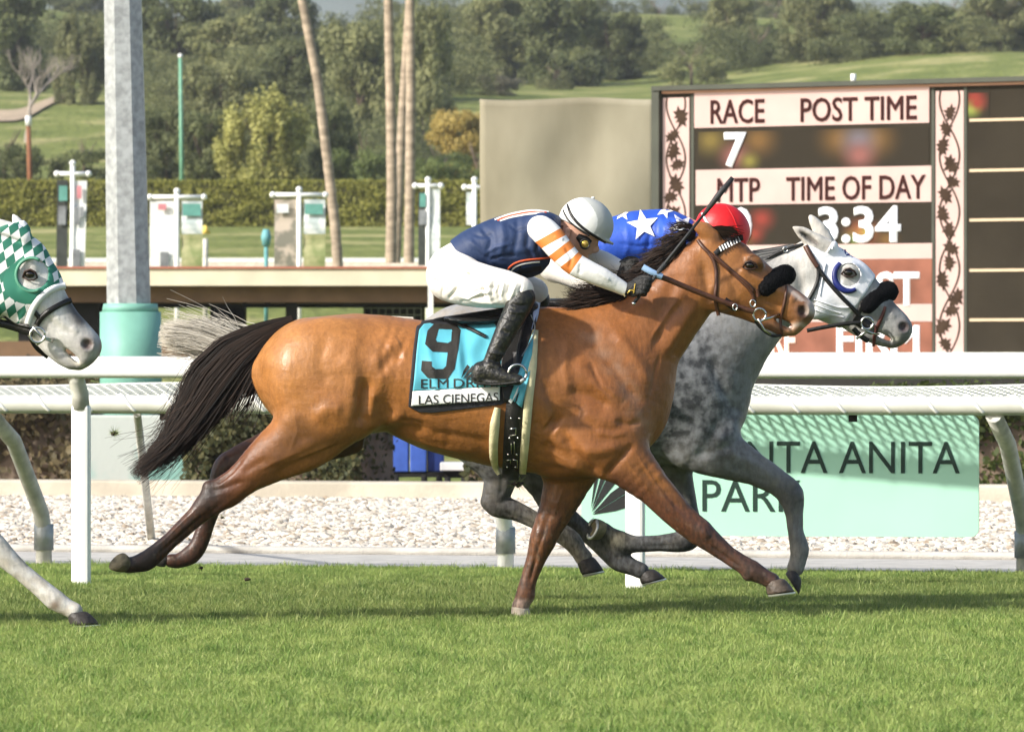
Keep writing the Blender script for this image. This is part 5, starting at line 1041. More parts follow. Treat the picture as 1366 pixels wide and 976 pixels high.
hair(bay, 'forelock', [(945,310,6,-8),(960,308,6,-14),(978,311,4,-16),(990,318,2,-14)], 90, M_blackhair, 1.4, wav=2, dspread=8, seg=8)
# ------------------------------------------------------------------ bridle
br = MB(); bridle = bay.strap('bridle', S, [(930,320),(938,332),(960,350),(985,372),(1003,390),(1006,404)], 5.2, M_leather, 1.4)
bay.strap('cheek_strap', S, [(952,341),(975,362),(998,380),(1004,388)], 4.2, M_leather, 3.0, parent=bridle)
bay.strap('throat_lash', S, [(944,337),(954,352),(955,380),(952,398),(958,421)], 5.0, M_leather, 1.8, parent=bridle)
bay.strap('browband', S, [(953,340),(966,328),(980,319),(991,317)], 8, M_bleather, 2.0, parent=bridle)
for k in range(9):
    t = k/8; x, y = lerp(960, 989, t), lerp(332, 317.5, t); bay.strap('browband_bead', S, [(x-1.2, y-3.2), (x+1.6, y+3.2)], 2.2, M_whitestrap, 4.0, parent=bridle)
bay.strap('noseband', S, [(1049,380),(1047,398),(1043,415),(1040,432),(1043,447)], [3.0,4.2,4.2,3], M_leather, 1.4, parent=bridle)
rn = bay.strap('rein', S, [(868,368,-62),(884,371,-56),(912,383,-48),(945,396,-40),(975,407,-35),(1004,416,-32)], 7.2, M_leather, 1.4, parent=bridle)
bay.strap('rein_grip', S, [(856,357,-62),(868,364,-62),(882,370,-58)], 8, mat('pale_blue_grip', (.30,.45,.68), .6, .15), 3.2, parent=bridle)
bay.strap('rein_buckle', S, [(965,401),(980,411)], 9.5, M_bleather, 5.5, parent=bridle)
def ring(fig, name, c, r, th, m, d, parent=None, sq=1., a0=0., a1=6.2832, tilt=0.):
    n = 20; pts = [(c[0]+r*math.cos(lerp(a0, a1, i/n)), c[1]+r*sq*math.sin(lerp(a0, a1, i/n)), d+tilt*math.cos(lerp(a0, a1, i/n))) for i in range(n+1)]
    return fig.tubeobj(name, pts, th, m, parent, 6)
ring(bay, 'bit_ring', (1012,420), 8.5, 1.5, M_steel, -31, bridle); ring(bay, 'bit_ring', (1012,420), 8.5, 1.4, M_steel, 26, bridle)
bay.tubeobj('bit_bar', [(1014,427,-30),(1026,424,-20),(1040,418,-12)], 1.8, M_steel, bridle); bay.tubeobj('bit_bar', [(1010,425,-32),(1018,440,-27),(1027,446,-20)], 1.6, M_steel, bridle)
bay.strap('chin_strap', S, [(1006,428,-26),(1016,440,-20),(1030,449,-12),(1042,447,-8)], 4, M_bleather, 1.2, parent=bridle)
ring(bay, 'buckle', (1003,405), 3.6, 1.0, M_steel, -31.5, bridle, 1.3); ring(bay, 'buckle', (979,410), 3, .9, M_steel, -41, bridle, 1.4)
bay.strap('noseband_tab', S, [(1009,386),(1011,396)], 6, M_leather, 3, parent=bridle)
# sheepskin shadow roll across the nose
SR = Sdf(1000, 1070, 345, 400, -40, 40, 1.1); SR.tube([(1020,384,11.5,12,-20),(1025,380,13.5,14,-15),(1036,373,15,15,-4),(1047,367,14.5,14,6),(1049,367,13,13,16)], 4); g = rng.normal(size=SR.D.shape).astype(np.float32)
SR.D += g*.55; bay.body('shadow_roll', SR, M_fleece, it=1, parent=bridle)
# ------------------------------------------------------------------ saddlecloth, girth, saddle
def cloth_mat(name, c, c2=None, scale=30, rough=.7): return mat(name, c, rough, .06, scale, .12, 220)
M_turq = mat('turquoise_cloth', (.10,.43,.53), .6, .05, 12, .06, 300); M_clk = mat('black_binding', (.016,.016,.02), .8, .2, 30); M_clw = mat('white_cloth_band', (.80,.80,.80), .7, .03); M_num = mat('charcoal_number', (.022,.02,.016), .7, .1)
def wr(u, v, x, y): return 1.0*np.sin(x*.22+1.2*np.sin(y*.07))*ss(440, 470, y)*.8+1.1*np.exp(-((x-648-.35*(y-440))/5)**2)*ss(425, 450, y)+1.2*np.exp(-((x-566-.2*(y-430))/4)**2)+3.0*np.exp(-((x-613-(y-470)*.12)/5)**2)*ss(428, 450, y)*ss(520, 480, y)-1.2*np.exp(-((x-622)/6)**2)*ss(520, 470, y)+1.4*np.sin((x*.09+y*.14))*ss(425, 445, y)*.5+1.3*np.exp(-((y-470-.6*(x-560))/7)**2)*.6
cl_, _ = bay.sheet('saddlecloth', S, [(562,428),(556,436),(552,470),(549,505),(546,542),(560,549),(577,550)], [(700,408),(712,430),(709,460),(706,490),(703,510),(700,525),(668,539)], 60, 50, M_clk, 2.0, wr=None, th=.006)
def bord(y): return np.interp(y, [428,550], [560,546])
L1, R1 = [(566,432),(560,440),(557,470),(554,505),(552,521)], [(700,412),(708,436),(706,462),(703,490),(698,513)]
cp, VC = bay.sheet('cloth_panel', S, L1, R1, 70, 50, M_turq, 4.2, wr=wr, th=.003, parent=cl_)
bp_, VB = bay.sheet('name_band', S, [(552,521.3),(551,531),(550,541)], [(667,515),(667,524),(667,533)], 50, 12, M_clw, 4.6, th=.003, parent=cl_)
class CM:       # depth lookup on the cloth itself
    pass
def cloth_depth(xy):
    d = S.depth_at(xy); xy = np.asarray(xy); return d-4.4-np.clip(wr(0, 0, xy[:, 0], xy[:, 1]), 0, 3)
VCa = np.array(VC)
def near_cloth(G):
    def f(xy):
        xy = np.asarray(xy, float); out = np.zeros(len(xy))
        for i in range(0, len(xy), 400):
            q = xy[i:i+400]; d2 = ((q[:, None]-G[None, :, :2])**2).sum(2); k = np.argpartition(d2, 4, 1)[:, :4]; w_ = 1/(np.take_along_axis(d2, k, 1)+.3); out[i:i+400] = (G[k, 2]*w_).sum(1)/w_.sum(1)
        return out
    return f
class Lay:
    def __init__(s, f): s.depth_at = lambda xy, fill=True: f(xy)
LC = Lay(near_cloth(VCa)); LW = Lay(near_cloth(np.array(VB)))
nine_o = [(580,431),(606,430),(615,440),(612,466),(607,492),(598,505),(572,504),(563,494),(564,481),(577,482),(577,488),(582,492),(592,492),(596,488),(598,470),(578,469),(568,459),(571,441)]
nine_i = [(586,439),(603,439.5),(602.5,455),(598,457.5),(584,456),(582,453)]
bay.decal('number_nine', flat_shape([nine_o, nine_i]), LC, M_num, .7, cl_, 3)
def word_px(txt, x0, x1, yt0, yb0, yt1, yb1, off=0., serif=True):
    """word between two slanted lines; small slab serifs are added at stroke ends"""
    me = fit_text(txt, 1, 1, off); V = mesh_xy(me); u, v = V[:, 0].copy(), V[:, 1].copy(); x = lerp(x0, x1, u); yt, yb = lerp(yt0, yt1, u), lerp(yb0, yb1, u); V[:, 0] = x; V[:, 1] = yb+(yt-yb)*v; V[:, 2] = 0; me.vertices.foreach_set('co', V.ravel()); me.update(); return me
for tx, a, b_ in (('ELM', 563, 599), ('DRIVE', 606, 664)): bay.decal('lettering', word_px(tx, a, b_, 505.5-.015*(a-563), 517.5-.015*(a-563), 505.5-.015*(b_-563), 517.5-.015*(b_-563)), LC, M_num, .7, cl_, 2)
for tx, a, b_ in (('LAS', 560, 586), ('CIENEGAS', 592, 665)): bay.decal('lettering', word_px(tx, a, b_, 527-.04*(a-560), 539-.04*(a-560), 527-.04*(b_-560), 539-.04*(b_-560)), LW, M_num, .7, cl_, 2)
for pts in ([(616,504),(619,494),(624,486),(627,489)], [(618,505),(625,494),(631,487),(634,492)], [(620,505),(630,497),(638,494),(640,500)]): bay.decal('feather_mark', flat_shape([pts]), LC, M_num, .8, cl_, 1)
bay.sheet('cloth_tail', S, [(700,470),(690,500),(680,530)], [(712,440),(708,490),(696,543)], 12, 24, M_turq, 8.5, th=.004, parent=cl_, wr=lambda u, v, x, y: 1.5*np.sin(x*.5+y*.2))
bay.sheet('white_lining', S, [(686,522),(682,530),(678,534)], [(692,515),(690,524),(682,538)], 5, 8, M_clw, 9.5, th=.003, parent=cl_)
M_foam = mat('cream_foam_pad', (.62,.56,.34), .85, .12, 20, .2, 90); 
gp = bay.strap('girth', S, [(694,470),(690,520),(684,575),(681,628),(681,640)], [25,25,25,23,22], M_bleather, 5., 2.5)
for pts, wd_ in (([(664,543),(660,565),(658,600),(660,622),(666,632)], [8,13,12,11,6]), ([(714,440),(708,490),(703,540),(700,590),(697,632)], [8,15,14,12,9])): bay.strap('foam_pad', S, pts, wd_, M_foam, 5.5, 3.0, parent=gp)
for y in (557, 583, 605, 622):
    for dx in (-5, 6): bay.ball('stud', (lerp(688, 681, (y-540)/90)+dx, y, S.depth_at([(684, y)])[0]-9.5), (1.4,1.4,1.2), M_steel, gp, 8)
for pts in ([(680,571),(688,570),(688,579),(680,580)], [(682,590),(682,604)], [(686,588),(686,604)], [(675,613),(681,612),(681,622)], [(684,612),(690,613),(690,624)]):
    dd = S.depth_at(pts)-9.4; bay.tubeobj('buckle', [(p[0], p[1], z) for p, z in zip(pts, dd)], .8, M_steel, gp, 5)
sad = Sdf(585, 735, 395, 520, -112, 112, 2.0); sad.tube([(594,425,3,40,0),(615,428,5,50,0),(650,428,6,48,0),(690,420,7,40,0),(712,409,8,26,0)], 0); sd_o = bay.body('saddle', sad, M_bleather)
bay.strap('saddle_edge', S, [(592,424),(606,430),(625,437),(648,449)], 5, M_bleather, 8.0, 3, parent=sd_o)
bay.sheet('saddle_flap', S, [(655,425),(672,450),(668,490),(672,535)], [(716,410),(714,440),(704,470),(692,540)], 20, 26, M_bleather, 6.2, th=.006, parent=sd_o)
bay.strap('stirrup_leather', S, [(702,420),(692,455),(689,490)], 3.5, M_bleather, 16, parent=sd_o); bay.strap('flap_edge', S, [(708,420),(715,436),(708,455),(696,475)], 1.6, M_galv, 9.5, parent=sd_o)
bay.strap('white_pad', S, [(716,403),(713,425),(709,440)], [10,9,3], mat('pale_blue_pad', (.45,.52,.72), .8, .1), 4.2, 3, parent=sd_o)
ring(bay, 'stirrup', (690,498), 12, 1.7, M_steel, -118, sd_o, 1.0); bay.tubeobj('stirrup', [(680,509,-108),(690,511,-118),(700,505,-128)], 2.6, M_galv, sd_o)
# ================================================================== grey horse behind
gry = Fig('horse', 'dapple grey racehorse with white hood galloping beyond the bay', 'horse', 31.15, 1066, 800)
gry.gain = 1.25
G = Sdf(515, 1232, 275, 815, -112, 112, 2.0)
G.tube([(580,472,44,44,0),(625,484,80,78,0),(690,492,87,86,0),(760,497,88,86,0),(820,505,94,82,0),(870,520,100,72,0),(912,538,82,64,0),(935,558,46,52,0)], 0, 6)
G.tube([(780,420,24,24,0),(830,416,24,17,0),(870,425,24,20,0)], 24)
G.tube([(920,500,84,54,0),(965,447,66,44,0),(1010,408,51,34,0),(1045,381,42,29,0),(1076,362,38,27,0)], 26)
G.tube([(938,545,44,44,0),(930,585,30,42,0)], 18)
G.tube([(1085,342,25,22,0),(1099,374,47,26,0),(1124,388,45,29,0),(1150,403,34,23,0),(1173,420,25.5,18,0),(1191,433,22,18,0),(1199,438,18.5,18,0)], 8, 5)
G.tube([(1104,398,26,24,0),(1128,418,19,19,0),(1150,439,12,13,0),(1166,449,9.5,12,0),(1178,454,8.5,11,0)], 5)
G.tube([(1198,443,15,16,0),(1197,452,10,14,0),(1190,457,8,12,0)], 6)
for sg_ in (-1, 1):
    G.ell((1134,360,21*sg_),(13,8,8),.6,8); G.ell((1088,402,20*sg_),(24,22,11),0,10); G.tube([(1124,378,4,4,27*sg_),(1150,394,4,4,21*sg_),(1174,410,4,4,15*sg_)], 7); G.ell((1203,436,13*sg_),(9.5,9,7),-.2,5); G.ell((1205,436,21*sg_),(7.5,6.5,9),.5,3,True)
G.ell((1179,449,0),(12,3,30),.42,3,True)
G.tube([(1105,331,11,8,-13),(1088,324,12.5,8,-15),(1070,311,8.5,5,-16),(1057,303,2,2,-16)], 5); G.tube([(1103,322,11,8,12),(1094,306,10,7,13),(1085,293,6,4,13),(1081,287,2,2,13)], 5)
G.ell((1078,318,-24),(15,4.2,9),.62,2,True)
G.tube([(935,585,46,28,-28),(966,606,32,24,-30),(1005,625,21.5,18,-30),(1036,643,17.5,14.5,-30),(1053,659,18,14.5,-30),(1058,684,12,11,-30),(1060,708,10.5,10,-30),(1065,730,13,11,-30),(1064,742,11.5,10,-30),(1060,756,11.5,10.5,-30)], 20)
G.tube([(895,590,36,24,30),(902,635,23,18,30),(914,680,18,15,30),(921,712,17,14,30),(912,722,15,13,30),(880,725,11,10,30),(848,726,11,10,30),(828,722,14,11,30),(814,714,11,10,30),(806,708,11,11,30)], 12)
G.tube([(640,555,62,38,-36),(662,600,40,28,-38),(668,632,23,18,-38),(662,660,18,15,-38),(664,672,17,14,-38),(690,681,13,11,-38),(720,696,11,9.5,-38),(748,710,13.5,11,-38),(762,720,13.5,11,-38),(772,734,11,10,-38),(778,742,12,11,-38)], 16)
G.tube([(655,660,8,7,-38),(649,668,7,7,-38)], 8)
G.tube([(690,560,62,38,36),(715,610,38,26,38),(728,648,23,18,38),(742,678,17.5,14,38),(760,693,14,12,38),(790,718,11.5,10,38),(812,738,12.5,11,38),(826,750,13,11,38),(846,758,11,10,38),(856,762,11,11,38)], 16)
gst = [([(985,560),(970,530),(955,500),(945,470)], 9, -2.4), ([(960,560),(945,590),(925,612)], 8, -2.0), ([(975,595),(950,600),(925,612)], 6, -1.4), ([(990,545),(975,575),(950,592)], 9, 2.2), ([(1060,345),(1068,380),(1072,402)], 7, -2.2), ([(1030,360),(1015,400),(995,440)], 9, -2.),
 ([(1060,400),(1035,440),(1010,490)], 7, 2.), ([(955,612),(1000,632),(1030,646)], 5, -1.), ([(965,600),(1005,618),(1036,636)], 5, 1.2), ([(1060,668),(1060,715)], 3, -.9), ([(1064,655),(1066,668)], 5, 1.4), ([(905,640),(918,690)], 5, -1.2), ([(905,728),(850,729)], 3, -.9), ([(664,680),(700,692),(745,714)], 3.5, -1.1), ([(672,630),(668,660)], 4, -1.1), ([(745,690),(800,732)], 3.5, -1.),
 ([(1145,415),(1165,428),(1180,434)], 4, -1.1), ([(1186,418),(1194,424)], 4, 1.2)]
def gcoat(V):
    x, y, d = V.T; n1 = vnoise(V, .045, 1); n2 = vnoise(V, .13, 4); c = np.tile(np.array([.235,.23,.22]), (len(V), 1))
    dark = ss(1015, 930, x-.25*(y-480))*ss(400, 450, y); c = mixc(c, np.clip(dark*.95, 0, 1), (.045,.047,.050)); bel = ss(575, 612, y+.1*(x-900))*(y < 660)*(x > 840)*(d > -60); c = mixc(c, np.clip(bel*.5, 0, 1), (.22,.21,.19))
    c = mixc(c, ss(640, 700, 1290-x)*0, (0,0,0)); rump = ss(760, 640, x)*ss(470, 430, y); c = mixc(c, rump*.9, (.30,.27,.23))
    nk = ss(1035, 1090, x-.3*(y-400))*(y < 470); c = mixc(c, nk*.9, (.50,.48,.44)); hd = (x > 1072)*(y < 470); c = mixc(c, hd*.8, (.50,.49,.46)); k = hd*ss(1140, 1162, x); c = mixc(c, k*.8, (.21,.21,.205)); k = hd*np.exp(-(np.hypot(x-1205, y-436)/9)**2)*1.2; c = mixc(c, np.clip(k, 0, .9), (.05,.03,.03)); k = hd*np.exp(-(np.hypot(x-1190, y-406)/11)**2)*(x > 1178); c = mixc(c, np.clip(k*.8, 0, 1), (.06,.055,.055))
    k = hd*ss(1170, 1188, x)*ss(446, 452, y); c = mixc(c, k*.6, (.10,.095,.09)); k = hd*np.exp(-(segdist(V, [(1174,443),(1184,452),(1196,452)])/3.)**2); c = mixc(c, np.clip(k*.8, 0, 1), (.45,.44,.36))
    ek = hd*np.exp(-(np.hypot(x-1133, y-365)/12)**2); c = mixc(c, np.clip(ek*.55, 0, 1), (.12,.115,.11)); ie = np.exp(-(segdist(V, [(1066,309),(1078,318),(1089,326)])/3.5)**2)*(d < -15); ear = (y < 336)*(x < 1112); c = mixc(c, ear*.7, (.46,.43,.38)); c = mixc(c, np.clip(np.exp(-(segdist(V, [(1066,309),(1078,318),(1089,326)])/3.5)**2)*(d < -15), 0, 1)*.9, (.05,.04,.035))
    leg = (y > 615)*(x > 940); c = mixc(c, leg*.65, (.17,.17,.165)); kn = np.exp(-(np.hypot(x-1058, y-655)/22)**2); c = mixc(c, np.clip(kn*.75, 0, 1), (.06,.058,.056)); k = leg*ss(700, 740, y); c = mixc(c, k*.6, (.30,.28,.24))
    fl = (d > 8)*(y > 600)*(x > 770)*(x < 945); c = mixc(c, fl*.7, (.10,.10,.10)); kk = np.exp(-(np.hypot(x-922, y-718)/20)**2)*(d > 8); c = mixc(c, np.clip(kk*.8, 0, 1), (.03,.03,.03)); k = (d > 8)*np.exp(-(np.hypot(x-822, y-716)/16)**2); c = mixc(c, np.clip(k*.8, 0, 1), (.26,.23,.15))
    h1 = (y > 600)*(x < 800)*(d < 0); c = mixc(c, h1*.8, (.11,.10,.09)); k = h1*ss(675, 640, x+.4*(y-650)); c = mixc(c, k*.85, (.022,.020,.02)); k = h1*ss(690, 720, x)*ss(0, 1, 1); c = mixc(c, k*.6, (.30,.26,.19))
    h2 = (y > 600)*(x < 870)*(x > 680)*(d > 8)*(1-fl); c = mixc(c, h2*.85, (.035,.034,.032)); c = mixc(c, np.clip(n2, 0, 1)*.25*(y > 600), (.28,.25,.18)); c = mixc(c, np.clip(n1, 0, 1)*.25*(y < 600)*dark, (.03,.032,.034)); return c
def gdap(V):
    x, y, d = V.T; return np.clip(ss(1060, 960, x)*ss(660, 590, y)*.85*(y > 395)+.15*(y > 600), 0, 1)
M_gry = coat_mat('grey_coat', .5, .15, dapple=22)
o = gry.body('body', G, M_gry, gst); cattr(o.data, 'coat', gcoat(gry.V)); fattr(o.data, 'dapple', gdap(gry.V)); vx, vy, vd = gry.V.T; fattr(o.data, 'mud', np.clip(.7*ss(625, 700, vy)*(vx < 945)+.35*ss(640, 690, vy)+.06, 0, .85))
gry.ball('eye', (1130,364,-29), (6.4,4.8,4.5), M_eye); gry.tubeobj('eyelid', [(1121,366,-29),(1126,359.5,-33),(1132,358.5,-33.5),(1138,362,-32),(1141,367,-29)], 1.3, M_lid); gry.tubeobj('eyelid', [(1121,366,-29),(1128,369.5,-32),(1135,370,-32),(1141,367,-29)], 1., M_lid)
gry.hoof((1061,763), (-.7,.7), (.55,.83), 12.5, 18, 13, M_hoofd, M_shoe, d=-30, shoe=False); gry.hoof((805,707), (-.85,-.35), (-.3,.9), 13, 16, 15, mat('muddy_hoof', (.26,.22,.12), .7, .3, 22), M_shoe, d=30, tau=.5)
gry.hoof((779,744), (.35,.95), (.95,-.2), 13, 16, 20, M_hoofd, M_shoe, d=-38); gry.hoof((862,763), (.25,.97), (.97,-.25), 12, 18, 15, M_hoofd, M_shoe, d=38)
M_blond = hair_mat('blond_grey_hair', (.34,.31,.25), (.66,.61,.51)); hair(gry, 'tail', [(552,432,8,0),(500,436,14,0),(440,446,18,0),(380,462,20,0),(335,472,20,0),(300,466,20,0),(262,452,14,0),(212,444,9,0)], 2400, M_blond, 1.4, wav=5, dspread=22, stray=.14, lenvar=.22)
hair(gry, 'tail', [(330,470,10,0),(312,456,14,0),(296,438,14,0),(276,424,10,0)], 60, M_blond, 1.2, wav=4, dspread=12, stray=.4, lenvar=.5)
M_gmane = hair_mat('grey_mane_hair', (.05,.05,.05), (.30,.29,.27)); hair(gry, 'mane', [(1062,338,12,-4),(1010,352,16,-8),(960,385,16,-6),(900,405,14,0)], 500, M_gmane, 1.5, wav=4, dspread=12, stray=.2)
# white hood with blue half cup
def hood(fig, sd, poly, eye, er, off, name, m, extra=None):
    p = sd.polysdf(poly)[:, :, None]; D = np.maximum(sd.D-off, p); gx, gy = sd.grid2(); e = (er-np.hypot((gx-eye[0]), gy-eye[1]))[:, :, None]; D = np.maximum(D, e); return fig.body(name, sd, m, D=D.astype(np.float32), it=1)
M_hoodw = mat('white_hood_cloth', (.80,.80,.82), .75, .05, 20, .15, 120)
hd_ = hood(gry, G, [(1072,326),(1086,330),(1100,338),(1110,322),(1126,318),(1147,335),(1172,362),(1157,386),(1136,416),(1122,438),(1096,440),(1082,424),(1090,390),(1092,356)], (1131,367), 15, 2.2, 'hood', M_hoodw)
M_navy = mat('navy_vinyl', (.012,.02,.14), .45, .15, 20)
gry.strap('eye_cup', G, [(1120,351),(1113,359),(1111,370),(1115,381),(1124,388),(1134,389),(1140,386)], [6,7,7.5,8,8,7,5], M_navy, 3.6, 2.2, parent=hd_)
for pts in ([(1084,400),(1100,405),(1118,411),(1133,410)], [(1084,406),(1102,413),(1120,418)], [(1086,414),(1106,420),(1124,423)], [(1092,395),(1096,370),(1100,352)]): gry.strap('hood_seam', G, pts, 1.8, M_hoodw, 2.6, 1.4, parent=hd_)
for x, y in ((1103,335.5),(1105,333),(1109,331)): gry.strap('hood_stitch', G, [(x, y+2), (x+1, y-2)], 1.6, M_whitestrap, 3.4, parent=hd_)
for a, b in (((1123,333),(1126,338)), ((1127,333),(1127,339)), ((1128,341),(1133,339)), ((1132,345),(1137,343))): gry.strap('hood_mark', G, [a, b], 2.2, M_navy, 2.8, 1., parent=hd_)
gb = gry.strap('bridle', G, [(1074,329),(1085,348),(1090,358),(1104,378),(1122,398),(1138,413),(1146,423)], 5.4, M_bleather, 4.0)
gry.strap('cheek_strap', G, [(1073,328),(1080,342),(1089,356)], 6.5, M_leather, 4.6, parent=gb); gry.strap('throat_lash', G, [(1090,356),(1091,370),(1086,385),(1077,400)], 5, M_bleather, 3.6, parent=gb)
gry.strap('crown_strap', G, [(1020,347,-10),(1035,338,-12),(1052,331,-14),(1072,326,-14)], 4.5, M_bleather, 1.5, parent=gb); ring(gry, 'buckle', (1047,333), 3, 1, M_steel, -15, gb)
gry.strap('noseband', G, [(1180,409),(1178,416),(1172,430),(1166,444),(1165,462)], [4,5,5,5,3.5], mat('red_brown_leather', (.11,.03,.022), .5, .2), 1.6, parent=gb)
gry.strap('rein', G, [(1075,441,-30),(1100,436,-32),(1125,432,-32),(1146,430,-30)], 5.5, M_bleather, 1.2, parent=gb); gry.strap('bit_guard', G, [(1138,424),(1150,430),(1160,438)], 15, M_bleather, 2.2, 2, parent=gb)
ring(gry, 'bit_ring', (1155,431), 8, 1.5, M_steel, -30, gb); gry.tubeobj('bit_bar', [(1141,452,-24),(1154,442,-24),(1166,434,-18)], 1.8, M_steel, gb); gry.tubeobj('bit_bar', [(1147,438,-30),(1160,444,-26),(1172,446,-18)], 1.5, M_steel, gb)
gry.strap('chin_strap', G, [(1137,438,-24),(1146,448,-20),(1158,455,-12)], 7, M_bleather, 1.2, parent=gb)
SR2 = Sdf(1130, 1212, 365, 425, -40, 40, 1.1); SR2.tube([(1156,407,11.5,12,-20),(1161,402,13.5,14,-15),(1172,395,15,15,-4),(1184,389,14.5,14,6),(1185,389,13,13,16)], 4); SR2.D += rng.normal(size=SR2.D.shape).astype(np.float32)*.5; gry.body('shadow_roll', SR2, M_fleece, it=1, parent=gb)
gry.strap('roll_strap', G, [(1150,402),(1146,414),(1140,424)], 7, M_bleather, 2.4, parent=gb)
gs_ = Sdf(700, 850, 385, 480, -112, 112, 2.2); gs_.tube([(715,402,5,40,0),(745,404,6,48,0),(790,404,7,44,0),(825,395,8,28,0)], 0); gry.body('saddle', gs_, M_bleather)
gry.sheet('saddlecloth', G, [(690,420),(682,470),(680,520)], [(830,415),(826,470),(812,520)], 30, 24, mat('dark_blue_cloth', (.02,.03,.10), .75), 2.2)
gry.strap('girth', G, [(815,480),(812,560),(808,605)], 24, M_bleather, 3.5)
# ================================================================== grey horse entering at the left
lft = Fig('horse', 'pale grey horse in green and white checked hood at the left edge', 'horse', 28.9, 125, 835)
Lh = Sdf(-640, 165, 270, 845, -112, 112, 2.2)
dx, dy = -985, 18
Lh.tube([(374+dx,498+dy,41,44,0),(418+dx,500+dy,77,80,0),(475+dx,499+dy,81,87,0),(530+dx,500+dy,76,86,0),(590+dx,518+dy,85,90,0),(650+dx,530+dy,88,91,0),(708+dx,529+dy,101,84,0),(760+dx,526+dy,108,72,0),(806+dx,530+dy,90,64,0),(828+dx,545+dy,40,52,0)], 0, 6)
Lh.tube([(-170,500,84,54,0),(-115,455,66,44,0),(-65,415,54,35,0),(-25,380,46,30,0),(0,352,42,28,0)], 26)
Lh.tube([(4,322,27,23,0),(20,360,48,27,0),(38,386,45,29,0),(58,409,35,23,0),(81,432,27.5,19,0),(103,452,24.5,19,0),(114,461,22,19,0)], 8, 5)
Lh.tube([(14,392,28,25,0),(38,422,19,19,0),(62,455,13,13,0),(80,474,11,12,0),(95,483,10,12,0)], 5); Lh.tube([(116,468,15,17,0),(114,478,11,15,0),(106,485,9,13,0)], 6)
for sg_ in (-1, 1):
    Lh.ell((44,354,21*sg_),(13,8,8),.8,8); Lh.ell((6,392,20*sg_),(26,24,11),0,10); Lh.tube([(36,385,4,4,27*sg_),(62,410,4,4,21*sg_),(86,432,4,4,15*sg_)], 7); Lh.ell((117,459,14*sg_),(11,10,7),-.2,5); Lh.ell((118,459,22*sg_),(8.5,7.5,9),.35,3,True)
Lh.ell((97,474,0),(14,3.2,30),.75,3,True)
Lh.tube([(30,318,12,9,-13),(12,309,13.5,9,-15),(-6,299,9,6,-16),(-20,290,2,2,-16)], 5); Lh.tube([(28,308,10,8,12),(21,294,6,5,13),(17,287,2.5,2,13)], 5); Lh.ell((14,318,-24),(22,4.6,9),.38,2,True)
Lh.tube([(-160,570,62,30,-38),(-135,610,40,26,-40),(-85,662,24,19,-40),(-38,702,20,16,-40),(-8,724,18,15,-40),(10,741,15,13,-40),(32,761,12,11,-40),(56,781,12.5,11,-40),(76,798,14,12,-40),(92,808,11.5,10,-40),(102,813,11.5,11,-40)], 20)
Lh.tube([(-190,610,46,30,34),(-215,690,24,19,34),(-235,730,18,15,34),(-250,780,12,10,34),(-262,818,12,11,34)], 16)
for zz_, ddx in ((-42, 0), (44, 34)): Lh.tube([(440+dx,505+dy,76,42,zz_),(408+dx,580+dy,46,34,zz_),(368+dx,607+dy,34,26,zz_),(335+dx+ddx,640+dy,20,16,zz_)], 18)
def lcoat(V):
    x, y, d = V.T; n1 = vnoise(V, .05, 3); n2 = vnoise(V, .14, 6); c = np.tile(np.array([.62,.60,.56]), (len(V), 1)); c = mixc(c, np.clip(n1, 0, 1)*.4*(x < -60), (.22,.22,.22)); h = (x > -20)*(y < 500)
    k = h*ss(30, -10, 470-y+.5*(x-100))*.8; k = h*ss(435, 470, y+.5*(x-90)); c = mixc(c, k*.55, (.27,.26,.25)); k = h*np.exp(-(segdist(V, [(94,404),(108,428)])/11)**2)*(x > 84); c = mixc(c, np.clip(k*.95, 0, 1), (.05,.046,.045)); k = h*np.exp(-(np.hypot(x-118, y-459)/9)**2)*1.2; c = mixc(c, np.clip(k, 0, .92), (.06,.035,.03)); k = h*ss(128, 138, x); c = mixc(c, k*.7, (.10,.09,.09)); k = h*ss(84, 100, x)*ss(474, 484, y); c = mixc(c, k*.55, (.14,.13,.12))
    k = np.exp(-(segdist(V, [(88,470),(100,484),(112,488)])/3)**2)*h; c = mixc(c, np.clip(k, 0, 1)*.6, (.60,.55,.42)); ek = h*np.exp(-(np.hypot(x-40, y-367)/10)**2); c = mixc(c, np.clip(ek*.4, 0, 1), (.14,.13,.12)); leg = (y > 640); c = mixc(c, leg*np.clip(.2+.35*n2, 0, 1), (.34,.27,.17)); k = np.exp(-(np.hypot(x-77, y-805)/8)**2); c = mixc(c, np.clip(k, 0, 1)*.75, (.16,.09,.05)); return c
o = lft.body('body', Lh, coat_mat('pale_grey_coat', .5, .10), [([(62,424),(84,440),(100,446)], 4, -1.2), ([(96,436),(106,444)], 4, 1.3), ([(10,742),(62,785)], 3.2, -1.), ([(-40,700),(0,735)], 5, 1.2), ([(50,420),(70,446)], 5, -1.1)]); cattr(o.data, 'coat', lcoat(lft.V)); fattr(o.data, 'mud', .22*ss(690, 740, lft.V[:, 1])+.03)
lft.ball('eye', (42,366,-29), (7,5.4,4.5), M_eye); lft.tubeobj('eyelid', [(33,370,-29),(36,362,-33),(43,360,-33.5),(50,364,-32),(52,371,-29)], 1.4, M_lid); lft.tubeobj('eyelid', [(33,370,-29),(40,374,-32),(47,374,-32),(52,371,-29)], 1., M_lid)
lft.hoof((105,815), (.22,.97), (.97,-.05), 15, 21, 17, M_hoofd, M_shoe, d=-40)
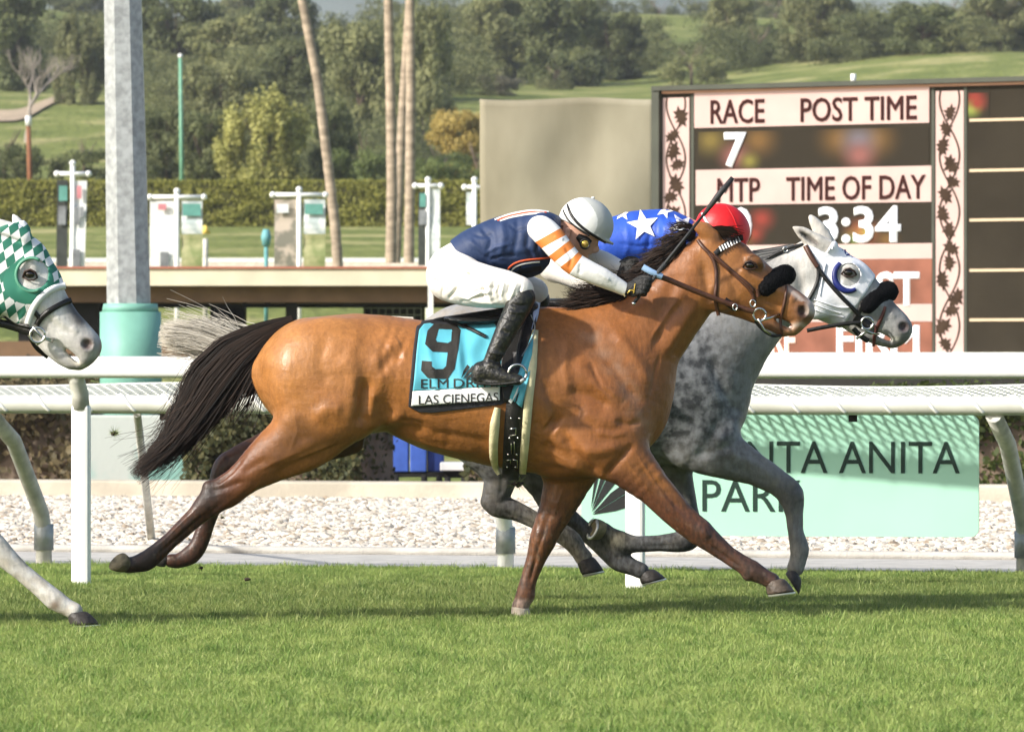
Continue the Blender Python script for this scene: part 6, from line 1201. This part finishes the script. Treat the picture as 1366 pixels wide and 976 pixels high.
# checked hood
m_chk = bpy.data.materials.new('green_white_check'); m_chk.use_nodes = True; t = m_chk.node_tree; N = t.nodes; L = t.links; b = N['Principled BSDF']; b.inputs['Roughness'].default_value = .7
uvn = N.new('ShaderNodeAttribute'); uvn.attribute_name = 'chk'; L.new(uvn.outputs['Color'], b.inputs['Base Color'])
hp = [(96,377),(88,352),(64,312),(40,290),(10,300),(-70,330),(-70,445),(-4,436),(30,432),(40,410),(58,392),(78,382)]
co = N.new('ShaderNodeTexCoord'); mp = N.new('ShaderNodeMapping'); ck_ = N.new('ShaderNodeTexChecker'); mp.inputs['Rotation'].default_value = (0, R(12), 0); 
px_ = lft.s; mp.inputs['Scale'].default_value = (1/(15*px_), 0, 1/(15*px_)); L.new(co.outputs['Object'], mp.inputs[0])
# shear to lozenges: two skew axes built from dot products
d1 = N.new('ShaderNodeVectorMath'); d1.operation = 'DOT_PRODUCT'; d1.inputs[1].default_value = (.80, 0, -1.0); d2 = N.new('ShaderNodeVectorMath'); d2.operation = 'DOT_PRODUCT'; d2.inputs[1].default_value = (1.05, 0, .22)
L.new(co.outputs['Object'], d1.inputs[0]); L.new(co.outputs['Object'], d2.inputs[0]); cx_ = N.new('ShaderNodeCombineXYZ'); L.new(d1.outputs['Value'], cx_.inputs[0]); L.new(d2.outputs['Value'], cx_.inputs[1]); cx_.inputs[2].default_value = .013
ck_.inputs['Scale'].default_value = 1/(13.5*px_); ck_.inputs['Color1'].default_value = (.78,.78,.77,1); ck_.inputs['Color2'].default_value = (.025,.17,.11,1); L.new(cx_.outputs[0], ck_.inputs['Vector'])
sw = N.new('ShaderNodeMix'); sw.data_type = 'RGBA'; sa = N.new('ShaderNodeAttribute'); sa.attribute_name = 'plain'; gtr = N.new('ShaderNodeMath'); gtr.operation = 'GREATER_THAN'; gtr.inputs[1].default_value = .5; L.new(sa.outputs['Fac'], gtr.inputs[0]); L.new(gtr.outputs[0], sw.inputs[0]); L.new(ck_.outputs[0], sw.inputs[6]); sw.inputs[7].default_value = (.03,.20,.13,1); L.new(sw.outputs[2], b.inputs['Base Color'])
ho = hood(lft, Lh, hp, (46,366), 20, 2.4, 'hood', m_chk); Vh = lft.V; fattr(ho.data, 'plain', .5+ (30-np.hypot((Vh[:, 0]-40)*.9, Vh[:, 1]-376))*.05)
M_green = mat('green_piping', (.10,.30,.20), .5, .1); ring(lft, 'eye_cup', (45,367), 21, 2.4, M_green, -31.5, ho, 1.06, R(60), R(300))
lft.strap('hood_band', Lh, [(88,381),(78,382),(62,391),(47,408),(38,432)], [9,8.5,8.5,8.5,8], M_whitestrap, 3.4, 2.6, parent=ho)
lb_ = lft.strap('bridle', Lh, [(-30,380),(-10,398),(5,418),(18,432),(40,436)], 5, M_bleather, 4); lft.strap('noseband', Lh, [(96,400),(86,404),(70,413),(56,424),(50,434)], 7.5, M_bleather, 2., 2, parent=lb_); lft.strap('noseband_strap', Lh, [(44,411),(54,424)], 6, M_bleather, 2.2, parent=lb_)
lft.strap('chin_band', Lh, [(-30,430),(0,430),(20,436),(46,444)], 11, M_bleather, 3.5, 2, parent=lb_); ring(lft, 'bit_ring', (52,447), 10, 1.7, M_steel, -27, lb_); lft.tubeobj('bit_bar', [(46,436,-28),(58,450,-24),(74,452,-18)], 1.9, M_steel, lb_); lft.tubeobj('bit_bar', [(50,460,-24),(62,452,-22),(72,456,-18)], 1.7, M_steel, lb_); lft.strap('bit_guard', Lh, [(44,450),(50,462),(66,474)], 12, M_bleather, 2.2, 2, parent=lb_)
hair(lft, 'mane', [(0,305,10,-4),(-50,330,14,-8),(-110,380,14,-6),(-170,415,10,-4)], 300, M_gmane, 1.6, wav=4); hair(lft, 'tail', [(-600,446,9,0),(-660,470,24,0),(-720,540,36,0),(-790,640,8,0)], 400, M_gmane, 2.4, wav=6)
# ================================================================== jockey on the bay
M_skin = mat('jockey_skin', (.60,.34,.24), .55, .12, 14); M_navyv = mat('navy_vest', (.016,.034,.095), .62, .12, 10, .10, 90); M_whites = mat('white_breeches', (.74,.71,.65), .7, .05, 8, .12, 50); M_boot = mat('muddy_black_boot', (.011,.011,.010), .36, 0, 55, .25, 90, c2=(.07,.066,.042), lo=.50, hi=.80); M_glove = mat('black_glove', (.013,.013,.012), .6, .3, 30, .4, 120); M_gold = mat('gold_lens', (.60,.42,.08), .2, .1, metal=.6); M_orange_s = mat('orange_cloth', (.78,.28,.05), .7, .06); M_redp = mat('orange_red_piping', (.62,.10,.03), .7, .05)  # skin keeps its own tone over face, neck and hands
M_helm = mat('white_helmet_cover', (.72,.72,.69), .6, .05, 6, .12, 40); M_helmg = mat('pale_grey_panel', (.46,.47,.44), .6, .05, 6, .12, 40)
jk = Fig('person', 'jockey in navy vest and white helmet crouched over the bay horse holding a whip', 'person', 30.0, 650, 512)
jk.gain = 1.7; bj = None
ARM = [(722,306,19,20,-40),(734,318,18.5,19,-50),(747,334,17.5,17,-58),(764,352,15.5,15,-63),(782,362,14.5,14,-64),(802,371,13.2,12.5,-63),(820,380,10.5,10,-60),(833,387,8.6,8.5,-58)]
FARM = [(732,306,18,18,38),(758,326,16,16,46),(782,340,14.5,14,46),(806,348,13.5,13,36),(825,355,10,10,22),(834,358,8.5,8.5,14)]
THIGH = [(602,370,33,32,-20),(622,377,31.5,30,-40),(648,383,28.5,26,-62),(672,386,25,22,-78),(692,389,20,18,-86)]
SHIN = [(697,398,17,15,-90),(690,412,17,15,-93),(679,434,15,14,-98),(667,458,12.5,12,-102),(659,475,11,10.5,-103),(655,488,11.5,11,-104)]
FOOT = [(644,497,11.5,11,-104),(658,498,12,12,-107),(675,503,9.5,11,-112),(692,506,6.5,9,-116)]
TORSO = [(604,356,28,36,0),(626,338,29,38,0),(650,330,33,42,0),(680,324,38,46,0),(706,320,40,46,0),(726,314,31,40,0)]
mir = lambda P_, e=0: [(a+e, b, r, ry, -d) for a, b, r, ry, d in P_]
shr = lambda P_, k: [(a, b, r-k, ry-k, d) for a, b, r, ry, d in P_]
def new(): return Sdf(556, 888, 250, 525, -132, 132, 1.5)
def head(S_, c=(0, 0), k=0):
    ox, oy = c
    S_.ell((776+ox,302+oy,0),(28-k,25-k,22-k),.5,6); S_.tube([(771+ox,318+oy,17-k,17-k,0),(766+ox,331+oy,11,13,0),(769+ox,340+oy,7.5,9,0)], 8); S_.tube([(784+ox,320+oy,13-k,16-k,0),(780+ox,332+oy,10,12,0)], 8)
    S_.tube([(790+ox,322+oy,3.2,4,0),(796+ox,332+oy,3.8,4.2,0),(793+ox,335+oy,3,4.5,0)], 4); S_.tube([(786+ox,338+oy,3,6,0),(782+ox,343+oy,3,6,0)], 3); S_.ell((787+ox,341+oy,0),(6,1.1,7),.5,1.5,True)
    for sg in (-1, 1): S_.tube([(757+ox,308+oy,4.5,3,21*sg),(756+ox,316+oy,3.4,2.6,22*sg)], 2); S_.ell((757+ox,312+oy,24*sg),(2,3.5,2.4),0,1.5,True)
    S_.tube([(760+ox,322+oy,15,14,0),(742+ox,318+oy,17,16,0),(728+ox,314+oy,22,24,0)], 10)
Bd_ = new(); Bd_.tube(shr(TORSO, 4), 6); Bd_.tube(shr(ARM, 3), 8); Bd_.tube(shr(FARM, 3), 8); Bd_.tube(shr(THIGH, 3), 8); Bd_.tube(shr(mir(THIGH, 20), 3), 8); Bd_.tube(shr(SHIN, 3), 6); Bd_.tube(shr(mir(SHIN, 20), 3), 6); Bd_.tube(shr(FOOT, 3), 5); Bd_.tube(shr(mir(FOOT, 20), 3), 5); head(Bd_)
Bd_.ell((846,385,-58),(11,9,6),-.3,5); Bd_.ell((840,361,10),(9,8,6),0,5)
def fingers(S_, base, k=0.):
    ox, oy, od = base
    for i, ln in enumerate((1.0, 1.08, 1.02, .85)):
        y = 373.5+5.4*i; x = 857-1.9*i; S_.tube([(x-9+ox, y+3.5+oy, 4.2-k, 4.4-k, -60+od),(x+1+ox, y+1+oy, 3.7-k, 4.-k, -66+od),(x+8*ln+ox, y+1.5+oy, 3.3-k, 3.6-k, -66+od),(x+9*ln+ox, y+4+oy, 2.9-k, 3.2-k, -58+od),(x+4*ln+ox, y+4.5+oy, 2.5-k, 2.9-k, -53+od)], 1.2, 3)
    S_.tube([(843+ox,379+oy,4.6-k,4.6-k,-50+od),(854+ox,371.5+oy,4-k,4-k,-52+od),(863+ox,371+oy,3.3-k,3.4-k,-57+od),(867+ox,373+oy,2.7-k,2.8-k,-62+od)], 2)
fingers(Bd_, (0, 0, 0), .7); fingers(Bd_, (-16, -26, 66), .7)
jo = jk.body('body', Bd_, M_skin, it=1)
br_ = new(); br_.tube([(604,358,31,38,0),(612,352,30,37,0)], 4); br_.tube(THIGH, 14); br_.tube(mir(THIGH, 20), 14)
wst = [([(652,358),(660,375),(656,398)], 1.8, -1.2), ([(664,364),(672,380),(668,400)], 1.8, 1.2), ([(612,360),(632,366),(640,384)], 2, -1.3), ([(586,356),(592,378),(590,398)], 2, -1.1), ([(620,402),(640,392),(660,390)], 1.8, 1.2), ([(696,380),(692,392),(700,398)], 1.6, -1.1), ([(630,392),(646,386),(664,384)], 1.6, -.9),([(598,400),(605,392),(611,383)], 2.2, -1.8), ([(640,362),(645,380),(643,402)], 2., -1.4), ([(655,372),(652,390),(657,404)], 2.4, 1.5), ([(668,378),(664,392),(668,402)], 2.2, -1.5), ([(680,380),(676,395)], 2., -1.2), ([(690,376),(684,392),(678,406)], 2.4, 1.4), ([(622,350),(626,372),(622,396)], 3, -1.2), ([(592,340),(583,362),(582,385)], 3, -1.1), ([(600,340),(594,365),(598,388)], 3, 1.4), ([(610,395),(640,404),(668,405)], 2.5, 1.2), ([(574,372),(584,376),(594,374)], 2, -.9), ([(632,354),(660,362),(690,372)], 2.5, -1.), ([(612,404),(636,397),(655,396)], 2, -1.)]
bb_ = jk.body('breeches', br_, M_whites, wst, it=1)
VS = new(); VS.tube(TORSO, 6); VS.tube([(668,332,36,40,0),(700,334,37,42,0),(718,330,30,40,0)], 10); VS.tube([(722,304,20,44,0),(738,308,18,30,0)], 8)
VS.ell((725,300,-40),(17,15,12),.4,10); VS.ell((728,302,38),(17,15,12),.4,10)
pl = VS.polysdf([(600,322),(612,310),(640,288),(672,270),(720,266),(748,288),(748,312),(738,332),(733,352),(716,372),(680,374),(660,362),(626,354),(612,340)]); VS.D = np.maximum(VS.D, pl[:, :, None])
vst = [([(630,312),(644,316),(660,312)], 3, -1.), ([(646,340),(662,330),(682,326)], 2.5, 1.2), ([(652,348),(670,342),(690,342)], 2.2, -1.3), ([(690,360),(700,350),(716,346)], 2.2, -1.), ([(718,318),(716,336),(724,350)], 2.5, -1.4), ([(678,300),(690,308),(704,306)], 2.5, -.8),([(640,300),(655,320),(650,350)], 4, -1.4), ([(668,292),(672,318),(666,352)], 5, 1.2), ([(690,288),(690,316),(684,344)], 4, -1.1), ([(622,318),(640,335),(664,352)], 4, 1.2), ([(706,300),(703,330),(712,350)], 4, -1.6), ([(628,330),(650,344),(676,350)], 3, -1.), ([(655,330),(690,335),(716,332)], 5, .9)]
vo = jk.body('vest', VS, M_navyv, vst, it=1)
jk.strap('vest_piping', VS, [(675,364),(680,356),(690,350),(706,347),(722,346),(733,344)], 2.6, M_redp, 1.2, .8, parent=vo); jk.strap('vest_piping', VS, [(679,367),(684,359),(692,354),(707,351),(720,350)], 2.2, M_whitestrap, 1.2, .8, parent=vo)
jk.strap('vest_panel', VS, [(686,365),(700,358),(722,356)], [6,15,10], mat('black_vest_panel', (.010,.012,.02), .6, .2), 1.0, .8, parent=vo)
for y0, m_ in ((0, M_whitestrap), (3, M_redp), (6, M_whitestrap)): jk.strap('back_emblem', VS, [(660+y0*1.2,293.5+.4*y0),(678,286.5+y0*.75),(696,282.6+y0*.8),(714,280.6+y0*.7),(732-y0,283.+y0*.3)], 2.8, m_, 1.2, .5, parent=vo)
jk.strap('collar', VS, [(740,290),(744,302),(742,316)], 6, M_navyv, 1.5, 1.5, parent=vo)
# sleeves with orange hoops
def stripes_mat(name, base, col_, bands):
    m = bpy.data.materials.new(name); m.use_nodes = True; t = m.node_tree; N = t.nodes; L = t.links; b = N['Principled BSDF']; b.inputs['Roughness'].default_value = .7; at = N.new('ShaderNodeAttribute'); at.attribute_name = 'run'; rp = N.new('ShaderNodeValToRGB'); rp.color_ramp.interpolation = 'CONSTANT'; e = rp.color_ramp.elements; e[0].position = 0; e[0].color = (*base, 1); e[1].position = bands[0][0]; e[1].color = (*col_, 1); q = e.new(bands[0][1]); q.color = (*base, 1)
    for a, b_ in bands[1:]: q = e.new(a); q.color = (*col_, 1); q = e.new(b_); q.color = (*base, 1)
    L.new(at.outputs['Fac'], rp.inputs[0]); L.new(rp.outputs[0], b.inputs['Base Color']); co = N.new('ShaderNodeTexCoord'); nz = N.new('ShaderNodeTexNoise'); nz.inputs['Scale'].default_value = 60; L.new(co.outputs['Object'], nz.inputs['Vector']); bp = N.new('ShaderNodeBump'); bp.inputs['Strength'].default_value = .12; bp.inputs['Distance'].default_value = .01; L.new(nz.outputs[0], bp.inputs['Height']); L.new(bp.outputs[0], b.inputs['Normal']); return m
def run_along(V, pts):
    p = np.array(pts, float)[:, :2]; best = np.full(len(V), 1e9); out = np.zeros(len(V)); Ls = np.hypot(*np.diff(p, axis=0).T); tot = Ls.sum(); acc = 0
    for a, b, l in zip(p[:-1], p[1:], Ls):
        e = b-a; tr_ = ((V[:, 0]-a[0])*e[0]+(V[:, 1]-a[1])*e[1])/(e@e); t = np.clip(tr_, 0, 1); d = np.hypot(V[:, 0]-a[0]-t*e[0], V[:, 1]-a[1]-t*e[1]); u = d < best; best = np.where(u, d, best); out = np.where(u, acc+t*l, out); acc += l
    return out/tot
sl = new(); sl.tube(ARM, 4); sst = [([(752,330),(762,345),(758,362)], 2.5, -1.1), ([(774,352),(772,368)], 2.5, -.9), ([(790,362),(815,376)], 2.5, .8), ([(738,316),(752,322)], 2.5, .9)]
GUIDE = [(731,286),(735,306),(746,326),(762,347),(782,361),(833,388)]
so_ = jk.body('sleeve', sl, stripes_mat('white_sleeve_orange_hoops', (.78,.77,.74), (.64,.19,.03), [(.17,.245),(.315,.385),(.45,.515)]), sst, it=1); fattr(so_.data, 'run', run_along(jk.V, GUIDE))
sf = new(); sf.tube(FARM, 4); sfo = jk.body('sleeve', sf, stripes_mat('white_sleeve_shaded_hoops', (.74,.73,.71), (.60,.17,.06), [(.30,.36),(.47,.53)]), it=1); fattr(sfo.data, 'run', run_along(jk.V, FARM))  # far sleeve white and hoops duller: its shade put into the colours
gl = new(); gl.tube([(834,387.5,8.2,8.5,-58),(846,385,11,9,-59),(855,382,10,8,-60)], 4); fingers(gl, (0, 0, 0)); glo = jk.body('glove', gl, M_glove, it=1)
jk.strap('glove_emblem', gl, [(836,392),(840,386),(845,390)], 1.6, M_gold, 1., .8, parent=glo); jk.strap('glove_emblem', gl, [(846,379),(845,385),(844,392)], 1.4, M_gold, 1., .8, parent=glo); jk.strap('glove_cuff', gl, [(832,379),(830,388),(833,396)], 2.5, mat('tan_cuff', (.45,.36,.2), .7), 1., 1, parent=glo)
glf = new(); glf.tube([(833,358,8.2,8.5,16),(842,360,10,8,10)], 4); fingers(glf, (-16, -26, 66)); jk.body('glove', glf, M_glove, it=1)
bt = new(); bt.tube(SHIN, 4); bt.tube(FOOT, 8); bt.tube([(640,492,9,10,-104),(638,503,9,10,-104)], 6); bt.tube([(640,509,4,9,-104),(664,510,4,11,-108),(692,510,3,9,-115)], 3)
bts = [([(650,478),(662,482),(672,484)], 2.5, -1.6), ([(648,486),(660,488),(668,492)], 2.2, 1.2), ([(652,470),(664,472),(674,473)], 2., 1.1), ([(680,405),(690,409),(704,408)], 2, -1.2), ([(676,415),(690,418),(700,417)], 2, .9), ([(668,440),(680,446)], 2.5, -1.)]
bo = jk.body('boot', bt, M_boot, bts, it=1); jk.strap('sole', bt, [(633,510),(650,512.5),(672,512),(697,508)], 3, M_glove, 1.4, 1.2, parent=bo)
jk.strap('boot_seam', bt, [(669,424),(682,429),(694,428)], 1.5, M_glove, 1., 1, parent=bo)
bt2 = new(); bt2.tube(mir(SHIN, 20), 4); bt2.tube(mir(FOOT, 20), 8); jk.body('boot', bt2, M_boot, it=1)
# helmet
HM = Sdf(735, 830, 252, 345, -45, 45, 1.2)
def helmet(ox=0, oy=0, HM=HM):
    HM.ell((782+ox,298+oy,0),(37.5,34,31),.5,4); gx, gy = HM.grid2(); pl = ((gx-782-ox)*-.48+(gy-311-oy)*.88)[:, :, None]; k = 3.; A = HM.D; B = np.broadcast_to(pl, A.shape); h = np.maximum(k-np.abs(A-B), 0)/k; HM.D = (np.maximum(A, B)+h*h*k*.25).astype(np.float32)
    HM.tube([(798+ox,316+oy,3,20,0),(808+ox,321+oy,2.6,17,0),(817+ox,325+oy,1.8,8,0)], 3)
helmet(); hm = jk.body('helmet', HM, [M_helm, M_helmg], it=1)
me = hm.data; cen = np.zeros(len(me.polygons)*3, np.float32); me.polygons.foreach_get('center', cen); cen = cen.reshape(-1, 3)+jk.loc
pxx = cen[:, 0]/jk.s+CX; pyy = CY-(cen[:, 2]-H)/jk.s; mi = ((pxx-792-.25*(pyy-290)+.02*(pyy-290)**2) > 4).astype(np.int32); me.polygons.foreach_set('material_index', mi)
jk.ball('button', (791,264,0), (2.6,1.8,2.6), M_helm, hm, 10)
jk.strap('goggle_strap', HM, [(757,272),(760,286),(772,301),(790,314),(808,324)], 3.6, M_bleather, 1.2, 1.2, parent=hm); jk.strap('goggle_strap', HM, [(751,280),(756,293),(768,304),(786,315)], 2.4, M_bleather, 1.0, 1., parent=hm)
jk.strap('chin_strap', Bd_, [(750,301),(748,314),(752,326),(762,338)], 3.2, mat('brown_strap', (.10,.05,.03), .6), 2, 1, parent=hm)
gg = jk.strap('goggles', Bd_, [(770,315),(778,321),(786,327)], [7,15,13], M_bleather, 3.5, 3, parent=hm)
jk.ball('lens', (780,326,-27), (5.6,5.6,2.4), M_gold, gg); ring(jk, 'lens_rim', (780,326), 6.2, 1.3, M_bleather, -28, gg); jk.ball('lens_centre', (780.5,326,-28.6), (3.,3.,1.2), mat('amber_lens', (.30,.20,.04), .15, .1), gg, 10)
# ------------------------------------------------------------------ whip
wp = Fig('riding_crop', 'dark riding whip held up in the gloved hand of the navy jockey', 'whip', 30.0, 845, 404)
wp.tubeobj('shaft', [(845,404,-60),(858,387,-60.5),(870,372,-61),(905,328,-64),(938,286,-67)], [2.2,2.2,2.4,2.2,1.8], M_black, None, 8)
wp.tubeobj('grip', [(853,394,-60),(866,377,-61),(886,352,-62.5)], [3.0,3.1,2.8], mat('grey_whip_grip', (.05,.05,.05), .7, .3, 60, .5, 150), None, 10); wp.tubeobj('flap', [(936,289,-67),(955,264,-68),(975,239,-69)], [2.4,4.2,3.0], mat('black_whip_flap', (.03,.03,.03), .65, .3, 60), None, 8); wp.tubeobj('cap', [(845,404,-60),(843,407,-60)], [2.8,2.6], M_steel, None, 8)
# ================================================================== jockey on the grey
M_royal = mat('royal_blue_silk', (.025,.085,.46), .5, .10, 9, .12, 70); M_redh = mat('red_helmet_cover', (.62,.012,.015), .45, .08, 8, .08, 40)
bj = Fig('person', 'jockey in blue silks with white stars and red helmet on the grey horse', 'person', 31.15, 800, 500)
def nb(): return Sdf(690, 1010, 250, 500, -125, 125, 1.8)
BT = [(744,346,26,34,0),(775,338,32,40,0),(810,330,37,45,0),(850,321,40,47,0),(885,316,37,46,0),(908,316,28,40,0)]
BA = [(898,312,20,20,-40),(908,330,18,18,-50),(914,352,15.5,15,-54),(935,366,13.5,13,-48),(962,372,10,10,-40),(978,374,9,9,-34)]
BTh = [(744,352,24,26,-20),(772,362,24,24,-48),(800,376,22,20,-68),(822,388,18,17,-80)]; BS = [(826,396,17,15,-84),(822,430,15,14,-92),(808,462,12,12,-98),(798,484,11,11,-98)]
B1 = nb(); B1.tube(shr(BT, 4), 6); B1.tube(shr(BA, 3), 6); B1.tube(shr(mir(BA), 3), 6); B1.tube(shr(BTh, 3), 6); B1.tube(shr(mir(BTh), 3), 6); B1.tube(shr(BS, 3), 6); B1.tube(shr(mir(BS), 3), 6); head(B1, (186, -2)); B1.tube([(928,318,17,16,0),(945,316,16,15,0)], 8)
bj.body('body', B1, M_skin, it=1)
B2 = nb(); B2.tube(BT, 6); B2.tube(BA[:4], 8); B2.tube(mir(BA[:4]), 8); bst = [([(868,290),(866,315),(860,345)], 3, -1.6), ([(880,286),(885,310),(878,340)], 3.5, 1.6), ([(893,290),(900,312),(893,335)], 3, -1.6), ([(835,300),(838,325),(832,345)], 4, 1.), ([(850,300),(852,325)], 3, -.9), ([(820,325),(850,330),(880,326)], 3, -1.2)]
js = bj.body('jersey', B2, M_royal, bst, it=1)
def star(cx, cy, r, a): return [(cx+(r if k % 2 == 0 else r*.42)*math.cos(a+k*math.pi/5), cy+(r if k % 2 == 0 else r*.42)*math.sin(a+k*math.pi/5)) for k in range(10)]
M_star = mat('white_star_cloth', (.80,.80,.80), .6, .04)
for cx, cy, r, a in ((857,301,22,-1.72), (909,302,19,-2.15), (830,284,12,-1.5), (886,281,12,-1.2), (910,330,11,-1.4)): bj.decal('star', flat_shape([star(cx, cy, r, a)]), B2, M_star, 1.6, js, 2)
B3 = nb(); B3.tube([(742,348,27,36,0),(752,346,29,38,0)], 4); B3.tube(BTh, 12); B3.tube(mir(BTh), 12); bj.body('breeches', B3, M_whites, it=1)
B4 = nb(); B4.tube(BS, 4); B4.tube([(796,490,10,10,-98),(815,494,8,10,-104),(828,496,6,9,-106)], 6); bj.body('boot', B4, M_boot, it=1); B5 = nb(); B5.tube(mir(BS), 4); B5.tube([(796,490,10,10,98),(828,496,6,9,106)], 6); bj.body('boot', B5, M_boot, it=1)
for sg in (1, -1):
    g_ = nb(); g_.tube([(976,374,9,9,-34*sg),(988,377,8,8,-30*sg)], 4)
    for i in range(4): g_.tube([(984,371+4*i,3.4,3.6,-33*sg),(993,372+4*i,3.2,3.4,-31*sg),(994,376+4*i,2.8,3,-26*sg)], 1)
    g_.tube([(980,369,3.5,3.5,-27*sg),(990,368,3,3,-26*sg)], 1.5); bj.body('glove', g_, M_glove, it=1)
HB = Sdf(915, 1020, 248, 345, -45, 45, 1.3); helmet(182, 8, HB); hb = bj.body('helmet', HB, M_redh, it=1)
bj.strap('goggle_strap', HB, [(936,284),(942,298),(956,312),(975,325)], 3, M_whitestrap, 1.2, 1.2, parent=hb); bj.strap('helmet_seam', HB, [(968,274),(978,290),(985,312)], 1.2, M_redh, .8, .8, parent=hb)
# ================================================================== turf thrown up by the hooves
M_soil = mat('damp_soil', (.045,.032,.02), .95, .3, 40)
def clod(label, px, py, Y, r, nblade, seed):
    g = random.Random(seed); o = thing('turf_clod', label, 'turf clod', P(px, py, Y), 0, 'turf thrown up by hooves'); s_ = Y/F; bm = bmesh.new(); bmesh.ops.create_icosphere(bm, subdivisions=2, radius=r*s_)
    for v in bm.verts: v.co *= 1+.6*mnoise.noise(v.co*60+Vector((seed, 0, 0))); v.co.z *= .6
    me = bpy.data.meshes.new('soil'); bm.to_mesh(me); bm.free(); link('soil', me, M_soil, o); V = []; Q = []
    for i in range(nblade):
        d = Vector((g.gauss(0, 1), g.gauss(0, 1), g.gauss(.2, .8))).normalized(); l = r*s_*g.uniform(1.2, 3); sd_ = d.orthogonal().normalized()*.0022; k = len(V); V += [tuple(-sd_), tuple(sd_), tuple(d*l)]; Q.append((k, k+1, k+2))
    me = np_mesh('blades', V, np.array(Q), False); fattr(me, 'tint', rng.random(len(V))); link('blades', me, m_gr, o)
clod('tuft of torn green turf flying above the rail by the light pole base', 152, 578, 31.5, 5, 70, 1)
clod('small torn turf clod flying above the grass under the bay tail', 268, 757, 30.2, 3, 26, 2)
clod('dark clod of soil flying low behind the bay trailing hooves', 330, 772, 30.5, 4, 24, 3)
clod('green turf tuft flying under the girth of the bay horse', 690, 645, 30.6, 7, 90, 4)
clod('tiny turf fragment by the hock of the bay horse', 296, 690, 30.4, 2.5, 20, 5)
# ------------------------------------------------------------------ haze over the far hill
hz = MB().b2(-640, 640, -45, 1240, -1.1, 96).build('haze'); tag(hz, kind='stuff')
m = bpy.data.materials.new('haze_air'); m.use_nodes = True; t = m.node_tree; t.nodes.remove(t.nodes['Principled BSDF']); pv = t.nodes.new('ShaderNodeVolumePrincipled'); pv.inputs['Color'].default_value = (.86,.89,.93,1); pv.inputs['Density'].default_value = .0002; pv.inputs['Anisotropy'].default_value = .2
t.links.new(pv.outputs[0], t.nodes['Material Output'].inputs['Volume']); hz.data.materials.append(m)
